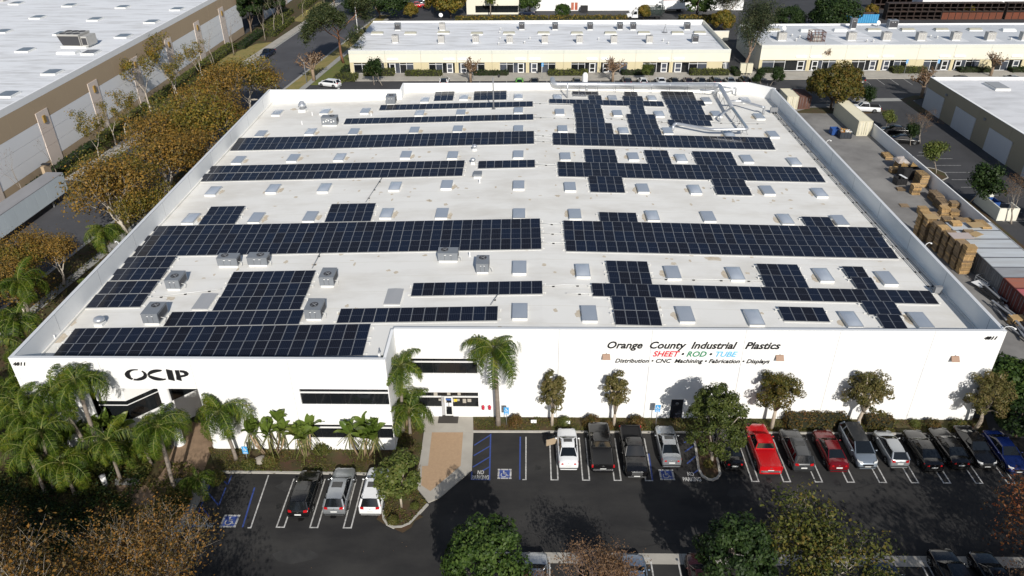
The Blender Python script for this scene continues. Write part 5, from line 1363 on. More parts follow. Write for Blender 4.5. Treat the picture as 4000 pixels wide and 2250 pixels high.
def container(lab, x0, x1, y0, y1, z0, mw, mr, door='x', h=2.59, group=None):
    """corrugated walls and ribbed roof; door leaves on one end"""
    t = thing('shipping_container', lab, 'container', ((x0 + x1) / 2, (y0 + y1) / 2, z0), 0, group)
    hx, hy = (x1 - x0) / 2, (y1 - y0) / 2
    def corr(a, b_, ax, s):
        n = int((b_ - a) / .28); rows = [[], []]
        for i in range(n * 4 + 1):
            u = a + (b_ - a) * i / (n * 4); o = s - (.05 * math.copysign(1, s) if i % 4 in (1, 2) else 0)
            for r, z in ((0, .15), (1, h - .1)): rows[r].append((u, o, z) if ax == 'x' else (o, u, z))
        return rows
    ends = {'x': ((-hx, 'y'), (hx, 'y')), 'y': ((-hy, 'x'), (hy, 'x'))}
    for s in (-1, 1):
        for ax in 'xy':
            L = hx if ax == 'x' else hy; off = (hy if ax == 'x' else hx) * s
            if door == ('e' if ax == 'y' else 'n') and s < 0:
                for k in (-1, 1):
                    b = MB()
                    a0, a1 = sorted((k * .03, k * (L - .12)))
                    if ax == 'y': b.box(off, off + .06, a0, a1, .15, h - .12)
                    else: b.box(a0, a1, off, off + .06, .15, h - .12)
                    o = b.build('door', mw, t)
                    for q in (.3, .72):
                        u = k * L * q
                        MB().tube([(off - .03, u, .2), (off - .03, u, h - .2)] if ax == 'y' else [(u, off - .03, .2), (u, off - .03, h - .2)], .03, 5).build('locking_bar', M_RAIL if mw is M_CREAMC else M_GREY, o)
                continue
            b = MB(); b.grid(corr(-L + .1, L - .1, ax, off), 0, False); b.build('side_panel', mw, t)
    b = MB(); n = int((2 * hx if hx > hy else 2 * hy) / .22); rows = []
    for i in range(n * 2 + 1):
        u = -1 + 2 * i / (n * 2); z = h - (.03 if i % 2 else 0)
        rows.append([(u * (hx - .06), -hy + .06, z), (u * (hx - .06), hy - .06, z)] if hx > hy else [(-hx + .06, u * (hy - .06), z), (hx - .06, u * (hy - .06), z)])
    b.grid(rows, 0, False); b.build('roof_panel', mr, t)
    b = MB()
    for sx in (-1, 1):
        for sy in (-1, 1): b.box(sx * (hx - .08) - .08, sx * (hx - .08) + .08, sy * (hy - .08) - .08, sy * (hy - .08) + .08, 0, h + .02)
        b.box(sx * (hx - .06) - .06, sx * (hx - .06) + .06, -hy + .16, hy - .16, 0, .15); b.box(sx * (hx - .05) - .05, sx * (hx - .05) + .05, -hy + .16, hy - .16, h - .1, h + .012)
    for sy in (-1, 1):
        b.box(-hx + .16, hx - .16, sy * (hy - .06) - .06, sy * (hy - .06) + .06, 0, .15); b.box(-hx + .16, hx - .16, sy * (hy - .05) - .05, sy * (hy - .05) + .05, h - .1, h + .012)
    b.build('corner_frame', mw, t)
    return t
GC = 'containers side by side in the right yard'
container('cream shipping container standing alone at the rear of the right yard', 59.9, 62.45, 133.2, 145.4, 0, M_CREAMC, M_CREAMC, 'n', 2.75)
container('cream ribbed container half hidden by the yard tree', 51.6, 53.9, 148.6, 154, 0, M_CREAMC, M_CREAMC, 'n')
container('rusty brown slatted container beside the cream one under the yard tree', 54.0, 56.4, 148.7, 153.5, 0, M_RUST, M_RUST, 'n')
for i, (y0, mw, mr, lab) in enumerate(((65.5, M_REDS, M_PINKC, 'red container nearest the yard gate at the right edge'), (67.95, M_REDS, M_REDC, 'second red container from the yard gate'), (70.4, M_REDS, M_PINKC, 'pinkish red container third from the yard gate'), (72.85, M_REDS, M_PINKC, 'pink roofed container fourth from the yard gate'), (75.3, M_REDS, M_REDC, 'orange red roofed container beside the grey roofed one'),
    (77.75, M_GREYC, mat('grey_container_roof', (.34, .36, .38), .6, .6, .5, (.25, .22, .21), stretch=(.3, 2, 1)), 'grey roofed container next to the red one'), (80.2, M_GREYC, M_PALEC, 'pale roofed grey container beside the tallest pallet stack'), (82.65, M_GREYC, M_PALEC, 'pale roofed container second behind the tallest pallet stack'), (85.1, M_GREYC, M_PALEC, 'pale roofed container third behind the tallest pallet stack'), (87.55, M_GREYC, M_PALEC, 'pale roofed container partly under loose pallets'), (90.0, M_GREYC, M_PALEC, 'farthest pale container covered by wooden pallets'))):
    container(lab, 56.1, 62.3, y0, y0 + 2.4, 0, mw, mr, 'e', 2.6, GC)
# pallets: one shared mesh for each board, stacks of pallets
M_WOOD = mat('pallet_wood', (.50, .335, .155), .85, .6, 1.4, (.34, .225, .11), obj_rand=.28)
M_WOOD2 = mat('weathered_pallet_wood', (.30, .215, .13), .9, .6, 1.4, (.19, .14, .09), obj_rand=.28)
def pallet_mesh(m, w_=1.2, d_=1.05):
    b = MB()
    for k in range(6):
        y = -d_ / 2 + .05 + k * (d_ - .1) / 5; b.box(-w_ / 2, w_ / 2, y - .05, y + .05, .118, .14)
    for x in (-w_ / 2 + .04, 0, w_ / 2 - .04): b.box(x - .03, x + .03, -d_ / 2, d_ / 2, .022, .117)
    for y in (-d_ / 2 + .06, 0, d_ / 2 - .06): b.box(-w_ / 2, w_ / 2, y - .05, y + .05, 0, .021)
    return b.mesh('pallet', [m])
PM, PM2 = pallet_mesh(M_WOOD), pallet_mesh(M_WOOD2)
PB, PB2 = pallet_mesh(M_WOOD, 2.3, 1.2), pallet_mesh(M_WOOD2, 2.3, 1.2)
rnd = random.Random(11)
def pallet_stack(lab, x, y, z, n, me, rz=0, jit=.07):
    t = thing('pallet_stack', lab, 'pallet stack', (x, y, z), rz, 'stacks of wooden pallets in the right yard')
    for k in range(n):
        o = link('pallet', me if rnd.random() < .8 else (PM2 if me is PM else PM if me is PM2 else PB2 if me is PB else PB), t, (rnd.uniform(-jit, jit), rnd.uniform(-jit, jit), k * .142)); o.rotation_euler = (0, 0, rnd.uniform(-.09, .09))
    return t
for lab, x, y, z, n, me in (
    ('tallest pale pallet stack in front of the grey containers', 54.75, 83.4, 0, 27, PM), ('tall dark pallet stack behind the tallest pale one', 54.6, 84.7, 0, 26, PM2), ('dark high pallet stack topped by a pale pink sheet', 54.6, 86.2, 0, 26, PM2),
    ('dark high pallet stack third from the front', 54.5, 87.6, 0, 25, PM2), ('high pallet stack next to the sheet topped one', 54.4, 89.2, 0, 25, PM2), ('high weathered stack with slatted top pallet', 54.3, 90.6, 0, 24, PM2), ('high stack covered with a clean brown board', 54.0, 92.2, 0, 25, PM2), ('rearmost high pallet stack by the yard driveway', 53.8, 93.6, 0, 26, PM),
    ('small pallet stack standing forward by the dark bins', 59.3, 107.5, 0, 11, PM), ('wide pallet stack against the wall beside the dark bins', 61.6, 111.0, 0, 14, PB), ('wide dark pallet stack behind the small forward one', 61.2, 105.0, 0, 9, PB2), ('low dark pallet stack against the yard wall', 60.9, 102.5, 0, 9, PB2),
    ('pallet stack with rough broken top boards', 60.0, 99.8, 0, 10, PM), ('pallet stack carrying white slatted pallets', 61.2, 99.5, 0, 8, PM), ('low pallet stack by the wall near the bare tree', 62.0, 97.0, 0, 6, PM),
    ('low pallet pile at the rear of the yard by the wall', 61.2, 122.6, 0, 4, PB), ('plastic covered pallet stack by the rear yard wall', 61.3, 117.5, 0, 10, PB),
    ('short pallet stack in the driveway gap behind the high stacks', 57.4, 100.6, 0, 7, PM), ('low weathered pallet stack right of the rearmost high stack', 57.6, 98.2, 0, 8, PM2), ('pale pallet stack wedged between wall stack and rough stack', 62.0, 101.2, 0, 11, PM), ('dark pallet pile behind the forward small stack', 60.2, 109.3, 0, 5, PM2), ('waist high pallet stack nearest the plastic covered one', 59.6, 116.0, 0, 6, PM), ('single flat pallet lying in the yard driveway', 56.0, 103.2, 0, 1, PM2), ('two pallets lying beside the small forward stack', 57.9, 109.0, 0, 2, PM2),
    ('loose pale pallets lying on the farthest container', 57.2, 91.6, 2.62, 3, PM), ('yellowish new pallets on the containers beside the board', 57.0, 93.6, 2.0, 5, PM), ('pallets lying flat behind the pale new ones', 58.9, 93.9, 2.0, 3, PM2), ('brown pallets on the container by the wall', 60.7, 91.5, 2.62, 2, PB), ('slatted grey pallet on the pale containers', 57.6, 89.0, 2.62, 3, PM2)):
    pallet_stack(lab, x, y, z, n, me, R(90) if me in (PB, PB2) else 0)
for i, (x, y, z) in enumerate(((56.2, 95.0, .0), (58.6, 96.0, .0))):
    pallet_stack(('pallet stack under the yellowish new pallets', 'low pallet stack behind the yellowish new pallets')[i], x, y, z, (12, 11)[i], PM)
def board(lab, x, y, z, w_, d_, m, rz=0):
    o = MB().box(-w_ / 2, w_ / 2, -d_ / 2, d_ / 2, 0, .04).build('board', m, None, (x, y, z)); o.rotation_euler = (0, 0, rz); tag(o, lab, 'board')
board('clean brown board lying on a high pallet stack', 54.0, 92.2, 3.56, 1.7, 1.6, mat('plywood', (.40, .28, .14), .8))
board('pale pinkish sheet lying on a high pallet stack', 55.0, 86.3, 3.71, 2.6, 1.6, mat('pale_sheet', (.46, .39, .36), .7))
board('brown plywood sheet on the pale container roofs', 57.9, 88.0, 3.06, 1.6, 1.1, mat('plywood', (.40, .28, .14), .8), .5)
board('brown cardboard sheet behind the new pallets on the containers', 59.5, 91.0, 2.93, 2.0, 1.5, mat('plywood', (.40, .28, .14), .8), .1)
board('white crumpled sheet at the foot of the grey container', 55.2, 79.8, .5, 1.6, 1.5, M_TRIM, .4)
# plastic cover
b = MB(); n = 7; rr = random.Random(4)
b.grid([[(-1.0 + 2 * j / (n - 1), -1.3 + 2.6 * i / (n - 1), .0 if i in (0, n - 1) or j in (0, n - 1) else .35 + rr.uniform(-.12, .15)) for j in range(n)] for i in range(n)], 0, False)
tag(b.build('plastic_cover', mat('plastic_sheet', (.45, .42, .40), .25, .6, 1.5, (.30, .22, .15)), None, (61.2, 117.6, 1.42)), 'crumpled plastic cover over a pallet stack by the rear wall', 'cover')
# dumpsters
def dumpster(lab, x, y, rz, m, w_=1.9, d_=1.3, h=1.25, junk=True, z=0):
    t = thing('dumpster', lab, 'dumpster', (x, y, z), rz)
    b = MB()
    for x0, x1, y0, y1 in ((-w_ / 2, w_ / 2, -d_ / 2, -d_ / 2 + .05), (-w_ / 2, w_ / 2, d_ / 2 - .05, d_ / 2), (-w_ / 2, -w_ / 2 + .05, -d_ / 2 + .05, d_ / 2 - .05), (w_ / 2 - .05, w_ / 2, -d_ / 2 + .05, d_ / 2 - .05)): b.box(x0, x1, y0, y1, .12, h)
    b.box(-w_ / 2 + .05, w_ / 2 - .05, -d_ / 2 + .05, d_ / 2 - .05, .12, .2); b.build('bin', m, t)
    b = MB()
    for k in range(4): q = -w_ / 2 + .2 + k * (w_ - .4) / 3; b.box(q - .03, q + .03, -d_ / 2 - .05, -d_ / 2, .15, h - .05)
    b.build('rib', m, t)
    for sx in (-1, 1):
        for sy in (-1, 1): MB().box(sx * (w_ / 2 - .15) - .05, sx * (w_ / 2 - .15) + .05, sy * (d_ / 2 - .15) - .05, sy * (d_ / 2 - .15) + .05, 0, .12).build('caster', M_DARK, t)
    return t
dumpster('dark steel dumpster with rubbish in front of the cream container', 57.4, 132.2, 0, mat('dumpster_steel', (.03, .035, .045), .6), 2.1, 1.5, 1.3)
dumpster('blue dumpster beside the rubbish filled dark one', 56.2, 134.0, 0, mat('blue_bin', (.02, .07, .25), .5), 1.4, 1.6, 1.2)
rr = random.Random(9)
MJ = [mat('junk_card', (.42, .28, .12), .8), mat('junk_white', (.6, .6, .58), .6), mat('junk_orange', (.55, .24, .04), .7)]
b = MB()
for k in range(30):
    M_ = Matrix.Translation((rr.uniform(-.9, .8), rr.uniform(-.6, .6), rr.uniform(.9, 1.6))) @ Matrix.Rotation(rr.uniform(0, 3), 4, 'Z') @ Matrix.Rotation(rr.uniform(-.8, .8), 4, 'X')
    s = rr.uniform(.12, .35); b.box(-s, s, -s * .7, s * .7, -.05, .05, k % 3, M_)
o = b.build('rubbish', MJ, None, (57.4, 132.2, 0), 'stuff')
dumpster('open black bin with pale inner flaps between pallet stacks', 60.8, 113.6, R(5), M_DARK, 2.6, 1.9, 1.9)
dumpster('small black bin with a white sheet on it, by the forward pallet stack', 58.6, 111.3, R(8), M_DARK, 1.7, 1.3, 1.1)
board('white sheet lying across the small black bin', 58.9, 111.3, 1.26, .4, 1.6, M_TRIM, .25)
for k in (-.75, .75):
    o = MB().face([(-.6, -.4, 0), (.6, -.4, 0), (0, .4, .45)]).face([(.6, -.4, 0), (-.6, -.4, 0), (0, .4, .45)]).build('cardboard_flap', MJ[0], None, (60.8 + k, 114.2, 1.9)); tag(o, ('left' if k < 0 else 'right') + ' brown cardboard flap sticking out of the open black bin', 'cardboard', 'cardboard flaps in the open black bin')
# scrap metal along the containers
rr = random.Random(5)
for i, (x, y, lab) in enumerate(((55.6, 77.4, 'pile of dark metal profiles beside the red containers'), (55.0, 73.6, 'long dark scrap profiles by the second red container'), (54.6, 69.6, 'stacked grey metal sheets near the yard gate'))):
    t = thing('scrap_pile', lab, 'scrap pile', (x, y, 0))
    for k in range(9):
        o = MB().box(-.12, .12, -1.7, 1.7, -.05, .05).build('profile', (M_GREY, M_DARK, M_GALV)[k % 3], t, (rr.uniform(-.7, .5), rr.uniform(-.4, .4), .08 + k * .09)); o.rotation_euler = (rr.uniform(-.05, .05), 0, rr.uniform(-.25, .25))
t = thing('timber_stack', 'small stack of brown boards beside the scrap metal in the yard', 'timber', (55.2, 71.9, 0))
for k in range(8): MB().box(-.8, .8, -.55, .55, k * .11, k * .11 + .09).build('plank', M_WOOD, t)
t = thing('metal_crate', 'upturned wire trolley at the foot of the tallest pallet stack', 'trolley', (56.0, 80.4, 0), .3)
b = MB()
for x in (-.6, .6):
    for y in (-.9, .9): b.box(x - .04, x + .04, y - .04, y + .04, 0, 1.0)
for z in (.3, .65, .98):
    for x in (-.6, .6): b.box(x - .03, x + .03, -.86, .86, z - .02, z + .02)
    for y in (-.9, .9): b.box(-.56, .56, y - .03, y + .03, z - .02, z + .02)
b.build('wire_frame', M_GALV, t, None, 'stuff')
# yard gate
t = thing('yard_gate', 'white rail gate closing the yard beside the facade corner', 'gate', (0, 60.0, 0))
x = 44.0
for k in range(8):
    MB().box(x - .05, x + .05, -.05, .05, 0, 2.3).build('post', M_TRIM, t)
    if k < 7:
        for z in (.25, .8, 1.35, 1.9, 2.2): MB().box(x + .05, x + 2.55, -.03, .03, z, z + .07).build('rail', M_TRIM, t)
        b = MB(); b.box(x + .06, x + 2.54, .035, .045, .3, 2.2); b.build('mesh_panel', mat('pale_gate_mesh', (.34, .34, .33), .8), t)
    x += 2.6
sheet('drain_channel', rect(44, 62, 60.5, 61.2), .014, M_DARK)
# trash enclosure on the side parking lot
t = thing('bin_enclosure', 'roofless pale block enclosure with blue bins in the side parking lot', 'enclosure')
for x0, x1, y0, y1 in ((66.8, 67.0, 98.2, 104.6), (67.01, 69.4, 98.2, 98.4), (69.41, 69.6, 98.2, 100.4), (67.01, 69.4, 104.4, 104.6)): MB().box(x0, x1, y0, y1, 0, 1.9).build('wall', M_CREAM if y0 < 98.3 and x0 > 67 else M_PALE, t)
dumpster('blue bin inside the pale block enclosure', 68.2, 102.5, R(90), mat('blue_bin', (.02, .07, .25), .5), 1.9, 1.3, 1.3)
t = thing('utility_cabinet', 'green utility cabinet under the bare tree at the right edge', 'cabinet', (71.0, 95.2, 0)); MB().box(-.8, .8, -.8, .8, .1, 1.5).build('cabinet_body', mat('green_cabinet', (.03, .11, .06), .6), t); MB().box(-.85, .85, -.85, .85, 0, .1).build('base', M_CONC, t)
sheet('planting_bed', [(63, 86), (66.4, 86), (66.4, 106), (63, 106)], .008, M_BED, .05)
sheet('planting_bed', [(63, 112.5), (65.6, 112.5), (67.2, 113.8), (67.6, 115.6), (66.8, 117.3), (65.2, 118.2), (63, 118.4)], .008, M_BED, .08)
ribbon('kerb', [(63, 112.4), (65.6, 112.4), (67.3, 113.7), (67.7, 115.6), (66.9, 117.4), (65.2, 118.3), (63, 118.5)], .15, 0, .12, M_KERB)
sheet('planting_bed', [(52, 146.3), (66, 145.6), (72, 147.5), (66, 149.5), (57, 149.5)], .008, M_BED, .05)
sheet('planting_bed', [(77.0, 146), (79.1, 146), (79.1, 154), (84, 157), (81, 157.5), (77, 155)], .008, M_BED, .05)
# yard behind: dark roll off bins
M_BINS = mat('rusty_dark_bin', (.035, .028, .026), .8, .7, .6, (.07, .04, .03))
M_BINR = mat('rust_red_bin', (.16, .045, .022), .8, .7, .6, (.09, .035, .02))
def bin_rack(lab, x0, y, n, tiers, w_=2.0, d_=2.6, h=2.3, face=None):
    t = thing('stacked_bins', lab, 'bins', (x0, y, 0), 0, 'dark open fronted bins behind the right cream building')
    for k in range(n):
        for j in range(tiers):
            b = MB(); a, c, z0 = k * w_ + .03, (k + 1) * w_ - .03, j * h
            b.box(a, c, d_ - .08, d_, z0, z0 + h - .06); b.box(a, a + .08, 0, d_ - .08, z0, z0 + h - .06); b.box(c - .08, c, 0, d_ - .08, z0, z0 + h - .06)
            b.box(a + .08, c - .08, 0, d_ - .08, z0, z0 + .1); b.box(a + .08, c - .08, 0, d_ - .08, z0 + h - .14, z0 + h - .06); b.box(a + .08, c - .08, -.02, .1, z0 + h * .42, z0 + h * .5)
            o = b.build('bin', M_BINS, t)
            if face and j == 0: MB().box(a + .08, c - .08, -.06, .0, z0 + .1, z0 + h - .3).build('bin_front', face, o)
p = (104.41,231,0.58); bin_rack('two tier rack of dark open bins, leftmost behind the right building', p[0], 231, 8, 2, 1.98)
p = (120.34,231,0.52); bin_rack('two tier bins with rust red lower fronts, middle group', p[0], 231, 9, 2, 1.95, 2.6, 2.3, M_BINR)
p = (138.66,231,0.46); bin_rack('two tier bins with rust red lower fronts at the right picture edge', p[0], 231, 7, 2, 1.95, 2.6, 2.3, M_BINR)
p = (106.66,246,0.47); bin_rack('closed dark bins standing farther back near the shaded wall', p[0], 246, 6, 1, 1.9, 2.6, 3.4)
p = (90.95,226,1.38)
t = thing('roll_off_bin', 'open roll off bin with bright blue ribbed front behind the right building', 'roll off bin', (p[0], 226, 0))
for x0, x1, y0, y1 in ((0, 9.2, 0, .1), (0, 9.2, 3.0, 3.1), (0, .1, .1, 3.0), (9.1, 9.2, .1, 3.0)): MB().box(x0, x1, y0, y1, .2, 2.6).build('side_panel', mat('blue_bin_side', (.04, .25, .48), .6) if y1 < .2 else M_BINS, t)
for k in range(14): MB().box(.3 + k * .65, .42 + k * .65, -.12, 0, .2, 2.6).build('rib', mat('pale_blue_rib', (.12, .42, .68), .6), t)
MB().box(.1, 9.1, .1, 3.0, .2, .3).build('floor_plate', M_BINS, t)
t = thing('crate_pile', 'yellow and red crates against the shaded wall behind the bins', 'crates', (*(115.83,244.5,1.3)[:2], 0))
for k in range(8): MB().box(-2.6 + k * .65, -2.0 + k * .65, -.5, .5, 0, 1.0 + .5 * (k % 2)).build('crate', (mat('yellow_crate', (.6, .4, .03), .6), mat('red_crate', (.45, .05, .03), .6))[k % 2], t)

# ---------------------------------------------------------------- vehicles
def paint(name, col, rough=.22, metal=.25):
    m = mat('paint_' + name, col, rough, metal=metal, spec=.5)
    b = m.node_tree.nodes['Principled BSDF']; b.inputs['Coat Weight'].default_value = .35; b.inputs['Coat Roughness'].default_value = .05
    return m
P_WHITE, P_BLACK, P_SILVER = paint('white', (.72, .73, .74), metal=0), paint('black', (.006, .006, .007), metal=0), paint('silver', (.36, .38, .40), .28, .6)
P_RED, P_DKRED, P_BLUE = paint('red', (.46, .006, .010), metal=0), paint('dark_red', (.13, .004, .008), metal=.1), paint('blue', (.005, .014, .085))
P_SLATE, P_GREYB, P_GREEN = paint('slate', (.045, .048, .052)), paint('grey_blue', (.14, .19, .26), .28, .4), paint('green', (.12, .42, .05), metal=0)
P_MAROON, P_NAVY, P_BRONZE = paint('maroon', (.04, .008, .008)), paint('navy', (.012, .02, .045)), paint('bronze', (.10, .095, .08), .3, .4)
M_CGLASS = mat('car_glass', (.008, .010, .012), .05, spec=.65)
M_RIM = mat('alloy_rim', (.40, .41, .42), .35, metal=.6)
M_TAIL = mat('red_lamp', (.42, .008, .012), .2)
M_HEAD = mat('clear_lamp', (.55, .56, .56), .12)
M_CHROME = mat('chrome_trim', (.62, .63, .64), .15, metal=.9)
M_PLATE = mat('number_plate', (.66, .67, .66), .5)
M_TRIMB = mat('black_trim', (.015, .015, .016), .55)
# kind: length, width, stations (y from rear as fraction -.5..+.5, deck height, half width factor), cabin (y: rear base, roof rear, roof front, screen base), belt, roof z, bottom/top half widths
KINDS = {
 'sedan': dict(L=4.85, W=1.84, st=((-.5, .62, .82), (-.485, .95, .90), (-.44, 1.06, .95), (-.36, 1.09, .985), (-.2, 1.05, 1), (.0, 1.0, 1), (.17, .99, 1), (.3, .93, .98), (.42, .82, .94), (.475, .72, .86), (.5, .52, .74)), cab=(-.36, -.19, .06, .20), belt=.95, roof=1.45, wb=.86, wt=.60),
 'hatch': dict(L=4.25, W=1.76, st=((-.5, .60, .84), (-.485, .86, .92), (-.46, .98, .96), (-.36, 1.02, .99), (-.2, 1.0, 1), (.0, .98, 1), (.2, .97, 1), (.32, .92, .97), (.43, .80, .92), (.48, .68, .84), (.5, .50, .74)), cab=(-.47, -.35, .05, .24), belt=.96, roof=1.48, wb=.86, wt=.60),
 'suv': dict(L=4.9, W=1.92, st=((-.5, .66, .88), (-.485, .95, .95), (-.46, 1.08, .98), (-.36, 1.10, 1), (-.2, 1.10, 1), (.0, 1.08, 1), (.17, 1.07, 1), (.3, 1.03, .98), (.43, .93, .94), (.48, .80, .87), (.5, .58, .78)), cab=(-.475, -.40, .06, .20), belt=1.04, roof=1.70, wb=.87, wt=.66),
 'van': dict(L=5.0, W=1.94, st=((-.5, .60, .88), (-.485, .95, .95), (-.46, 1.06, .98), (-.36, 1.08, 1), (-.2, 1.08, 1), (.0, 1.07, 1), (.2, 1.06, 1), (.32, 1.02, .97), (.43, .86, .92), (.48, .72, .84), (.5, .52, .74)), cab=(-.475, -.41, .10, .30), belt=1.02, roof=1.62, wb=.88, wt=.65),
 'pickup': dict(L=5.75, W=1.98, st=((-.5, .75, .96), (-.495, 1.12, .98), (-.44, 1.13, 1), (-.36, 1.13, 1), (-.14, 1.13, 1), (.0, 1.13, 1), (.17, 1.14, 1), (.3, 1.12, .99), (.44, 1.06, .97), (.49, .96, .94), (.5, .66, .86)), cab=(-.13, -.10, .10, .20), belt=1.12, roof=1.83, wb=.88, wt=.68),
}
def make_car(lab, kind, col, loc, facing='away', sunroof=False, bed='cover', door=False, roof_col=None, lights=True, rz=0, cat=None, group=None, scl=1, rails=False):
    """facing 'away' = nose towards +Y; loc is the ground point under the middle"""
    K = KINDS[kind]; L, W = K['L'], K['W'] / 2
    nm = {'sedan': 'sedan', 'hatch': 'hatchback', 'suv': 'sport_utility_vehicle', 'van': 'minivan', 'pickup': 'pickup_truck'}[kind]
    t = thing(nm, lab, cat or ('pickup' if kind == 'pickup' else 'car'), (loc[0], loc[1], loc[2] if len(loc) > 2 else .01), rz + (0 if facing == 'away' else math.pi), group, scl)
    b = MB(); rows = []; zb = .28 if kind in ('suv', 'pickup') else .2
    st = K['st']
    # denser stations
    ST = []
    for s, e in zip(st, st[1:]):
        for k in range(3): u = k / 3; ST.append(tuple(s[i] + (e[i] - s[i]) * u for i in range(3)))
    ST.append(st[-1])
    for y, z, wf in ST:
        w_ = W * wf; belt = min(z - .03, K['belt']); mid = (zb + belt) / 2
        half = [(w_ * .90, zb), (w_ * .98, zb + .10), (w_, mid), (w_ * .985, belt - .10), (w_ * .93, belt - .01), (w_ * .84, (belt + z) / 2 + .01), (w_ * .45, z), ]
        rows.append([(x, y * L, zz) for x, zz in half] + [(0, y * L, z + .008)] + [(-x, y * L, zz) for x, zz in half[::-1]])
    b.grid(rows, 0, True)
    for r, rev in ((rows[0], False), (rows[-1], True)): b.face(r[::-1] if not rev else r, 0, False)
    # lower trim and wheel arches
    b.box(-W * .88, W * .88, -L * .485, L * .485, zb - .07, zb + .03, 1)
    wy = (-L * .305, L * .315); wr = .385 if kind == 'pickup' else .36 if kind in ('suv', 'van') else .33
    for s in (-1, 1):
        for y in wy:
            pts = [(s * (W + .004), y + (wr + .06) * math.cos(R(a)), wr + (wr + .06) * math.sin(R(a))) for a in range(-20, 201, 20)]
            b.face(pts if s > 0 else pts[::-1], 1)
    cb = [v * L for v in K['cab']]; zB, zR = K['belt'] + .04, K['roof']; wb, wt = W * K['wb'], W * K['wt']
    # roof slab
    n = 5; rr = []
    for i in range(n):
        v = i / (n - 1); y = cb[1] + (cb[2] - cb[1]) * v; drop = .05 * (2 * v - 1) ** 2
        e = wt * (1 - .05 * (2 * v - 1) ** 2)
        rr.append([(-e - .05, y, zR - drop - .075), (-e, y, zR - drop - .012), (-e * .5, y, zR - drop + .02), (0, y, zR - drop + .028), (e * .5, y, zR - drop + .02), (e, y, zR - drop - .012), (e + .05, y, zR - drop - .075)])
    b.grid(rr, 2 if roof_col else 0, True)
    # pillars
    for s in (-1, 1):
        b.tube([(s * wb, cb[3], zB), (s * (wt + .03), cb[2], zR - .07)], .045, 5, 0)
        rq = .045 if kind in ('sedan', 'pickup') else .09
        b.tube([(s * wb, cb[0], zB), (s * (wt + .03), cb[1], zR - .07)], rq, 5, 0)
        ym = (cb[1] + cb[2]) / 2 + .1
        b.tube([(s * (wb + .015), ym, zB), (s * (wt + .045), ym - .05, zR - .07)], .03, 4, 1)
        if kind in ('suv', 'van'):
            y3 = cb[1] + .55; b.tube([(s * (wb + .01), y3 - .1, zB), (s * (wt + .045), y3, zR - .07)], .05, 4, 0)
    me = b.mesh('body', [col, M_TRIMB] + ([roof_col] if roof_col else []))
    me.set_sharp_from_angle(angle=R(38))
    link('body', me, t)
    def glass(name, A, B, C, D_, bow=.05):
        """A,B lower corners, C,D upper; bowed outwards"""
        rows = []
        for i in range(5):
            v = i / 4; p, q = Vector(A).lerp(Vector(D_), v), Vector(B).lerp(Vector(C), v); r = []
            nrm = (Vector(B) - Vector(A)).cross(Vector(D_) - Vector(A)).normalized()
            for j in range(6):
                u = j / 5; r.append(p.lerp(q, u) + nrm * bow * (1 - (2 * u - 1) ** 2))
            rows.append(r)
        g = MB(); g.grid(rows); return g.build(name, M_CGLASS, t)
    glass('windscreen', (wb - .02, cb[3], zB), (-wb + .02, cb[3], zB), (-wt + .01, cb[2] - .01, zR - .05), (wt - .01, cb[2] - .01, zR - .05))
    if kind == 'pickup':
        glass('rear_window', (-wb + .04, cb[0] - .0, zB + .12), (wb - .04, cb[0] - .0, zB + .12), (wt - .02, cb[1], zR - .1), (-wt + .02, cb[1], zR - .1), .03)
        q = MB(); q.face([(-wb, cb[0] + .02, zB - .05), (wb, cb[0] + .02, zB - .05), (wt + .03, cb[1] + .02, zR - .07), (-wt - .03, cb[1] + .02, zR - .07)]); q.build('cab_rear', col, t)
    else:
        glass('rear_window', (-wb + .03, cb[0], zB), (wb - .03, cb[0], zB), (wt - .01, cb[1] + .01, zR - .05), (-wt + .01, cb[1] + .01, zR - .05))
    ym = (cb[1] + cb[2]) / 2 + .1
    for s in (-1, 1):
        for y0, y1, t0, t1 in ((cb[0] + .02, ym, cb[1], ym - .05), (ym, cb[3] - .02, ym - .05, cb[2])):
            q = [(s * wb, y0, zB - .02), (s * wb, y1, zB - .02), (s * (wt + .035), t1, zR - .075), (s * (wt + .035), t0, zR - .075)]
            g = MB(); g.face(q if s > 0 else q[::-1]); g.build('side_window', M_CGLASS, t)
        mr = MB(); mr.lathe([(.001, -.10), (.07, -.08), (.09, 0), (.07, .08), (.001, .10)], 8); o = mr.build('mirror', col, t, (s * (W + .10), cb[3] - .32, zB + .06)); o.rotation_euler = (0, R(90), 0); o.scale = (.8, .7, 1)
        # wheels
        for y in wy:
            q = MB(); q.lathe([(wr * .66, -.11), (wr * .97, -.11), (wr, -.06), (wr, .06), (wr * .97, .11), (wr * .66, .11)], 18)
            o = q.build('wheel', M_RUBBER, t, (s * (W - .085), y, wr)); o.rotation_euler = (0, s * R(90), 0)
            q = MB(); q.lathe([(wr * .66, .105), (wr * .6, .06), (.001, .075)], 12)
            for k in range(5):
                a = k * 2 * math.pi / 5
                q.tube([(.05 * math.cos(a), .05 * math.sin(a), .09), (wr * .62 * math.cos(a), wr * .62 * math.sin(a), .10)], .035, 4)
            q.build('rim', M_RIM, o)
        zh, zt = (.70, .80) if kind in ('sedan', 'hatch') else (.78, .92) if kind != 'pickup' else (.88, .95)
        q = MB(); q.grid([[(s * W * .48, L * .487, zh - .05), (s * W * .78, L * .472, zh - .04), (s * W * .905, L * .437, zh + .03)], [(s * W * .50, L * .470, zh + .10), (s * W * .78, L * .452, zh + .12), (s * W * .905, L * .405, zh + .13)]], 0, True)
        o = q.build('headlight', M_HEAD, t); o.location.z = .015; o.location.y = .012
        q = MB()
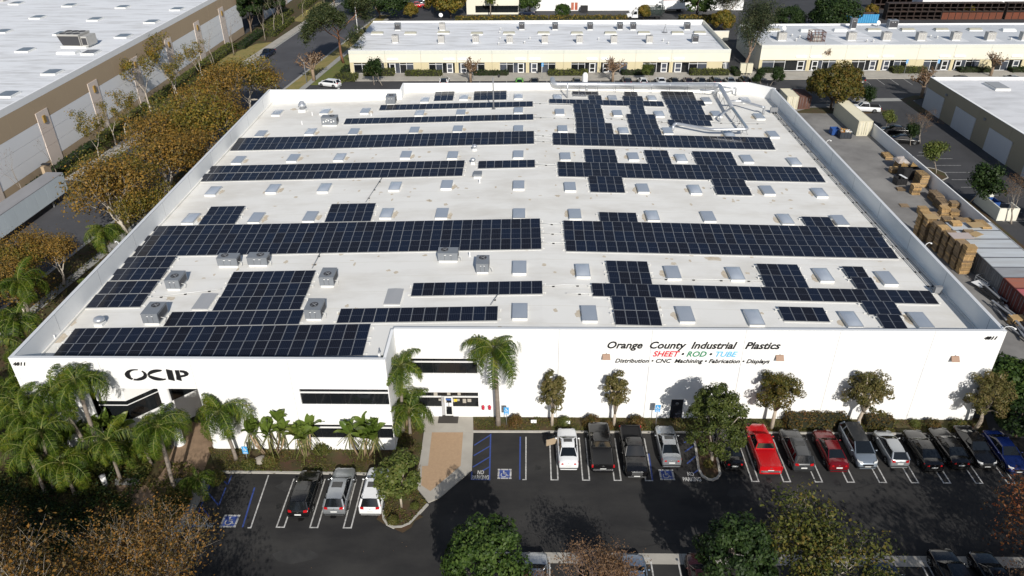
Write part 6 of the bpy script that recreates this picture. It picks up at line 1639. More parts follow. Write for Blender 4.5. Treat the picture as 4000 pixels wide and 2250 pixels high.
        if kind in ('sedan', 'hatch', 'suv', 'van'):
            hi = .14 if kind in ('sedan',) else .22
            q.grid([[(s * W * .50, -L * .497, zt - .02), (s * W * .80, -L * .488, zt - .03), (s * W * .94, -L * .45, zt)], [(s * W * .52, -L * .487, zt + hi * .8), (s * W * .80, -L * .478, zt + hi), (s * W * .94, -L * .43, zt + hi)]], 0, True)
        else:
            q.box(s * W * .93 - .08, s * W * .93 + .06, -L * .5 - .012, -L * .5 + .12, zt - .08, zt + .15)
        o = q.build('taillight', M_TAIL, t); o.location.y = -.012
    MB().box(-.26, .26, -L * .5 - .018, -L * .5 - .004, .60, .74).build('licence_plate', M_PLATE, t)
    MB().box(-.26, .26, L * .5 + .002, L * .5 + .014, .38, .50).build('licence_plate', M_PLATE, t)
    q = MB(); q.box(-W * .46, W * .46, L * .492, L * .503, .50, .66 if kind != 'pickup' else .92)
    o = q.build('grille', M_TRIMB if kind != 'pickup' else M_CHROME, t)
    if kind == 'pickup':
        for k in range(3): MB().box(-W * .46, W * .46, L * .503, L * .507, .56 + k * .11, .61 + k * .11).build('grille_bar', M_TRIMB, o)
    q = MB(); q.box(-W * .80, W * .80, L * .492, L * .503, .30, .40); q.build('front_bumper', M_TRIMB if kind != 'pickup' else M_CHROME, t)
    q = MB(); q.box(-W * .86, W * .86, -L * .5 - .02, -L * .485, .34 if kind != 'pickup' else .48, .44 if kind != 'pickup' else .66); q.build('rear_bumper', M_TRIMB if kind != 'pickup' else M_CHROME, t)
    if sunroof:
        yc = (cb[1] + cb[2]) / 2; g = MB(); ln = .45 if kind == 'sedan' else .62
        g.face([(-wt * .68, yc + .05, zR + .018), (wt * .68, yc + .05, zR + .018), (wt * .68, yc + .05 + ln, zR + .01), (-wt * .68, yc + .05 + ln, zR + .01)])
        o = g.build('sunroof', M_CGLASS, t); o.location.z = .012
    if rails:
        for s in (-1, 1): MB().tube([(s * wt * .92, cb[1] + .1, zR + .0), (s * wt * .92, cb[1] + .25, zR + .05), (s * wt * .92, cb[2] - .25, zR + .05), (s * wt * .92, cb[2] - .1, zR)], .02, 5).build('roof_rail', M_TRIMB, t)
    if kind == 'pickup':
        y0, y1 = -L * .485, cb[0] - .05
        if bed == 'cover':
            q = MB(); q.grid([[(-W * .86, y0, 1.14), (0, y0, 1.165), (W * .86, y0, 1.14)], [(-W * .86, y1, 1.14), (0, y1, 1.165), (W * .86, y1, 1.14)]], 0, True)
            q.build('bed_cover', col if col is P_RED else M_TRIMB, t)
        else:
            q = MB(); q.box(-W * .80, W * .80, y0, y1, 1.135, 1.14); q.build('truck_bed', mat('bed_liner', (.008, .008, .009), .9), t)
            for s in (-1, 1): MB().box(s * W * .86 - .05, s * W * .86 + .05, y0, y1, 1.13, 1.22).build('bed_rail', M_TRIMB, t)
            MB().box(-W * .8, W * .8, y0 - .02, y0 + .05, 1.13, 1.22).build('tailgate', col, t)
        MB().box(-.10, .10, -L * .5 - .012, -L * .5, .92, .98).build('tailgate_badge', M_CHROME, t)
    else:
        MB().box(-.07, .07, -L * .49 - .014, -L * .49, .86, .90).build('boot_badge', M_CHROME, t)
    if door:
        q = MB(); q.box(-1.05, 0, -.05, .05, .3, .95); q.box(-1.05, 0, -.02, .02, .952, 1.0)
        o = q.build('open_door', [mat('beige_door_lining', (.36, .28, .19), .7)], t, (-W - .01, .85, 0)); o.rotation_euler = (0, 0, R(22))
        q = MB(); q.box(-1.05, 0, .052, .075, .3, .96); q.build('door_skin', col, o)
        g = MB(); g.box(-.92, -.15, -.01, .01, 1.002, 1.32); g.build('door_window', M_CGLASS, o)
    return t
GF = 'cars parked along the facade'
def lot(lab, kind, col, x, yrear, facing='away', **k): return make_car(lab, kind, col, (x, yrear + KINDS[kind]['L'] / 2), facing, group=GF, **k)
lot('white sedan with its left front door standing open', 'sedan', P_WHITE, 3.72, 48.30, sunroof=True, door=True)
lot('black pickup with covered bed, tailgate towards the camera, beside the white sedan', 'pickup', P_BLACK, 6.68, 47.95)
lot('black pickup with chrome grille facing the camera and open bed behind', 'pickup', P_BLACK, 9.55, 47.35, 'to', bed='open')
lot('silver sedan with sunroof beside the accessible aisle', 'sedan', P_SILVER, 12.75, 48.75, sunroof=True)
lot('black sedan tucked right of the round tree on the island', 'sedan', P_BLACK, 18.15, 48.4)
lot('bright red pickup with covered bed', 'pickup', P_RED, 21.1, 47.9)
lot('dark grey sport utility vehicle right of the red pickup', 'suv', P_SLATE, 24.05, 48.25, rails=True, sunroof=True)
lot('dark red sedan with dark rear window', 'sedan', P_DKRED, 27.1, 48.3)
lot('grey blue minivan facing the camera', 'van', paint('pewter', (.20, .235, .28), .28, .4), 29.75, 48.7, 'to', roof_col=paint('slate', (.045, .048, .052)))
lot('silver hatchback with tall red tail lights', 'hatch', P_SILVER, 32.55, 48.85)
lot('black sedan with pale rear window right of the silver hatchback', 'sedan', P_BLACK, 35.3, 48.4)
lot('black sedan with lit red tail lamp, two right of the silver hatchback', 'sedan', P_BLACK, 37.75, 48.7)
lot('black sedan facing the camera left of the blue car', 'sedan', P_BLACK, 40.1, 48.8, 'to')
lot('blue sedan at the right picture edge', 'sedan', P_BLUE, 42.45, 48.2, 'to')
GL = 'cars parked below the left block'
def lot2(lab, kind, col, x, yrear, **k): return make_car(lab, kind, col, (x, yrear + KINDS[kind]['L'] / 2), 'away', group=GL, **k)
lot2('black sport utility vehicle, leftmost of three cars below the left block', 'suv', P_BLACK, -18.5, 42.55, sunroof=True)
lot2('silver crossover with large sunroof between a black and a white car', 'suv', P_SILVER, -15.65, 42.9, sunroof=True)
lot2('white crossover half under the small green tree', 'suv', P_WHITE, -12.7, 42.95, sunroof=True)
GB2 = 'cars in the bottom row of stalls'
for lab, kind, col, x, y in (
    ('grey blue sedan in the bottom row, nose on the concrete strip', 'sedan', P_GREYB, (8.12,39.13)[0], 36.6), ('grey sedan in the bottom row beside the dark round tree', 'sedan', P_SILVER, (0.78,39.04)[0], 36.7),
    ('black sport utility vehicle behind the bare brown tree at the bottom', 'suv', P_BLACK, (5.29,39.28)[0], 37.0), ('dark maroon sedan in the shade of the round tree at bottom right', 'sedan', P_MAROON, (13.01,39.19)[0], 36.8),
    ('navy sport utility vehicle at the bottom right edge of the picture', 'suv', P_NAVY, (26.64,38.62)[0], 36.3), ('black sport utility vehicle in the shade at the bottom right', 'suv', P_BLACK, (31.57,39.6)[0], 37.3), ('black sedan under the reddish tree at the bottom right corner', 'sedan', P_BLACK, (34.55,39.82)[0], 37.2)):
    make_car(lab, kind, col, (x, y), 'away', group=GB2)
GM = 'cars in the lot behind the main building'
for lab, kind, col, x in (
    ('bright green car in the rear lot, left of centre', 'hatch', P_GREEN, -1.7), ('dark car next to the bright green one in the rear lot', 'sedan', P_BLACK, 1.6), ('dark hatchback alone in the rear lot under the white stack', 'hatch', P_SLATE, 10.9), ('black hatchback right of the rear lot pollard tree', 'suv', P_BLACK, 21.9),
    ('white hatchback in the rear lot beside a bush', 'hatch', P_WHITE, 25.4), ('white car half hidden by a bush in the rear lot', 'sedan', P_WHITE, 29.4), ('black sedan in the rear lot right of the bush', 'sedan', P_BLACK, 32.3), ('dark maroon sedan in the rear lot', 'sedan', P_MAROON, 35.4),
    ('black sedan with pale window right of the maroon one', 'sedan', P_BLACK, 38.2), ('black sport utility vehicle in the rear lot beside a silver car', 'suv', P_SLATE, 41.3), ('silver sedan near the right end of the rear lot row', 'sedan', P_SILVER, 44.5), ('black sport utility vehicle at the right end of the rear lot row', 'suv', P_BLACK, 47.7), ('white car with dark glass roof, leftmost in the rear lot', 'suv', P_WHITE, -18.3)):
    make_car(lab, kind, col, (x, 166.4, .012), 'away', group=GM, roof_col=M_CGLASS if 'glass roof' in lab else None)
make_car('bronze crossover alone in the far right parking lot', 'suv', P_BRONZE, (72.6, 167.6, .012), 'away', rz=R(8))
make_car('white pickup parked behind the cream container', 'pickup', P_WHITE, (66.6, 147.3, .012), 'away', rz=R(80), bed='open')
make_car('shiny black car behind the yard wall under a bare tree', 'sedan', P_BLACK, (67.4, 134.6, .012), 'away', rz=R(78))
make_car('black car below the shiny one behind the yard wall', 'sedan', P_BLACK, (67.0, 129.6, .012), 'to', rz=R(78))
for x, c, lab in ((88.6, P_MAROON, 'dark red car roof just above the right workshop roof'), (95.6, P_BLACK, 'black car roof just above the right workshop roof'), (106.6, P_SILVER, 'silver car beside a pollard tree above the workshop roof'), (111.4, P_BLACK, 'black car farthest right above the workshop roof')):
    make_car(lab, 'sedan', c, (x, 167.8, .012), 'away')
make_car('dark blue pickup parked at the kerb of the street', 'pickup', P_NAVY, ((-66.58,196.85)[0] + 1.4, 191.5, .012), 'to', rz=R(-5), bed='open')
make_car('white van roof glimpsed under the pollard tree by the street', 'van', P_WHITE, (-43.6, 165.2, .012), 'away', rz=R(70))
make_car('red pickup among dark cars at the top of the picture', 'pickup', P_RED, (-35.3, 251.8, .012), 'away', rz=R(-80), bed='open')
make_car('dark green car behind the red pickup at the top', 'sedan', paint('dark_green', (.01, .03, .03)), (-34.6, 255.6, .012), 'away', rz=R(-80))
make_car('black car third from the front in the top parking row', 'sedan', P_BLACK, (-34.0, 259.2, .012), 'away', rz=R(-80))
make_car('white car farthest back in the top parking row', 'sedan', P_WHITE, (-33.0, 263.0, .012), 'away', rz=R(-80))
make_car('black car low by the cream office stairs at the top', 'sedan', P_NAVY, (*(-0.16,240.03), .012), 'away', rz=R(85))

# stake bed and box trucks behind the middle building
def truck(lab, x, y, box, rz=R(90)):
    t = thing('stake_truck' if not box else 'box_truck', lab, 'truck', (x, y, .012), rz)
    b = MB()
    b.grid([[(-1.05, 3.4, .55), (1.05, 3.4, .55), (1.05, 3.4, 1.5), (-1.05, 3.4, 1.5)], [(-1.0, 4.9, .55), (1.0, 4.9, .55), (.95, 4.8, 1.35), (-.95, 4.8, 1.35)]], 0, False, True, True)
    b.grid([[(-1.08, 1.6, .55), (1.08, 1.6, .55), (.95, 1.7, 2.6), (-.95, 1.7, 2.6)], [(-1.08, 3.39, .55), (1.08, 3.39, .55), (.92, 2.8, 2.55), (-.92, 2.8, 2.55)]], 0, False, True, True)
    b.build('cab', P_WHITE, t)
    q = MB(); q.face([(.98, 3.36, 1.55), (-.98, 3.36, 1.55), (-.86, 2.86, 2.42), (.86, 2.86, 2.42)]); o = q.build('windscreen', M_CGLASS, t); o.location = (0, .03, .02)
    for s in (-1, 1):
        q = MB(); p = [(s * 1.045, 1.95, 1.5), (s * 1.035, 3.1, 1.5), (s * .97, 2.7, 2.35), (s * .97, 1.95, 2.35)]; q.face(p if s > 0 else p[::-1]); o = q.build('side_window', M_CGLASS, t); o.location.x = s * .03
        for y_ in (-4.0, 3.9):
            q = MB(); q.lathe([(.3, -.14), (.48, -.14), (.48, .14), (.3, .14)], 14); o = q.build('wheel', M_RUBBER, t, (s * .95, y_, .48)); o.rotation_euler = (0, R(90), 0)
    MB().box(-1.2, 1.2, -5.6, 1.4, .85, 1.1).build('flat_bed', M_DARK, t)
    if box:
        MB().box(-1.22, 1.22, -5.5, 1.35, 1.102, 3.7).build('cargo_box', M_WHITE, t); q = MB(); q.grid([[(-1.3, -5.6, 3.72), (0, -5.6, 4.0), (1.3, -5.6, 3.72)], [(-1.3, 1.4, 3.72), (0, 1.4, 4.0), (1.3, 1.4, 3.72)]], 0, False); q.build('cargo_cover', mat('faded_red_tarp', (.33, .09, .09), .8), t)
    else:
        for z in (1.25, 1.6, 1.95, 2.3, 2.65):
            for s in (-1, 1): MB().box(s * 1.17 - .03, s * 1.17 + .03, -5.55, 1.35, z, z + .16).build('stake_board', mat('dark_green_board', (.02, .035, .03), .7), t)
            MB().box(-1.13, 1.13, -5.57, -5.51, z, z + .16).build('stake_board', mat('dark_green_board', (.02, .035, .03), .7), t)
        for k in range(7):
            for s in (-1, 1): MB().box(s * 1.21 - .02, s * 1.21 + .02, -5.4 + k * 1.1, -5.32 + k * 1.1, 1.1, 2.85).build('stake', M_DARK, t)
    return t
truck('white cabbed truck with dark stake bed, front one behind the middle building', 34.2, 233.6, False)
truck('second white cabbed stake bed truck just behind the front one', 35.4, 237.6, False)
truck('white box truck with faded red top by the white warehouse wall', 42.5, 243.2, True, R(97))
p = (17.47,243.8,0.36)
dumpster('small dark dumpster against the white warehouse wall at the top', p[0], 244.2, 0, M_DARK, 2.2, 1.6, 1.8)
# semi trailer on the left street
t = thing('semi_trailer', 'long grey box semi trailer parked at the left street kerb', 'trailer', (-72.45, 94.2, 0), R(-2.5))
M_TRL = mat('trailer_side', (.58, .65, .69), .5, .5, .5, (.48, .54, .58), stretch=(1, 1, .3)); M_TRR = mat('trailer_roof', (.30, .30, .31), .6, .5, .4, (.22, .22, .23), stretch=(1, .4, 1))
for k in range(10):
    y0 = -12.0 + k * 2.4
    for s in (-1, 1): MB().box(s * 1.27 - .02, s * 1.27 + .02, y0 + .02, y0 + 2.38, 1.15, 3.95).build('side_panel', M_TRL, t)
MB().box(-1.25, 1.25, -12, 12, 1.1, 1.2).build('floor_frame', M_DARK, t); MB().box(-1.3, 1.3, -12.05, 12.05, 3.952, 4.05).build('roof_panel', M_TRR, t)
MB().box(-1.25, 1.25, 11.96, 12.02, 1.2, 3.95).build('front_panel', M_TRL, t); MB().box(-1.25, 1.25, -12.02, -11.96, 1.2, 3.95).build('rear_door', M_TRL, t)
for y_ in (-9.5, -8.2):
    for s in (-1, 1):
        q = MB(); q.lathe([(.3, -.25), (.5, -.25), (.5, .25), (.3, .25)], 14); o = q.build('wheel', M_RUBBER, t, (s * 1.0, y_, .5)); o.rotation_euler = (0, R(90), 0)
for s in (-1, 1): MB().box(s * .9 - .08, s * .9 + .08, 8.2, 8.4, 0, 1.1).build('landing_leg', M_GREY, t)
p = (-81.17,116.58)
t = thing('signboard_post', 'brown slab with a flat dark lamp on top by the trailer', 'post', (-75.8, 110.2, 0)); MB().box(-.25, .25, -.8, .8, 0, 3.6).build('pillar', M_TANW, t); MB().box(-.4, .9, -.3, .3, 3.7, 3.85).build('lamp_head', M_DARK, t); MB().box(-.05, .05, -.05, .05, 3.602, 3.7).build('arm', M_DARK, t)

# ---------------------------------------------------------------- plants
L_SYC = leaf_mat('autumn_sycamore_leaves', [(.052, .052, .013), (.125, .092, .02), (.215, .135, .03), (.31, .17, .03), (.17, .115, .034)])
L_SYC2 = leaf_mat('mixed_sycamore_leaves', [(.04, .052, .010), (.11, .105, .016), (.22, .165, .028), (.31, .17, .028)])
L_SYCF = leaf_mat('foreground_sycamore_leaves', [(.045, .045, .013), (.10, .07, .02), (.17, .10, .026), (.27, .125, .022), (.13, .09, .035)])
L_SYCG = leaf_mat('olive_sycamore_leaves', [(.022, .034, .008), (.055, .07, .013), (.11, .11, .022), (.18, .12, .028)])
L_RED = leaf_mat('red_autumn_leaves', [(.09, .06, .02), (.16, .065, .02), (.19, .05, .02), (.16, .09, .03)])
L_GRN = leaf_mat('ficus_leaves', [(.012, .028, .006), (.030, .060, .010), (.055, .095, .016), (.085, .125, .025)])
L_DGRN = leaf_mat('dark_leaves', [(.008, .018, .006), (.016, .034, .009), (.030, .055, .012), (.045, .075, .018)])
L_LGRN = leaf_mat('light_green_leaves', [(.04, .06, .012), (.075, .105, .02), (.12, .14, .03), (.16, .16, .05)])
L_PAPER = leaf_mat('paperbark_leaves', [(.05, .055, .014), (.10, .095, .025), (.15, .125, .04), (.18, .13, .055)])
L_OLIVE = leaf_mat('ficus_bronze_leaves', [(.03, .04, .008), (.07, .07, .012), (.12, .095, .018), (.15, .09, .02)])
L_PINE = leaf_mat('pine_needles', [(.018, .030, .010), (.035, .052, .016), (.06, .075, .025), (.09, .09, .035)])
L_EUC = leaf_mat('eucalyptus_leaves', [(.018, .028, .014), (.035, .050, .022), (.06, .072, .032), (.09, .09, .04)])
L_DRY = leaf_mat('dry_brown_leaves', [(.10, .06, .03), (.17, .10, .05), (.21, .12, .06), (.14, .09, .06)])
L_PALM = leaf_mat('palm_leaflets', [(.014, .032, .005), (.042, .078, .008), (.085, .13, .012), (.19, .19, .022)], .22, .5, .2)
L_BOP = leaf_mat('paddle_leaves', [(.045, .085, .014), (.085, .14, .022), (.14, .19, .035), (.22, .22, .06)], .3, .32, .5)
L_HEDGE = leaf_mat('hedge_leaves', [(.04, .055, .012), (.08, .10, .02), (.12, .13, .028), (.15, .15, .04)])
L_HEDGE2 = leaf_mat('bronze_hedge_leaves', [(.03, .04, .010), (.07, .06, .014), (.12, .075, .02), (.15, .07, .025)])
L_GC = leaf_mat('ground_cover_leaves', [(.035, .05, .010), (.08, .095, .018), (.13, .115, .03), (.15, .085, .03)])
B_SYC = mat('sycamore_bark', (.52, .47, .40), .85, .7, 1.2, (.26, .21, .16), detail=6)
B_PAPER = mat('paperbark', (.47, .41, .33), .9, .6, 1.5, (.30, .23, .17))
B_BROWN = mat('brown_bark', (.17, .125, .09), .9, .6, 1.5, (.10, .07, .05))
B_GREY = mat('grey_bark', (.30, .26, .215), .9, .6, 1.5, (.17, .14, .115))
B_PALM = mat('palm_trunk', (.26, .22, .185), .9, .7, 3, (.16, .13, .105), stretch=(.3, .3, 2.5))
B_RED = mat('reddish_bark', (.26, .125, .07), .9, .6, 1.5, (.16, .08, .05))

def leaf_mesh(name, P, size, m, N=None, rng=None, aspect=.6, flat=.9):
    """one quad per leaf"""
    P = np.asarray(P, float); n = len(P)
    nr = rng.normal(size=(n, 3))
    if N is not None: nr = nr * flat * .6 + np.asarray(N)
    nr /= np.linalg.norm(nr, axis=1, keepdims=True) + 1e-9
    t = np.cross(nr, rng.normal(size=(n, 3))); t /= np.linalg.norm(t, axis=1, keepdims=True) + 1e-9
    b = np.cross(nr, t)
    s = (size * rng.uniform(.55, 1.25, size=(n, 1)))
    V = np.empty((n, 4, 3)); V[:, 0] = P - t * s; V[:, 1] = P - b * s * aspect + t * s * .15; V[:, 2] = P + t * s; V[:, 3] = P + b * s * aspect + t * s * .15
    me = bpy.data.meshes.new(name)
    me.vertices.add(n * 4); me.vertices.foreach_set('co', V.ravel())
    me.loops.add(n * 4); me.loops.foreach_set('vertex_index', np.arange(n * 4, dtype=np.int32))
    me.polygons.add(n); me.polygons.foreach_set('loop_start', np.arange(0, n * 4, 4, dtype=np.int32))
    me.materials.append(m); me.update(calc_edges=True)
    return me
def grow(rng, mb, p, d, L, r, lev, maxlev, tips, n_child=(2, 4), ang=.7, up=.15, segs=3, shrink=.68, nside=6):
    pts = [np.array(p)]; rad = [r]; dd = np.array(d, float)
    for i in range(segs):
        dd = dd + rng.normal(size=3) * .13 + np.array([0, 0, up]) * .3; dd /= np.linalg.norm(dd)
        pts.append(pts[-1] + dd * L / segs); rad.append(r * (1 - .45 * (i + 1) / segs))
    mb.tube([tuple(q) for q in pts], rad, max(3, nside - lev), 0, True, lev == 0)
    if lev >= 1: tips.append((pts[-1], dd, lev)); tips.append(((pts[-2] + pts[-1]) / 2, dd, lev))
    if lev >= maxlev: return
    k = rng.integers(n_child[0], n_child[1] + 1); a0 = rng.uniform(0, 6.28)
    for i in range(k):
        a = a0 + i * 6.28 / k + rng.normal() * .35
        x = np.cross(dd, [0.01, .02, 1.0]); x = x / np.linalg.norm(x) if np.linalg.norm(x) > .05 else np.array([1., 0, 0])
        y = np.cross(dd, x)
        th = ang * rng.uniform(.65, 1.25)
        nd = dd * math.cos(th) + (x * math.cos(a) + y * math.sin(a)) * math.sin(th)
        q = pts[-1] if i < 2 or lev > 1 else pts[-2]
        grow(rng, mb, q, nd, L * shrink * rng.uniform(.8, 1.2), rad[-1] * .82, lev + 1, maxlev, tips, n_child, ang, up, segs, shrink, nside)
def tree_meshes(name, seed, H, r, first, maxlev, leafm, bark, size, per_tip, sig, n_child=(2, 4), ang=.7, up=.15, shrink=.68, lean=.05, lev_from=1, aspect=.6, skip=0):
    rng = np.random.default_rng(seed); mb = MB(); tips = []
    d = np.array([rng.normal() * lean, rng.normal() * lean, 1]); d /= np.linalg.norm(d)
    grow(rng, mb, (0, 0, -.1), d, H * first, r, 0, maxlev, tips, n_child, ang, up, 4, shrink)
    P, N = [], []
    for p, dd, lev in tips:
        if lev < lev_from or rng.random() < skip: continue
        k = rng.poisson(per_tip)
        if k: q = rng.normal(size=(k, 3)) * sig * rng.uniform(.7, 1.2); P.append(p + q); N.append(q / sig + [0, 0, .6])
    P = np.concatenate(P); N = np.concatenate(N)
    top = np.percentile(P[:, 2], 99.5); k = H / top
    for i, v in enumerate(mb.v): mb.v[i] = (v[0] * k, v[1] * k, v[2] * k)
    P = P * k
    return mb.mesh(name + '_trunk', [bark]), leaf_mesh(name + '_crown', P, size, leafm, N, rng, aspect)
def blob_meshes(name, seed, H, R_, z0, leafm, bark, size, n, clumps=40, squash=1.0, trunk_r=.16, dens_in=.15, limbs=5, lump=.30, fmin=.66):
    """dense crown: leaf clumps on a lumpy ellipsoid between z0 and H"""
    rng = np.random.default_rng(seed); mb = MB(); cz = (H + z0) / 2; hz = (H - z0) / 2
    mb.tube([(0, 0, -.1), (rng.normal() * .06, rng.normal() * .06, z0 * .6), (0, 0, z0 + hz * .3)], [trunk_r, trunk_r * .85, trunk_r * .6], 7)
    P, N = [], []
    U = rng.normal(size=(clumps, 3)); U /= np.linalg.norm(U, axis=1, keepdims=True)
    U[:, 2] = np.where(U[:, 2] < -.55, -U[:, 2], U[:, 2])
    for i, u in enumerate(U):
        f = rng.uniform(fmin, 1.0 + (.66 - fmin) * .35); c = np.array([u[0] * R_ * f, u[1] * R_ * f, cz + u[2] * hz * f * squash])
        cr = R_ * lump * rng.uniform(.7, 1.25); k = int(n / clumps)
        if i < limbs: mb.tube([(0, 0, z0 + hz * .1), tuple(np.array([0, 0, z0 + hz * .4]) * .5 + c * .5), tuple(c)], [trunk_r * .55, trunk_r * .35, trunk_r * .15], 5)
        q = rng.normal(size=(k, 3)); q /= np.linalg.norm(q, axis=1, keepdims=True)
        q = q * (rng.uniform(.55, 1.0, size=(k, 1)) ** .6)
        P.append(c + q * cr * [1, 1, .85]); N.append(q + u * .4 + [0, 0, .25])
    P = np.concatenate(P); N = np.concatenate(N)
    return mb.mesh(name + '_trunk', [bark]), leaf_mesh(name + '_crown', P, size, leafm, N, rng)
def plant(name, lab, cat, ms, loc, rz=0, s=1, group=None):
    t = thing(name, lab, cat, loc if len(loc) == 3 else (*loc, .05), rz, group, s)
    link('trunk', ms[0], t); link('crown', ms[1], t)
    return t
rndp = random.Random(21)

# --- autumn sycamores
SYC = [tree_meshes('sycamore', 100 + i, 11.5, .26, .24, 4, L_SYC if i else L_SYC2, B_SYC, .18, 20, .62, (3, 4), .60, .26, .80, .10, 2, .6, .24) for i in range(3)]
SYCT = [tree_meshes('tall_sycamore', 120 + i, 12.5, .22, .34, 4, L_SYC2, B_SYC, .19, 16, .5, (2, 4), .5, .3, .76, .06, 2, .6, .3) for i in range(2)]
syc = [((-54.3, 144.5), 0, 1.05, 'autumn sycamore nearest the far end of the street side strip'), ((-55.6, 136), 1, 1.1, 'autumn sycamore by the rear left corner of the main building'), ((-56.5, 126), 2, 1.0, 'orange brown sycamore beside the left parapet, second from the rear'),
    ((-53.2, 118), 0, 1.12, 'broad orange sycamore close to the left parapet'), ((-57.2, 110), 1, 1.0, 'sycamore with pale forked limbs beside the long left parapet'), ((-53.5, 103), 2, 1.0, 'brown sycamore touching the left parapet near the third solar row'), ((-57.4, 97), 0, .95, 'large sycamore opposite the grey trailer'), ((-54.5, 91), 1, 1.08, 'sycamore with bare white fork opposite the trailer front'),
    ((-60.5, 66), 2, .8, 'smaller sycamore at the left picture edge below the trailer'), ((-56.8, 70.5), 1, .72, 'small olive brown sycamore behind the trailer'), ((-62.5, 72), 0, .75, 'sycamore cut by the left picture edge, lower one'), ((-51.5, 150), 2, .8, 'sparse sycamore behind the rear left corner of the main building'), ((-58.8, 119), 0, .95, 'olive sycamore leaning over the street in the middle of the row'), ((-58.5, 132), 2, .9, 'golden sycamore leaning over the street farther up the row'), ((-51.5, 110), 1, .85, 'golden sycamore squeezed against the left parapet'), ((-52.0, 126), 1, .85, 'brown sycamore squeezed against the rear half of the left parapet'), ((-50.8, 92), 0, .72, 'low sycamore against the parapet above the lamp'), ((-61,79.69,3.5), 1, .62, 'bushy olive sycamore below the trailer wheels'), ((-57.3,79.21,3.5), 2, .62, 'bushy brown sycamore beside the open street below the trailer'), ((-61.68,76.3,3.5), 0, .62, 'brown sycamore at the left edge above the palms')]
for i, (p, v, s, lab) in enumerate(syc): plant('sycamore_tree', lab, 'tree', SYC[v], p[:2], rndp.uniform(0, 6), s, 'autumn sycamores along the left street')
for i, (p, v, s, lab) in enumerate((((-75.6, 147), 0, .95, 'tall thin sycamore against the left warehouse wall, nearer one'), ((-75.2, 159), 1, 1.0, 'tall thin sycamore against the left warehouse wall, middle one'), ((-74.8, 134), 1, .7, 'small sycamore below the warehouse pilasters'), ((-73.8, 128), 0, .62, 'low olive tree by the warehouse base'), ((-71.6, 166), 1, .75, 'thin sycamore by the kerb below the dark blue pickup'), ((-72.0, 152), 0, .8, 'sycamore between the kerb and the warehouse, mid street'), ((-73.2, 121), 1, .75, 'sycamore overhanging the pavement beyond the trailer'))):
    plant('sycamore_tree', lab, 'tree', SYCT[v], p, rndp.uniform(0, 6), s, 'sycamores on the warehouse side of the street')
SYCF = [tree_meshes('foreground_sycamore', 180 + i, 12.5, .34, .22, 5, L_SYCF, B_SYC, .12, 7.5, .45, (3, 4), .58, .24, .80, .06, 3, .6, .36) for i in range(2)]
for p, v, s, lab in (((-39.6, 30.5), 0, .95, 'large foreground sycamore in the bottom left corner'), ((-33.4, 32.0), 1, .88, 'foreground sycamore second from the bottom left corner'), ((-27.6, 32.4), 0, .80, 'foreground sycamore spreading over the corner of the parking lot'), ((-37.4, 36.2), 1, .66, 'orange leafed sycamore above the foreground ones at left'), ((-23.8, 32.6), 1, .78, 'sparse foreground sycamore at the edge of the left stalls'), ((-43.5, 34.5), 0, .7, 'foreground sycamore beside the lawn at the left picture edge'),
    ((-31.5, 24.5), 1, 1.1, 'tall sycamore at the bottom edge shading the left stalls'), ((-21.5, 23.5), 0, 1.0, 'tall sycamore below the picture edge shading the lower left lot'), ((-39, 24), 1, 1.05, 'tall sycamore below the bottom left picture corner')):
    plant('sycamore_tree', lab, 'tree', SYCF[v], p, rndp.uniform(0, 6), s, 'foreground sycamores at the bottom left')
SYCG = [tree_meshes('green_sycamore', 140 + i, 9.5, .2, .3, 4, L_SYCG, B_SYC, .15, 22, .45, (3, 4), .55, .3, .76, .06, 2, .6, .35) for i in range(2)]
plant('sycamore_tree', 'green and yellow sycamore in the bottom row right of the dark round tree', 'tree', SYCG[0], (20.8, 35.4), 1.0, .92)
plant('sycamore_tree', 'smaller yellow green sycamore at the foot of the bottom row, right of the round tree', 'tree', SYCG[1], (23.2, 32.4), 2.0, .70)
REDS = [tree_meshes('shade_tree', 190 + i, 9.5, .26, .28, 5, L_RED, B_GREY, .12, 3.2, .35, (3, 4), .55, .2, .78, .05, 3, .6, .3) for i in range(2)]
REDT = tree_meshes('red_leaf_tree', 151, 9, .2, .3, 5, L_RED, B_BROWN, .12, 3.4, .5, (3, 4), .6, .2, .72, .06, 2)
plant('red_leaf_tree', 'reddish leaved sparse tree cut by the right picture edge at the bottom', 'tree', REDT, (39.3, 38.4), .5, .95)
for p, v, s, lab in (((30.5, 24.5), 0, 1.35, 'bare crowned tree below the picture edge, left of three shading the right lot'), ((36.5, 25.5), 1, 1.45, 'bare crowned tree below the picture edge, middle of three shading the right lot'), ((43.0, 27.5), 0, 1.4, 'bare crowned tree below the picture edge, right of three shading the right lot'), ((48.5, 36.5), 1, 1.35, 'tall bare crowned tree outside the right picture edge shading the blue car'), ((49.5, 43), 0, 1.2, 'bare crowned tree outside the right picture edge near the facade end')):
    plant('shade_tree', lab, 'tree', REDS[v], p, rndp.uniform(0, 6), s, 'sparse trees just outside the picture')
plant('red_leaf_tree', 'low reddish shrubby tree in the bottom right corner', 'tree', REDT, (36.6, 34.0), 2.5, .62)

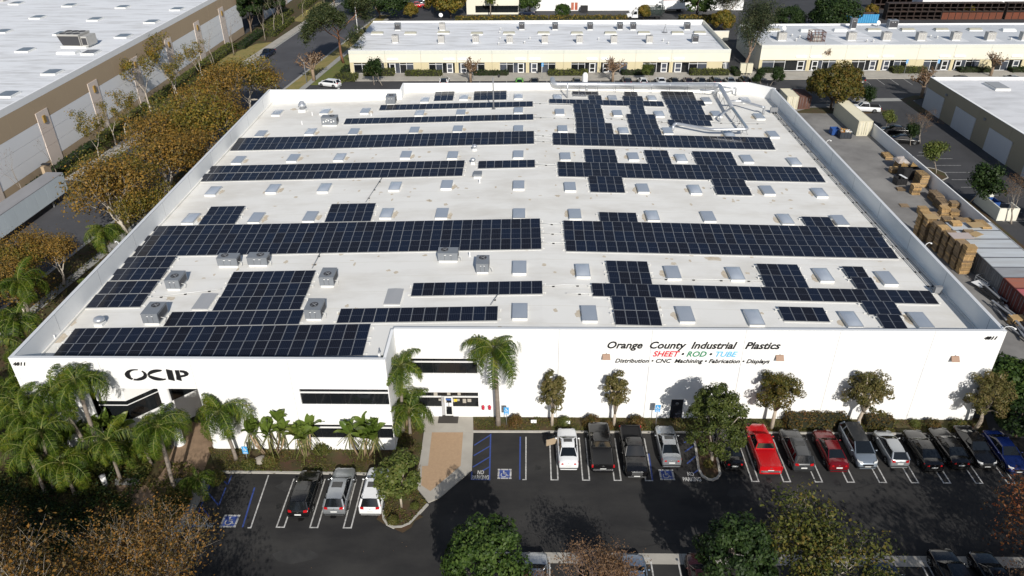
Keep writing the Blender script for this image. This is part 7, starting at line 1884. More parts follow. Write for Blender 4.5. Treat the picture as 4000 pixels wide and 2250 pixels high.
# --- bare trees
BARE = [tree_meshes('bare_tree', 160 + i, 8, .15, .26, 5, L_DRY, B_GREY, .075, 2.0, .25, (2, 4), .5, .28, .76, .05, 4) for i in range(2)]
BARET = [tree_meshes('bare_poplar', 170 + i, 10, .13, .5, 4, L_DRY, B_GREY, .07, .8, .2, (2, 3), .5, .5, .6, .02, 4) for i in range(2)]
BROWNT = tree_meshes('brown_twig_tree', 163, 7, .17, .22, 5, L_DRY, mat('brown_twigs', (.36, .25, .20), .9), .09, 1.6, .28, (3, 5), .52, .30, .76, .05, 3)
plant('bare_tree', 'leafless brown twiggy tree at the bottom centre', 'tree', BROWNT, (4.5, 33.2), 0, .92)
plant('bare_tree', 'second leafless brown tree left of the bottom centre one', 'tree', BROWNT, (1.6, 33.4), 2, .66)
plant('bare_tree', 'leafless tree low in the bottom right corner', 'tree', BROWNT, (33.8, 34.6), 4, .7)
for p, v, s, lab in (((-76.6, 146.2), 0, .95, 'bare thin tree against the warehouse wall with its shadow beside it'), ((-76.0, 112.5), 1, .95, 'bare white stemmed tree behind the trailer, right one'), ((-76.4, 103), 0, .9, 'bare white stemmed tree behind the trailer, middle one'), ((-76.3, 96), 1, .85, 'bare white stemmed tree behind the trailer at the picture edge'), ((-74.9, 181), 1, 1.15, 'bare tall poplar on the warehouse corner lawn'), ((-74.0, 192), 0, 1.2, 'bare tall poplar at the warehouse corner'), ((-73.5, 175), 0, .9, 'bare thin tree over the pavement below the warehouse corner')):
    plant('bare_tree', lab, 'tree', BARET[v], p, rndp.uniform(0, 6), s, 'bare trees by the left warehouse')
for p, s, lab in (((-70.4,206.73), 1.05, 'bare pale tree on the dry lawn beside the far pavement'), ((-70.35,215.42), 1.25, 'tall bare pale tree with long shadow at the hedge corner'), ((-70.25,222.22), 1.1, 'bare forked pale tree in the far hedge'), ((-67.92,236.96), .95, 'bare pale tree beside the stairs and hedge'), ((-66.38,258.44), 1.0, 'bare tree on the far dry lawn at the top')):
    plant('bare_tree', lab, 'tree', BARET[rndp.randrange(2)], p, rndp.uniform(0, 6), s, 'bare pale trees along the far pavement')
plant('bare_tree', 'leafless pale tree standing among black cars behind the yard wall', 'tree', BARE[0], (69.6, 129.2), 1, .82)
plant('bare_tree', 'bare tree with pale trunk in front of the block enclosure at the right edge', 'tree', BARE[1], (68.4, 97.2), 2, .9)

# --- dense round trees
RND = [blob_meshes('round_tree', 200, 8.2, 2.9, 1.2, L_GRN, B_GREY, .14, 15000, 80, 1, .2, .1, 6, .24)]
RNDD = blob_meshes('dark_round_tree', 205, 8.2, 2.6, 1.2, L_DGRN, B_GREY, .14, 15000, 80, 1, .2, .1, 6, .24)
L_ISL = leaf_mat('olive_green_leaves', [(.016, .028, .006), (.045, .065, .012), (.085, .105, .022), (.125, .14, .035)])
ISL = blob_meshes('island_tree', 207, 8.4, 2.5, .45, L_ISL, B_GREY, .105, 20000, 120, 1.0, .2, .15, 6, .20, .62)
SML = blob_meshes('small_green_tree', 209, 5.4, 1.75, 1.5, L_LGRN, B_PAPER, .14, 4200, 40, 1, .11, .1, 6, .30)
FIC = blob_meshes('ficus_tree', 211, 8.5, 5.0, 1.2, L_OLIVE, B_BROWN, .24, 12000, 70, 1, .3, .1, 6, .24)
plant('round_tree', 'tall dense green tree on the kerbed island in front of the facade', 'tree', ISL, (16.35, 49.6), .3, .97)
plant('round_tree', 'small light green tree on the teardrop island beside the white crossover', 'tree', SML, (-10.3, 44.0), .8, 1.05)
plant('round_tree', 'bright green dense round tree at the bottom centre', 'tree', RND[0], (-2.75, 34.7), 0, 1.0)
plant('round_tree', 'dark dense round tree at the bottom right of centre', 'tree', RNDD, (14.5, 35.2), 0, 1.0)
plant('ficus_tree', 'large olive green round tree at the rear of the yard', 'tree', FIC, (60.6, 148.6), 0, 1.0)
DKR = blob_meshes('dark_ficus', 213, 11, 8.0, .8, L_DGRN, B_BROWN, .34, 14000, 90, 1, .3, .1, 4, .22)
plant('ficus_tree', 'huge dark evergreen tree left of the middle building at the top', 'tree', DKR, (-44.18,235.12), 0, 1.02)
plant('ficus_tree', 'dark evergreen tree beside the huge one by the top parking row', 'tree', DKR, (-51.29,240.99), 1.5, .6)
plant('ficus_tree', 'dark round tree behind the left end of the right cream building', 'tree', DKR, (83.0, 214), 2, .85)
plant('ficus_tree', 'dark tree left of the round one behind the right cream building', 'tree', DKR, (72.5, 219), 3, .55)
BSH = blob_meshes('green_tree', 215, 7, 3.6, .5, L_SYC2, B_BROWN, .26, 6500, 50)
BSH2 = blob_meshes('bright_green_tree', 216, 7, 3.4, .5, L_GRN, B_BROWN, .26, 6500, 50)
for p, ms, s, lab in (((-22.9,234.75), BSH, 1.35, 'olive green tree in front of the cream office corner'), ((-28.76,245.02), BSH, .85, 'yellowing tree left of the cream office'), ((-34.87,234.96), BSH, .6, 'pale shrubby tree below the red pickup at the top'), ((49.63,232.08), BSH2, 1.35, 'bushy green tree against the white warehouse by the truck'), ((0.75,240.01), BSH2, .9, 'green tree in front of the black car by the white warehouse'), ((10.34,233.46), BSH2, .62, 'small green tree in the hedge behind the middle building'), ((34.28,233.04), BSH, .55, 'sparse tree in front of the stake bed truck'), ((53.29,215.39), BSH, .8, 'olive shrubs in the gap between the cream buildings'), ((128.83,233.42), BSH, .55, 'thin tree in front of the red bins'), ((101.48,234.6), BSH, .5, 'thin tree beside the blue ribbed bin'), ((92.72,235.46), BSH, .45, 'small tree left of the blue ribbed bin')):
    plant('bushy_tree', lab, 'tree', ms, p, rndp.uniform(0, 6), s)

# --- paperbark trees along the facade
PAP = [blob_meshes('paperbark', 220 + i, 6.1, 1.15, 1.2, L_PAPER, B_PAPER, .085, 7000, 60, 1.05, .17, .1, 12, .27, .40) for i in range(2)]
PAPW = [blob_meshes('wide_paperbark', 230 + i, 6.3, 1.85, 1.9, (L_OLIVE, L_PAPER)[i], B_PAPER, .09, 9500, 72, 1.05, .2, .1, 14, .23, .42) for i in range(2)]
GP = 'paperbark trees along the facade'
for p, ms, s, lab in (((2.43, 54.2), PAP[0], 1.0, 'slim paperbark tree nearest the entrance on the facade'), ((8.25, 54.2), PAP[1], .98, 'paperbark with a notched crown left of the steel door'), ((22.9, 54.0), PAPW[0], 1.0, 'broad paperbark behind the red pickup'), ((30.9, 53.9), PAPW[1], 1.0, 'broad paperbark above the long bronze hedge'), ((41.7, 54.0), PAPW[1], .98, 'brownish paperbark at the right end of the facade')):
    plant('paperbark_tree', lab, 'tree', ms, (*p, .1), rndp.uniform(0, 6), s, GP)
plant('bushy_tree', 'green tree in front of the white yard gate', 'tree', BSH2, (45.6, 57.0), 0, .8)
plant('bushy_tree', 'dark shrubby tree at the right end of the planting bed', 'tree', blob_meshes('dark_bush', 217, 4.2, 2.4, .2, L_DGRN, B_BROWN, .18, 4500, 40), (45.0, 53.2), 0, 1.0)
plant('bushy_tree', 'dark green bush at the right picture edge below the gate', 'tree', BSH2, (49.0, 51.2), 2, .7)

# --- pollarded trees
def pollard(name, seed, H, leafm, n, w_):
    rng = np.random.default_rng(seed); mb = MB(); P = []
    mb.tube([(0, 0, -.1), (.05, 0, H * .25), (0, .05, H * .42)], [.34, .28, .30], 7)
    for k in range(9):
        a = k * .7 + rng.normal() * .3; tilt = rng.uniform(.25, .95)
        p = np.array([0, 0, H * .40]); r = .17; d = np.array([math.cos(a) * math.sin(tilt), math.sin(a) * math.sin(tilt), math.cos(tilt)])
        pts = [p]
        for q in range(4):
            d = d + rng.normal(size=3) * .16; d /= np.linalg.norm(d); pts.append(pts[-1] + d * w_ * .3)
        mb.tube([tuple(q) for q in pts], [r, r * .85, r * .75, r * .7, r * .8], 5)
        for q in range(7):
            b_ = pts[2 + q % 3]; dd = np.array([rng.normal() * .5 + d[0] * .5, rng.normal() * .5 + d[1] * .5, rng.uniform(.5, 1.2)]); dd /= np.linalg.norm(dd)
            e = b_ + dd * rng.uniform(.5, 1.1) * w_ * .33
            mb.tube([tuple(b_), tuple((b_ + e) / 2 + rng.normal(size=3) * .05), tuple(e)], [.09, .07, .06], 4)
            P.append(e + rng.normal(size=(n, 3)) * .22)
    P = np.concatenate(P)
    return mb.mesh(name + '_trunk', [mat('pollard_bark', (.30, .22, .15), .9, .6, 1.5, (.16, .11, .08))]), leaf_mesh(name + '_crown', P, .16, leafm, None, rng)
POL = [pollard('pollard_tree', 240 + i, 5.0, L_DRY, 9, 2.2) for i in range(2)]
for p, v, s, lab in (((-12.59,167.68), 0, 1.0, 'pollarded brown tree in front of the middle building, left one'), ((19,168.22), 1, 1.0, 'pollarded brown tree in front of the middle building, right one'), ((-48.12,169.29), 1, 1.25, 'big pollarded tree beside the street and lawn'), ((68.52,177.77), 0, 1.0, 'pollarded tree behind the olive round yard tree'), ((104.05,171.82), 1, 1.0, 'pollarded brown tree behind the workshop roof'), ((81.7, 156.0), 0, 1.15, 'pollarded tree by the corner of the workshop with a long shadow')):
    plant('pollard_tree', lab, 'tree', POL[v], p, rndp.uniform(0, 6), s, 'pollarded trees by the cream buildings')

# --- pines, eucalyptus
PINE = tree_meshes('pine_tree', 250, 19, .42, .50, 4, L_PINE, B_RED, .30, 46, .72, (3, 4), .85, .2, .58, .02, 2, .35)
plant('pine_tree', 'tall open pine with red trunk by the left end of the middle building', 'tree', PINE, (-44.6, 184.5), 0, .92)
EUC = [tree_meshes('eucalyptus_tree', 255 + i, 14, .26, .16, 4, L_EUC, mat('euc_bark', (.34, .24, .18), .9, .5, 1, (.22, .15, .11)), .20, 46, .62, (3, 4), .42, .45, .84, .04, 1, .35) for i in range(2)]
plant('eucalyptus_tree', 'tall wispy tree between the two cream buildings', 'tree', EUC[0], (51.6, 181.0), 0, 1.12)
plant('eucalyptus_tree', 'wispy tree behind the right end of the middle building', 'tree', EUC[1], (54.9,219.01), 1, .92)
CON = [blob_meshes('dark_conifer', 260 + i, 14, 3.4, .8, L_PINE if i else L_DGRN, B_BROWN, .30, 8000, 60, 1, .25, .1, 3, .30) for i in range(2)]
for p, v, s, lab in (((-77.48,217.35), 0, 1.15, 'dark dense conifer at the corner of the left warehouse'), ((-77.25,226.2), 1, 1.0, 'dark conifer right of the warehouse corner one'), ((-74.98,235.67), 0, .8, 'dark conifer group tree behind the far hedge'), ((-62.37,255.07), 1, .9, 'dark tree beside the street at the very top')):
    plant('conifer_tree', lab, 'tree', CON[v], p, rndp.uniform(0, 6), s)
# small lot trees
SLT = [tree_meshes('lot_tree', 270 + i, 5, .09, .42, 3, L_LGRN if i != 1 else L_DGRN, B_GREY, .16, 34, .34, (2, 4), .5, .35, .7, .05, 1) for i in range(3)]
for p, v, s, lab in (((66.2, 115.4), 0, 1.05, 'slim bright green tree on the small island behind the yard wall'), ((66.2, 104.4), 1, 1.35, 'green tree beside the block enclosure behind the yard wall'), ((67.0, 147.0), 1, .95, 'small tree in front of the white pickup'), ((66.3, 136.3), 2, .75, 'little tree by the yard wall beside the shiny black car'), ((52.8,164.31), 1, .8, 'small tree beside the rear chamfer of the main building'), ((50.61,163.58), 1, .85, 'small dark tree behind the rear right parapet'), ((27.3,167.54), 0, .8, 'light bush tree between white cars in the rear lot'), ((-32.08,165.67), 1, 1.15, 'drooping tree behind the rear left parapet'), ((-33.91,166.07), 0, .95, 'pale drooping tree by the hedges behind the rear left parapet'), ((70.8, 96.3), 1, 1.0, 'small dark tree beside the green utility cabinet'), ((67.6, 128.2), 1, .75, 'dark shrubby tree behind the yard wall by the bare one')):
    plant('small_tree', lab, 'tree', SLT[v], p, rndp.uniform(0, 6), s)

# --- palms
def frond_mesh(seed, L, a0, droop):
    rng = np.random.default_rng(seed); mb = MB(); n = 15; p = np.zeros(3); pts = [p]
    for i in range(1, n + 1):
        a = a0 - droop * (i / n) ** 1.1; p = p + np.array([math.cos(a), 0, math.sin(a)]) * L / n; pts.append(p)
    mb.tube([tuple(q) for q in pts], [.05 * (1 - .85 * i / n) for i in range(n + 1)], 4, 0)
    for i in range(2, n):
        d = pts[i + 1] - pts[i]; d /= np.linalg.norm(d); up = np.cross([0, 1, 0], d)
        for k in range(5):
            u = (i + k / 5) / n; q = pts[i] + (pts[i + 1] - pts[i]) * k / 5
            ll = L * .25 * math.sin(math.pi * min(1, u * .86 + .14)) ** .5
            for s in (-1, 1):
                e = np.array([0, s, 0]) * rng.uniform(.35, 1.0) + d * rng.uniform(.2, .6) + up * rng.uniform(-.3, .55)
                e /= np.linalg.norm(e); tip = q + e * ll * .5; t2 = tip + (e * .35 + np.array([0, 0, -.95])) * ll * .62; w_ = d * .024
                mb.face([tuple(q - w_), tuple(q + w_), tuple(tip + w_), tuple(tip - w_)], 1)
                mb.face([tuple(tip - w_), tuple(tip + w_), tuple(t2)], 1)
    return mb.mesh('frond', [mat('frond_stem', (.16, .17, .045), .6), L_PALM])
FR = [frond_mesh(300 + i, L, a0, dr) for i, (L, a0, dr) in enumerate(((3.7, .95, 2.7), (3.9, .75, 2.75), (3.6, .35, 2.1), (4.0, 1.1, 3.2), (2.9, 1.35, 1.7)))]
def palm(lab, base, top, n=15, s=1, r=.17):
    t = thing('palm_tree', lab, 'palm', (base[0], base[1], .05), 0, 'queen palms around the building')
    dx, dy, h = top[0] - base[0], top[1] - base[1], top[2]
    rows = [(dx * u ** 1.4, dy * u ** 1.4, h * u - .1) for u in (0, .12, .3, .5, .7, .88, 1)]
    MB().tube(rows, [r * 1.45, r * 1.1, r, r * .95, r * .9, r * .85, r * .8], 9).build('trunk', B_PALM, t)
    MB().tube([(dx, dy, h - .5), (dx, dy, h - .1), (dx, dy, h + .35)], [r * .9, r * 1.5, r * .5], 8).build('crown_shaft', mat('crownshaft', (.20, .15, .06), .8), t)
    rr = random.Random(lab)
    n = n + 5
    for k in range(n):
        o = link('frond', FR[4] if k >= n - 3 else FR[rr.randrange(4)], t, (dx, dy, h + .1 + .2 * rr.random()))
        o.rotation_euler = (rr.uniform(-.3, .3), rr.uniform(-.35, .6), k * 2.399 + rr.uniform(-.5, .5)); sc2 = s * rr.uniform(.62, 1.15); o.scale = (sc2, sc2, sc2)
for a in (
    ('tall palm standing alone in front of the white facade', (-2.62, 54.2), (-2.8, 53.9, 8.7), 14, 1.15, .2), ('palm at the inner corner between the two facade blocks', (-11.5, 53.2), (-11.0, 53.0, 7.5), 13, 1.0, .15), ('short yellowish palm at the foot of the corner palm', (-10.8, 53.0), (-10.6, 52.6, 3.0), 12, .95, .13),
    ('bright palm in front of the entrance column', (-25.9, 49.4), (-26.3, 49.4, 5.2), 18, 1.05, .15), ('palm over the tan plaza path', (-29.6, 45.1), (-29.3, 45.2, 7.4), 16, 1.0, .15), ('tall palm left of the OCIP logo', (-37.3, 48.5), (-37.1, 48.6, 9.2), 16, .95, .18), ('palm crowding the left house number', (-37.9, 48.3), (-39.4, 48.6, 8.1), 15, .95, .16),
    ('palm at the left picture edge with brown trunk', (-47.8, 52.6), (-47.5, 52.8, 4.6), 15, 1.0, .17), ('palm with grey twin trunk in the left garden, left one', (-40.75, 45.1), (-40.9, 45.3, 4.9), 14, .95, .14), ('palm with grey twin trunk in the left garden, right one', (-40.3, 45.6), (-39.6, 46.0, 5.9), 14, .95, .14),
    ('palm outside the left parapet at the front corner', (-49.2, 59.5), (-49.0, 59.6, 8.0), 16, 1.05, .2), ('palm outside the left parapet, second from the front', (-53.6, 67.0), (-53.3, 67.2, 7.6), 16, 1.0, .19), ('dark palm beside the left parapet lamp', (-51.2, 80.0), (-51.0, 80.2, 7.0), 16, 1.0, .18), ('low palm in the shade beside the left parapet', (-48.8, 72.0), (-48.6, 72.2, 4.6), 14, .9, .17),
    ('full palm left of the plaza path in the deep garden', (-35.0, 46.6), (-34.8, 46.5, 4.6), 14, .95, .14), ('leaning palm crowded between taller palms in the left garden', (-42.3, 47.8), (-42.0, 47.7, 6.2), 15, 1.0, .15), ('dense palm below the left house number', (-45.6, 49.8), (-45.3, 49.9, 5.6), 15, 1.0, .15), ('low palm spilling over the dark garden shrubs', (-38.2, 45.0), (-38.0, 44.9, 3.6), 14, .9, .14), ('pale green palm at the mouth of the recessed entrance', (-31.4, 48.2), (-31.2, 48.1, 4.6), 14, .9, .14), ('palm at the far left edge above the lawn', (-50.5, 49.5), (-50.2, 49.6, 6.4), 15, 1.05, .16), ('palm squeezed beside the parapet corner at the left edge', (-47.0, 56.5), (-46.8, 56.6, 6.6), 15, 1.0, .17),
    ('young palm low in the left garden', (-44.2, 49.6), (-44.0, 49.6, 3.2), 13, .95, .13), ('palm in the garden between the logo and the plaza', (-33.2, 48.6), (-33.3, 48.4, 3.0), 13, .85, .13), ('palm at the left picture edge behind the lawn', (-48.5, 46.6), (-48.2, 46.6, 3.6), 13, .9, .14), ('small palm at the end of the plaza path', (-27.2, 44.6), (-27.0, 44.6, 2.2), 11, .62, .12), ('palm behind the left garden twin palms', (-44.0, 49.4), (-43.2, 49.0, 6.6), 14, .95, .15)):
    palm(*a)
t = plant('palm_tree', 'small fan palm before the cream office window at the top', 'palm', (MB().tube([(0, 0, 0), (0, 0, 4.2)], [.2, .16], 7).mesh('trunk', [B_PALM]), leaf_mesh('crown', np.random.default_rng(5).normal(size=(220, 3)) * .7 + [0, 0, 4.6], .4, L_LGRN, None, np.random.default_rng(6))), (-11.13,238.07), 0, 1)

# --- giant bird of paradise clumps
def paddle(seed):
    rng = np.random.default_rng(seed); mb = MB(); rows = []; L, W_ = 1.5, .33
    for i in range(9):
        u = i / 8; w_ = W_ * math.sin(math.pi * min(1, .06 + u * .94)) ** .7; z = .9 * u * L - .55 * u * u * L; x = u * L * .85
        rows.append([(x, -w_, z + .12 * abs(1)), (x, -w_ * .5, z + .05), (x, 0, z), (x, w_ * .5, z + .05), (x, w_, z + .12)])
    mb.grid(rows, 0, True)
    mb.tube([(-1.3, 0, -1.5), (-.5, 0, -.5), (0, 0, 0)], [.035, .03, .02], 4, 1)
    return mb.mesh('leaf', [L_BOP, mat('leaf_stalk', (.16, .17, .05), .6)])
PD = [paddle(1), paddle(2)]
def paradise(lab, p, n=5, h=3.0, spread=1.2):
    t = thing('giant_bird_of_paradise', lab, 'plant', (*p, .1), 0, 'giant bird of paradise clumps below the left block'); rr = random.Random(lab)
    for k in range(n):
        a = k * 2.4 + rr.random(); d = spread * rr.uniform(.2, 1); hh = h * rr.uniform(.55, 1)
        x, y = d * math.cos(a), d * .7 * math.sin(a)
        MB().tube([(x * .4, y * .4, 0), (x * .8, y * .8, hh * .5), (x, y, hh)], [.09, .08, .07], 6).build('stem', mat('paradise_stem', (.33, .24, .15), .85), t)
        for q in range(8):
            o = link('leaf', PD[q % 2], t, (x + .1 * math.cos(q * .9), y + .1 * math.sin(q * .9), hh + .55)); o.rotation_euler = (rr.uniform(-.3, .3), rr.uniform(-1.15, .1), q * .82 + rr.uniform(-.3, .3)); s = rr.uniform(.8, 1.2); o.scale = (s, s, s)
for p, n, h, sp, lab in (((-23.02,50.11), 6, 3.3, 1.6, 'tall bird of paradise clump right of the entrance column'), ((-19.63,49.89), 5, 2.3, 1.2, 'bird of paradise clump left of the lower window'), ((-14.61,49.95), 6, 2.8, 1.5, 'bird of paradise clump in front of the lower window'), ((-13.72,50.98), 3, 2.4, .8, 'small bird of paradise clump close to the lower window'), ((-37.19,50.48), 5, 2.2, 1.5, 'bird of paradise clump under the palms by the recessed entrance'), ((-39.22,50.33), 3, 1.8, 1.0, 'low bird of paradise in the shade of the left palms'), ((-40.97,49.29), 4, 1.9, 1.2, 'bird of paradise with yellow flowers in the left garden'), ((-11.3, 54.0), 3, 2.4, .7, 'bird of paradise behind the corner palm')):
    paradise(lab, p, n, h, sp)

# --- shrubs and hedges
def shrub_mesh(seed, R_, H, m, n):
    rng = np.random.default_rng(seed)
    u = rng.normal(size=(n, 3)); u /= np.linalg.norm(u, axis=1, keepdims=True); u[:, 2] = np.abs(u[:, 2])
    f = rng.uniform(.72, 1.03, size=(n, 1)) * (1 + .12 * np.sin(u[:, :1] * 7 + seed) * np.cos(u[:, 1:2] * 6))
    return leaf_mesh('shrub', u * f * [R_, R_, H], .085, m, u + [0, 0, .2], rng)
SH = [shrub_mesh(i, .8, 1.0, (L_HEDGE2, L_HEDGE, L_HEDGE2, L_GC)[i], 1300) for i in range(4)]
def shrub(lab, p, v=0, s=1.0, z=.1):
    o = link('shrub', SH[v], None, (p[0], p[1], z)); o.rotation_euler = (0, 0, rndp.uniform(0, 6)); o.scale = (s, s, s * rndp.uniform(.85, 1.1))
    tag(o, lab, 'shrub', 'shrubs in the planting beds')
for p, v, s, lab in (((-1.0, 54.4), 0, .9, 'bronze shrub right of the tall palm on the facade'), ((3.6, 54.5), 1, .75, 'green shrub right of the slim paperbark'), ((6.2, 54.2), 0, 1.15, 'wide bronze shrub left of the second paperbark'), ((7.6, 54.0), 2, .75, 'small bronze shrub at the foot of the second paperbark'), ((10.4, 54.2), 0, 1.05, 'round bronze shrub left of the two sign posts'), ((19.6, 54.3), 1, .95, 'yellow green shrub right of the island tree'), ((37.9, 54.3), 2, .9, 'bronze shrub in the shadow near the right end of the facade'), ((36.4, 54.6), 1, .6, 'low shrub by the small floodlight on the facade'), ((40.2, 54.2), 3, 1.0, 'dark shrub under the right end paperbark'), ((-18.46,50.67), 3, 1.05, 'round green shrub below the lower window'), ((-22.7,48.99), 3, .9, 'shrub beside the boulder in the left bed'), ((-26.8, 46.9), 3, 1.0, 'shrub at the left end of the parking kerb'), ((-10.78,42.46), 3, .6, 'small green tuft at the tip of the teardrop island'), ((-9.2,44.06), 1, .5, 'small shrub on the right of the teardrop island'), ((16.03,49.15), 3, .55, 'dark tuft at the foot of the island tree'), ((-24.5, 48.6), 3, .8, 'shrub beside the accessible sign at left'), ((-35.3,48.73), 3, 1.3, 'dark shrub beside the tan path under palms'), ((-33.86,47.89), 3, 1.2, 'second dark shrub beside the tan path under palms'), ((-37.67,48.1), 1, 1.2, 'mounded green shrub in the left garden'), ((-39.01,47.24), 1, 1.2, 'yellow green mound in the middle of the left garden'), ((-39.76,46.18), 1, 1.2, 'yellow green mound nearest the twin palms'), ((-37.49,45.97), 3, 1.2, 'dark shrub behind the white garden globe'), ((-29.15,44.49), 3, 1.4, 'dark shrub at the corner of sidewalk and plaza'), ((-29.46,43.19), 3, 1.4, 'dark shrub low beside the left sidewalk'), ((-29.08,46.06), 3, .9, 'small shrub beside the plaza boulder'), ((-42.4,45.92), 3, 1.2, 'dark spiky shrub under the twin palms')):
    shrub(lab, p, v, s)
def hedge(lab, x0, x1, y0, y1, h, m, seed=0, z=.1, size=.1, rz=0):
    rng = np.random.default_rng(seed); cx, cy = (x0 + x1) / 2, (y0 + y1) / 2; hx, hy = (x1 - x0) / 2, (y1 - y0) / 2
    area = 4 * hx * hy + 4 * (hx + hy) * h; n = int(min(6000, area * (.55 / size) ** 2 * 2.2))
    pr = np.array([4 * hx * hy, 4 * hx * h, 4 * hy * h]); k = rng.choice(3, n, p=pr / pr.sum())
    P = rng.uniform(-1, 1, size=(n, 3)) * [hx, hy, h / 2] + [0, 0, h / 2]; N = np.zeros((n, 3)); s = np.where(rng.random(n) < .5, -1, 1)
    P[k == 0, 2] = h; N[k == 0, 2] = 1; P[k == 1, 1] = s[k == 1] * hy; N[k == 1, 1] = s[k == 1]; P[k == 2, 0] = s[k == 2] * hx; N[k == 2, 0] = s[k == 2]
    bump = .10 * np.sin(P[:, 0] * 2.1 + seed) + .07 * np.sin(P[:, 0] * 5.3 + P[:, 1] * 3); P += N * bump[:, None] + rng.normal(size=(n, 3)) * .05
    P[:, 2] = np.maximum(P[:, 2], .02)
    t = thing('hedge', lab, 'hedge', (cx, cy, z), rz)
    link('foliage', leaf_mesh('hedge', P, size, m, N, rng, .6, .9), t)
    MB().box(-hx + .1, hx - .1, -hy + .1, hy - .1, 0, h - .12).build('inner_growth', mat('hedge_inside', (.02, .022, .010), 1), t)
hedge('long bronze hedge along the facade left of the broad paperbark', 24.3, 29.9, 53.9, 55.1, 1.15, L_HEDGE2, 1)
hedge('bronze hedge along the facade right of the broad paperbark', 31.6, 34.2, 54.0, 55.1, 1.0, L_HEDGE2, 2)
GH = [(-37.5, -30.5, 172.6, 174.9, 1.3, 'rounded hedge at the left corner of the middle building'), (-27.8, -19.6, 172.4, 174.6, 1.0, 'hedge below the second shopfront group of the middle building'), (-12.3, -4.5, 172.8, 174.6, .9, 'dark hedge right of the left pollard tree'), (4.8, 13.8, 172.5, 174.6, 1.0, 'hedge in front of the centre of the middle building'), (21.5, 28.8, 172.8, 174.6, .9, 'dark hedge right of the right pollard tree'), (37.0, 45.8, 172.4, 174.7, 1.05, 'clipped hedge at the right end of the middle building'), (46.8, 48.3, 171.8, 176.0, 1.2, 'dark hedge around the corner of the middle building'), (53.8, 58.6, 174.4, 176.2, .9, 'dark hedge at the left end of the right cream building'), (69.5, 74.0, 174.2, 176.2, .8, 'low dark shrubs right of the olive tree by the shopfronts'), (83.2, 90.8, 173.8, 176.2, 1.1, 'hedge in front of the middle shopfronts of the right building'), (98.6, 105.5, 174.4, 176.2, .9, 'dark hedge in front of the right building near the pollard tree'), (110.2, 116, 174.4, 176.2, .9, 'dark hedge in front of the right building at the picture edge')]
for i, (a, b_, c, d_, h, lab) in enumerate(GH): hedge(lab, a, b_, c, d_, h, L_HEDGE if 'dark' not in lab else L_DGRN, 10 + i, .13, .17)
hedge('low hedge beside the lawn and the middle building corner', -43.6, -38.6, 168.5, 172.6, .9, L_HEDGE, 40, .1, .17)
hedge('dark clipped hedge on the lawn edge by the middle building', -43.2, -41.4, 174.5, 180, .8, L_DGRN, 41, .1, .17)
for i, (a, b_, c, d_, lab) in enumerate(((-78.3, -76.4, 108, 128, 'long dark hedge at the warehouse base beside the trailer'), (-78.4, -76.6, 130, 150, 'hedge at the warehouse base below the bare tree'), (-78.4, -76.2, 152, 176, 'long hedge at the warehouse base farther up the street'), (-78.5, -75.6, 178, 200, 'bright hedge at the warehouse corner'), (-75.2, -73.0, 198, 216, 'dark hedge around the far lawn'), (-71.8, -69.2, 212, 232, 'far clipped hedge beside the pavement'), (-76.0, -72.6, 222, 244, 'far upper hedge in front of the pale warehouse'), (-73.0, -70.0, 250, 276, 'farthest hedge at the top of the street'))):
    hedge(lab, a, b_, c, d_, 1.2, L_DGRN if 'dark' in lab else L_HEDGE, 50 + i, .1, .2)
for i, (a, b_, lab) in enumerate(((-21, 6, 'wild hedge along the rear of the middle building, left part'), (6.5, 29, 'wild hedge along the rear of the middle building, right part'), (44, 60, 'brownish wild hedge behind the gap of the cream buildings'))):
    hedge(lab, a, b_, 227.5, 230.5, 1.8, L_SYC2, 70 + i, 0, .25)
# ground cover on the beds
def cover(name, poly, n, size, m, hmax, z, seed):
    rng = np.random.default_rng(seed); poly = np.array(poly); lo, hi = poly.min(0), poly.max(0); out = []
    while sum(map(len, out)) < n:
        q = rng.uniform(lo, hi, size=(4000, 2)); ins = np.zeros(len(q), bool)
        for (x1, y1), (x2, y2) in zip(poly, np.roll(poly, -1, 0)):
            c = ((y1 > q[:, 1]) != (y2 > q[:, 1])); xi = (x2 - x1) * (q[:, 1] - y1) / (y2 - y1 + 1e-9) + x1; ins ^= c & (q[:, 0] < xi)
        cl = np.sin(q[:, 0] * 1.7 + seed) + np.sin(q[:, 1] * 2.3 + q[:, 0] * .9) + rng.normal(size=len(q)) * .5
        out.append(q[ins & (cl > -.5)])
    q = np.concatenate(out)[:n]
    P = np.column_stack([q, z + rng.uniform(0, hmax, n) * (.4 + .6 * np.abs(np.sin(q[:, 0] * 1.3) * np.cos(q[:, 1] * 1.9)))])
    o = link(name, leaf_mesh(name, P, size, m, np.tile([0, 0, 1.0], (n, 1)), rng, .6, 1.1), None, None, 'stuff')
    return o
cover('ground_cover', [(-4.89,53.46), ((14.42,53.45)[0], (14.42,53.45)[1]), (42.65,53.5), (43, 55.2), (-5, 55.2)], 9000, .075, L_GC, .28, .1, 1)
cover('ground_cover', bed_l, 8000, .075, L_GC, .25, .1, 2)
cover('ground_cover', [(-48, 36), (-36, 34), (-28.11,42.85), (-28.19,48.27), (-32.01,48.96), (-33.82,45.85), (-35.11,44.93), (-33, 50), (-46, 50)], 15000, .11, L_GC, .8, .06, 3)
cover('garden_undergrowth', [(-48, 38), (-38, 36), (-33, 42), (-33, 50.3), (-46, 50.3)], 9000, .13, L_DGRN, 1.2, .06, 7)
cover('fallen_leaves', [(-26, 34), (-8, 34), (44, 40), (44, 46), (-8, 41), (-24, 40)], 60, .06, L_DRY, .02, .012, 4)
cover('roadside_shrubs', [(kr(60) + .6, 60), (-45.2, 60), (-45.2, 150), (kr(150) + .6, 150)], 9000, .16, L_GC, .8, .1, 5)
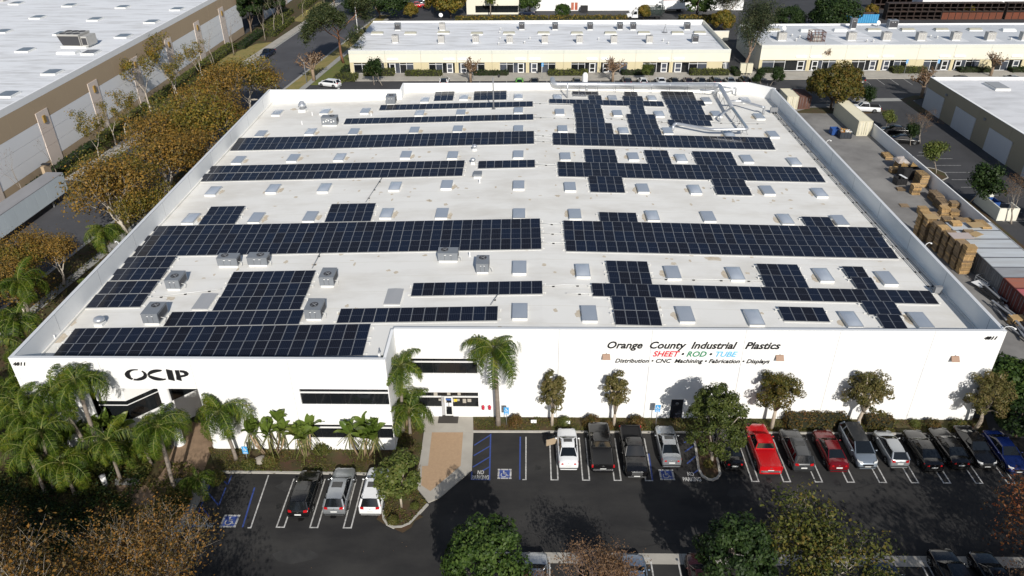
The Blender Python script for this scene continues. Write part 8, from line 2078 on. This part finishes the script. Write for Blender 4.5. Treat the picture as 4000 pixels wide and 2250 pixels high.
cover('roadside_shrubs', [(-78.2, 80), (kl(80) - 2.7, 80), (kl(165) - 2.7, 165), (-76.5, 176), (-78.4, 176)], 7000, .17, L_HEDGE, .7, .08, 6)

# ---------------------------------------------------------------- small street furniture
def sign_post(lab, p, h, kind, rz=0):
    t = thing('sign_post', lab, 'sign', (*p, .05), rz)
    MB().tube([(0, 0, 0), (0, 0, h)], .035, 6).build('post', M_GALV, t)
    if kind == 'back': MB().box(-.28, .28, -.02, .01, h - .75, h).build('sign_plate', M_GREY, t); return t
    o = MB().box(-.24, .24, -.06, -.04, h - .62, h).build('sign_plate', mat('light_blue_sign', (.05, .33, .68), .5), t)
    MB().box(-.24, .24, -.06, -.04, h - .85, h - .64).build('lower_plate', mat('light_blue_sign', (.05, .33, .68), .5), t)
    b = MB()   # white wheelchair figure
    def bar(x0, z0, x1, z1, w_=.03):
        d = Vector((x1 - x0, z1 - z0)).normalized(); n = Vector((-d.y, d.x)) * w_
        b.face([(x0 - n.x, -.065, z0 - n.y), (x1 - n.x, -.065, z1 - n.y), (x1 + n.x, -.065, z1 + n.y), (x0 + n.x, -.065, z0 + n.y)])
    c = h - .31
    for k in range(9):
        a, e = R(130 + k * 25), R(155 + k * 25); bar(-.03 + .12 * math.cos(a), c - .08 + .12 * math.sin(a), -.03 + .12 * math.cos(e), c - .08 + .12 * math.sin(e), .018)
    bar(-.05, c + .22, -.04, c + .16); bar(-.04, c + .13, -.02, c - .02); bar(-.02, c + .06, .07, c + .06, .018); bar(-.03, c - .02, .08, c - .02); bar(.08, c - .02, .13, c - .15)
    b.build('wheelchair_symbol', M_TRIM, o)
    b = MB()
    for k in range(3): b.box(-.17, .17, -.066, -.061, h - .80 + k * .06, h - .775 + k * .06)
    b.build('sign_text', M_TRIM, o)
    return t
sign_post('blue accessible parking sign beside the tall palm', (-1.85,54.24), 2.2, 'blue')
sign_post('grey back of a sign on a post between palm and blue sign', (-2.17,55.87), 2.0, 'back')
sign_post('blue accessible parking sign left of the island tree', (12.16,54.24), 2.6, 'blue')
sign_post('grey sign back on a post left of the blue sign by the steel door', (11.87,55.86), 2.1, 'back')
sign_post('blue accessible parking sign by the left kerb under palms', (-24.66,48.91), 2.1, 'blue')
sign_post('tall blue accessible sign before the middle building', (3.4, 170.6), 3.6, 'blue')
sign_post('tall blue accessible sign before the right building, left one', (85.0, 172.4), 3.6, 'blue')
sign_post('tall blue accessible sign before the right building, right one', (92.0, 172.4), 3.6, 'blue')
for p, lab in (((0.71,54.2), 'small white notice stake in the bed, left one'), ((3.86,54.09), 'small white notice stake in the bed above the white sedan')):
    t = thing('notice_stake', lab, 'notice', (*p, .1)); o = MB().box(-.26, .26, -.02, .02, .22, .52).build('notice_board', M_TRIM, t); MB().box(-.02, .02, .025, .05, 0, .4).build('stake', M_GREY, t); o.rotation_euler = (R(-20), 0, 0)
t = thing('hose_reel', 'small pale tap box at the foot of the wall by the entrance pad', 'tap box', (*(-5.43,55.48), .1)); MB().box(-.2, .2, -.1, .1, 0, .25).build('box_body', M_GREY, t); MB().box(-.22, .22, -.12, .12, .252, .29).build('lid', M_CONC, t)
t = thing('floodlight', 'small black floodlight on a stake by the facade hedge', 'floodlight', (*(37.39,55.75), .1)); MB().tube([(0, 0, 0), (0, 0, .5)], .03, 6).build('stake', M_DARK, t); MB().box(-.22, .22, -.12, .12, .502, .75).build('lamp_head', M_DARK, t)
# globe bollards in the left garden
for p, h, lab in (((-36.19,46.22), 1.1, 'white cylindrical garden light by the tan path'), ((-40.81,48.31), .6, 'white low garden light under the twin palms')):
    t = thing('garden_light', lab, 'garden light', (*p, .1)); MB().lathe([(.22, 0), (.22, h - .1), (.001, h - .1)], 12).build('post', M_TRIM, t); MB().lathe([(.26, h - .095), (.26, h), (.001, h + .06)], 12).build('cap', M_GREY, t)
def boulder(lab, p, s, seed):
    rng = np.random.default_rng(seed); b = MB(); rows = []
    for i in range(6):
        a = -.2 + i * .35; rows.append([(s * math.cos(a) * math.cos(q * .785) * rng.uniform(.85, 1.1), s * .75 * math.cos(a) * math.sin(q * .785) * rng.uniform(.85, 1.1), s * .6 * math.sin(a) + .1) for q in range(8)])
    b.grid(rows, 0, True, True, True); tag(b.build('boulder', mat('granite_boulder', (.32, .29, .25), .9, .6, 3, (.2, .18, .16)), None, (*p, .05)), lab, 'boulder')
boulder('pale boulder at the left end of the planted bed', (-23.57,49.23), .7, 1); boulder('pale boulder beside the left sidewalk under a palm', (-28.73,45.16), .6, 2); boulder('boulder in the shade near the plaza path', (-29.95,46.52), .55, 3)
p = (-46.53,210.52)
t = thing('light_pole', 'tall pale street light pole left of the middle building', 'light pole', (-47.2, 216, 0))
MB().tube([(0, 0, 0), (0, 0, 9.5)], [.16, .10], 8).build('pole', M_TRIM, t); MB().tube([(0, 0, 9.4), (-.8, 0, 9.9), (-2.2, 0, 10.0)], .06, 6).build('arm', M_TRIM, t); MB().box(-2.9, -2.2, -.15, .15, 9.9, 10.05).build('lamp_head', M_GREY, t)
p = (-49.27,167.34)
t = thing('light_pole', 'slim dark lamp post by the street pavement behind the rear parapet', 'light pole', (*p, 0)); MB().tube([(0, 0, 0), (0, 0, 4.4)], [.08, .06], 7).build('pole', M_GREY, t); MB().lathe([(.1, 4.4), (.2, 4.5), (.12, 4.7), (.001, 4.72)], 8).build('lamp_head', M_GREY, t)
p = (-63.89,242.99)
t = thing('fire_hydrant', 'red fire hydrant on the far pavement', 'hydrant', (*p, .12)); MB().lathe([(.22, 0), (.16, .1), (.16, .7), (.2, .72), (.12, .9), (.001, .95)], 10).build('barrel', mat('red_enamel', (.55, .02, .06), .4), t)
for s in (-1, 1): MB().tube([(s * .15, 0, .5), (s * .3, 0, .5)], .08, 7).build('nozzle', mat('red_enamel', (.55, .02, .06), .4), t)
p = (-68.02,242.78)
t = thing('handrail', 'yellow green handrail by the steps in the far hedge', 'handrail', (*p, .1))
for k in range(3): MB().tube([(k * 1.0 - 1, k * -.9, 0), (k * 1.0 - 1, k * -.9, 1.1)], .05, 6).build('post', mat('yellow_rail', (.45, .42, .10), .6), t)
MB().tube([(-1, 0, 1.1), (1, -1.8, 1.1)], .05, 6).build('rail', mat('yellow_rail', (.45, .42, .10), .6), t)
p = (50.43,174.56)
t = thing('utility_cabinet', 'pair of cream utility cabinets beside the right end of the middle building', 'cabinet', (49.6, 173.2, .1))
for s in (-.75, .75):
    MB().box(s - .65, s + .65, -.4, .4, .5, 2.6).build('cabinet_body', M_CREAMC, t)
    for q in (-.4, .4): MB().box(s + q - .06, s + q + .06, -.06, .06, 0, .5).build('leg', M_CREAMC, t)
t = thing('block_wall', 'low dark wall closing the gap between the cream buildings', 'wall', (49.8, 206.5, 0)); MB().box(-3.4, 3.4, -.1, .1, 0, 2.4).build('wall_body', M_CREAM, t); MB().box(-3.45, 3.45, -.15, .15, 2.402, 2.5).build('coping', M_TRIM, t)
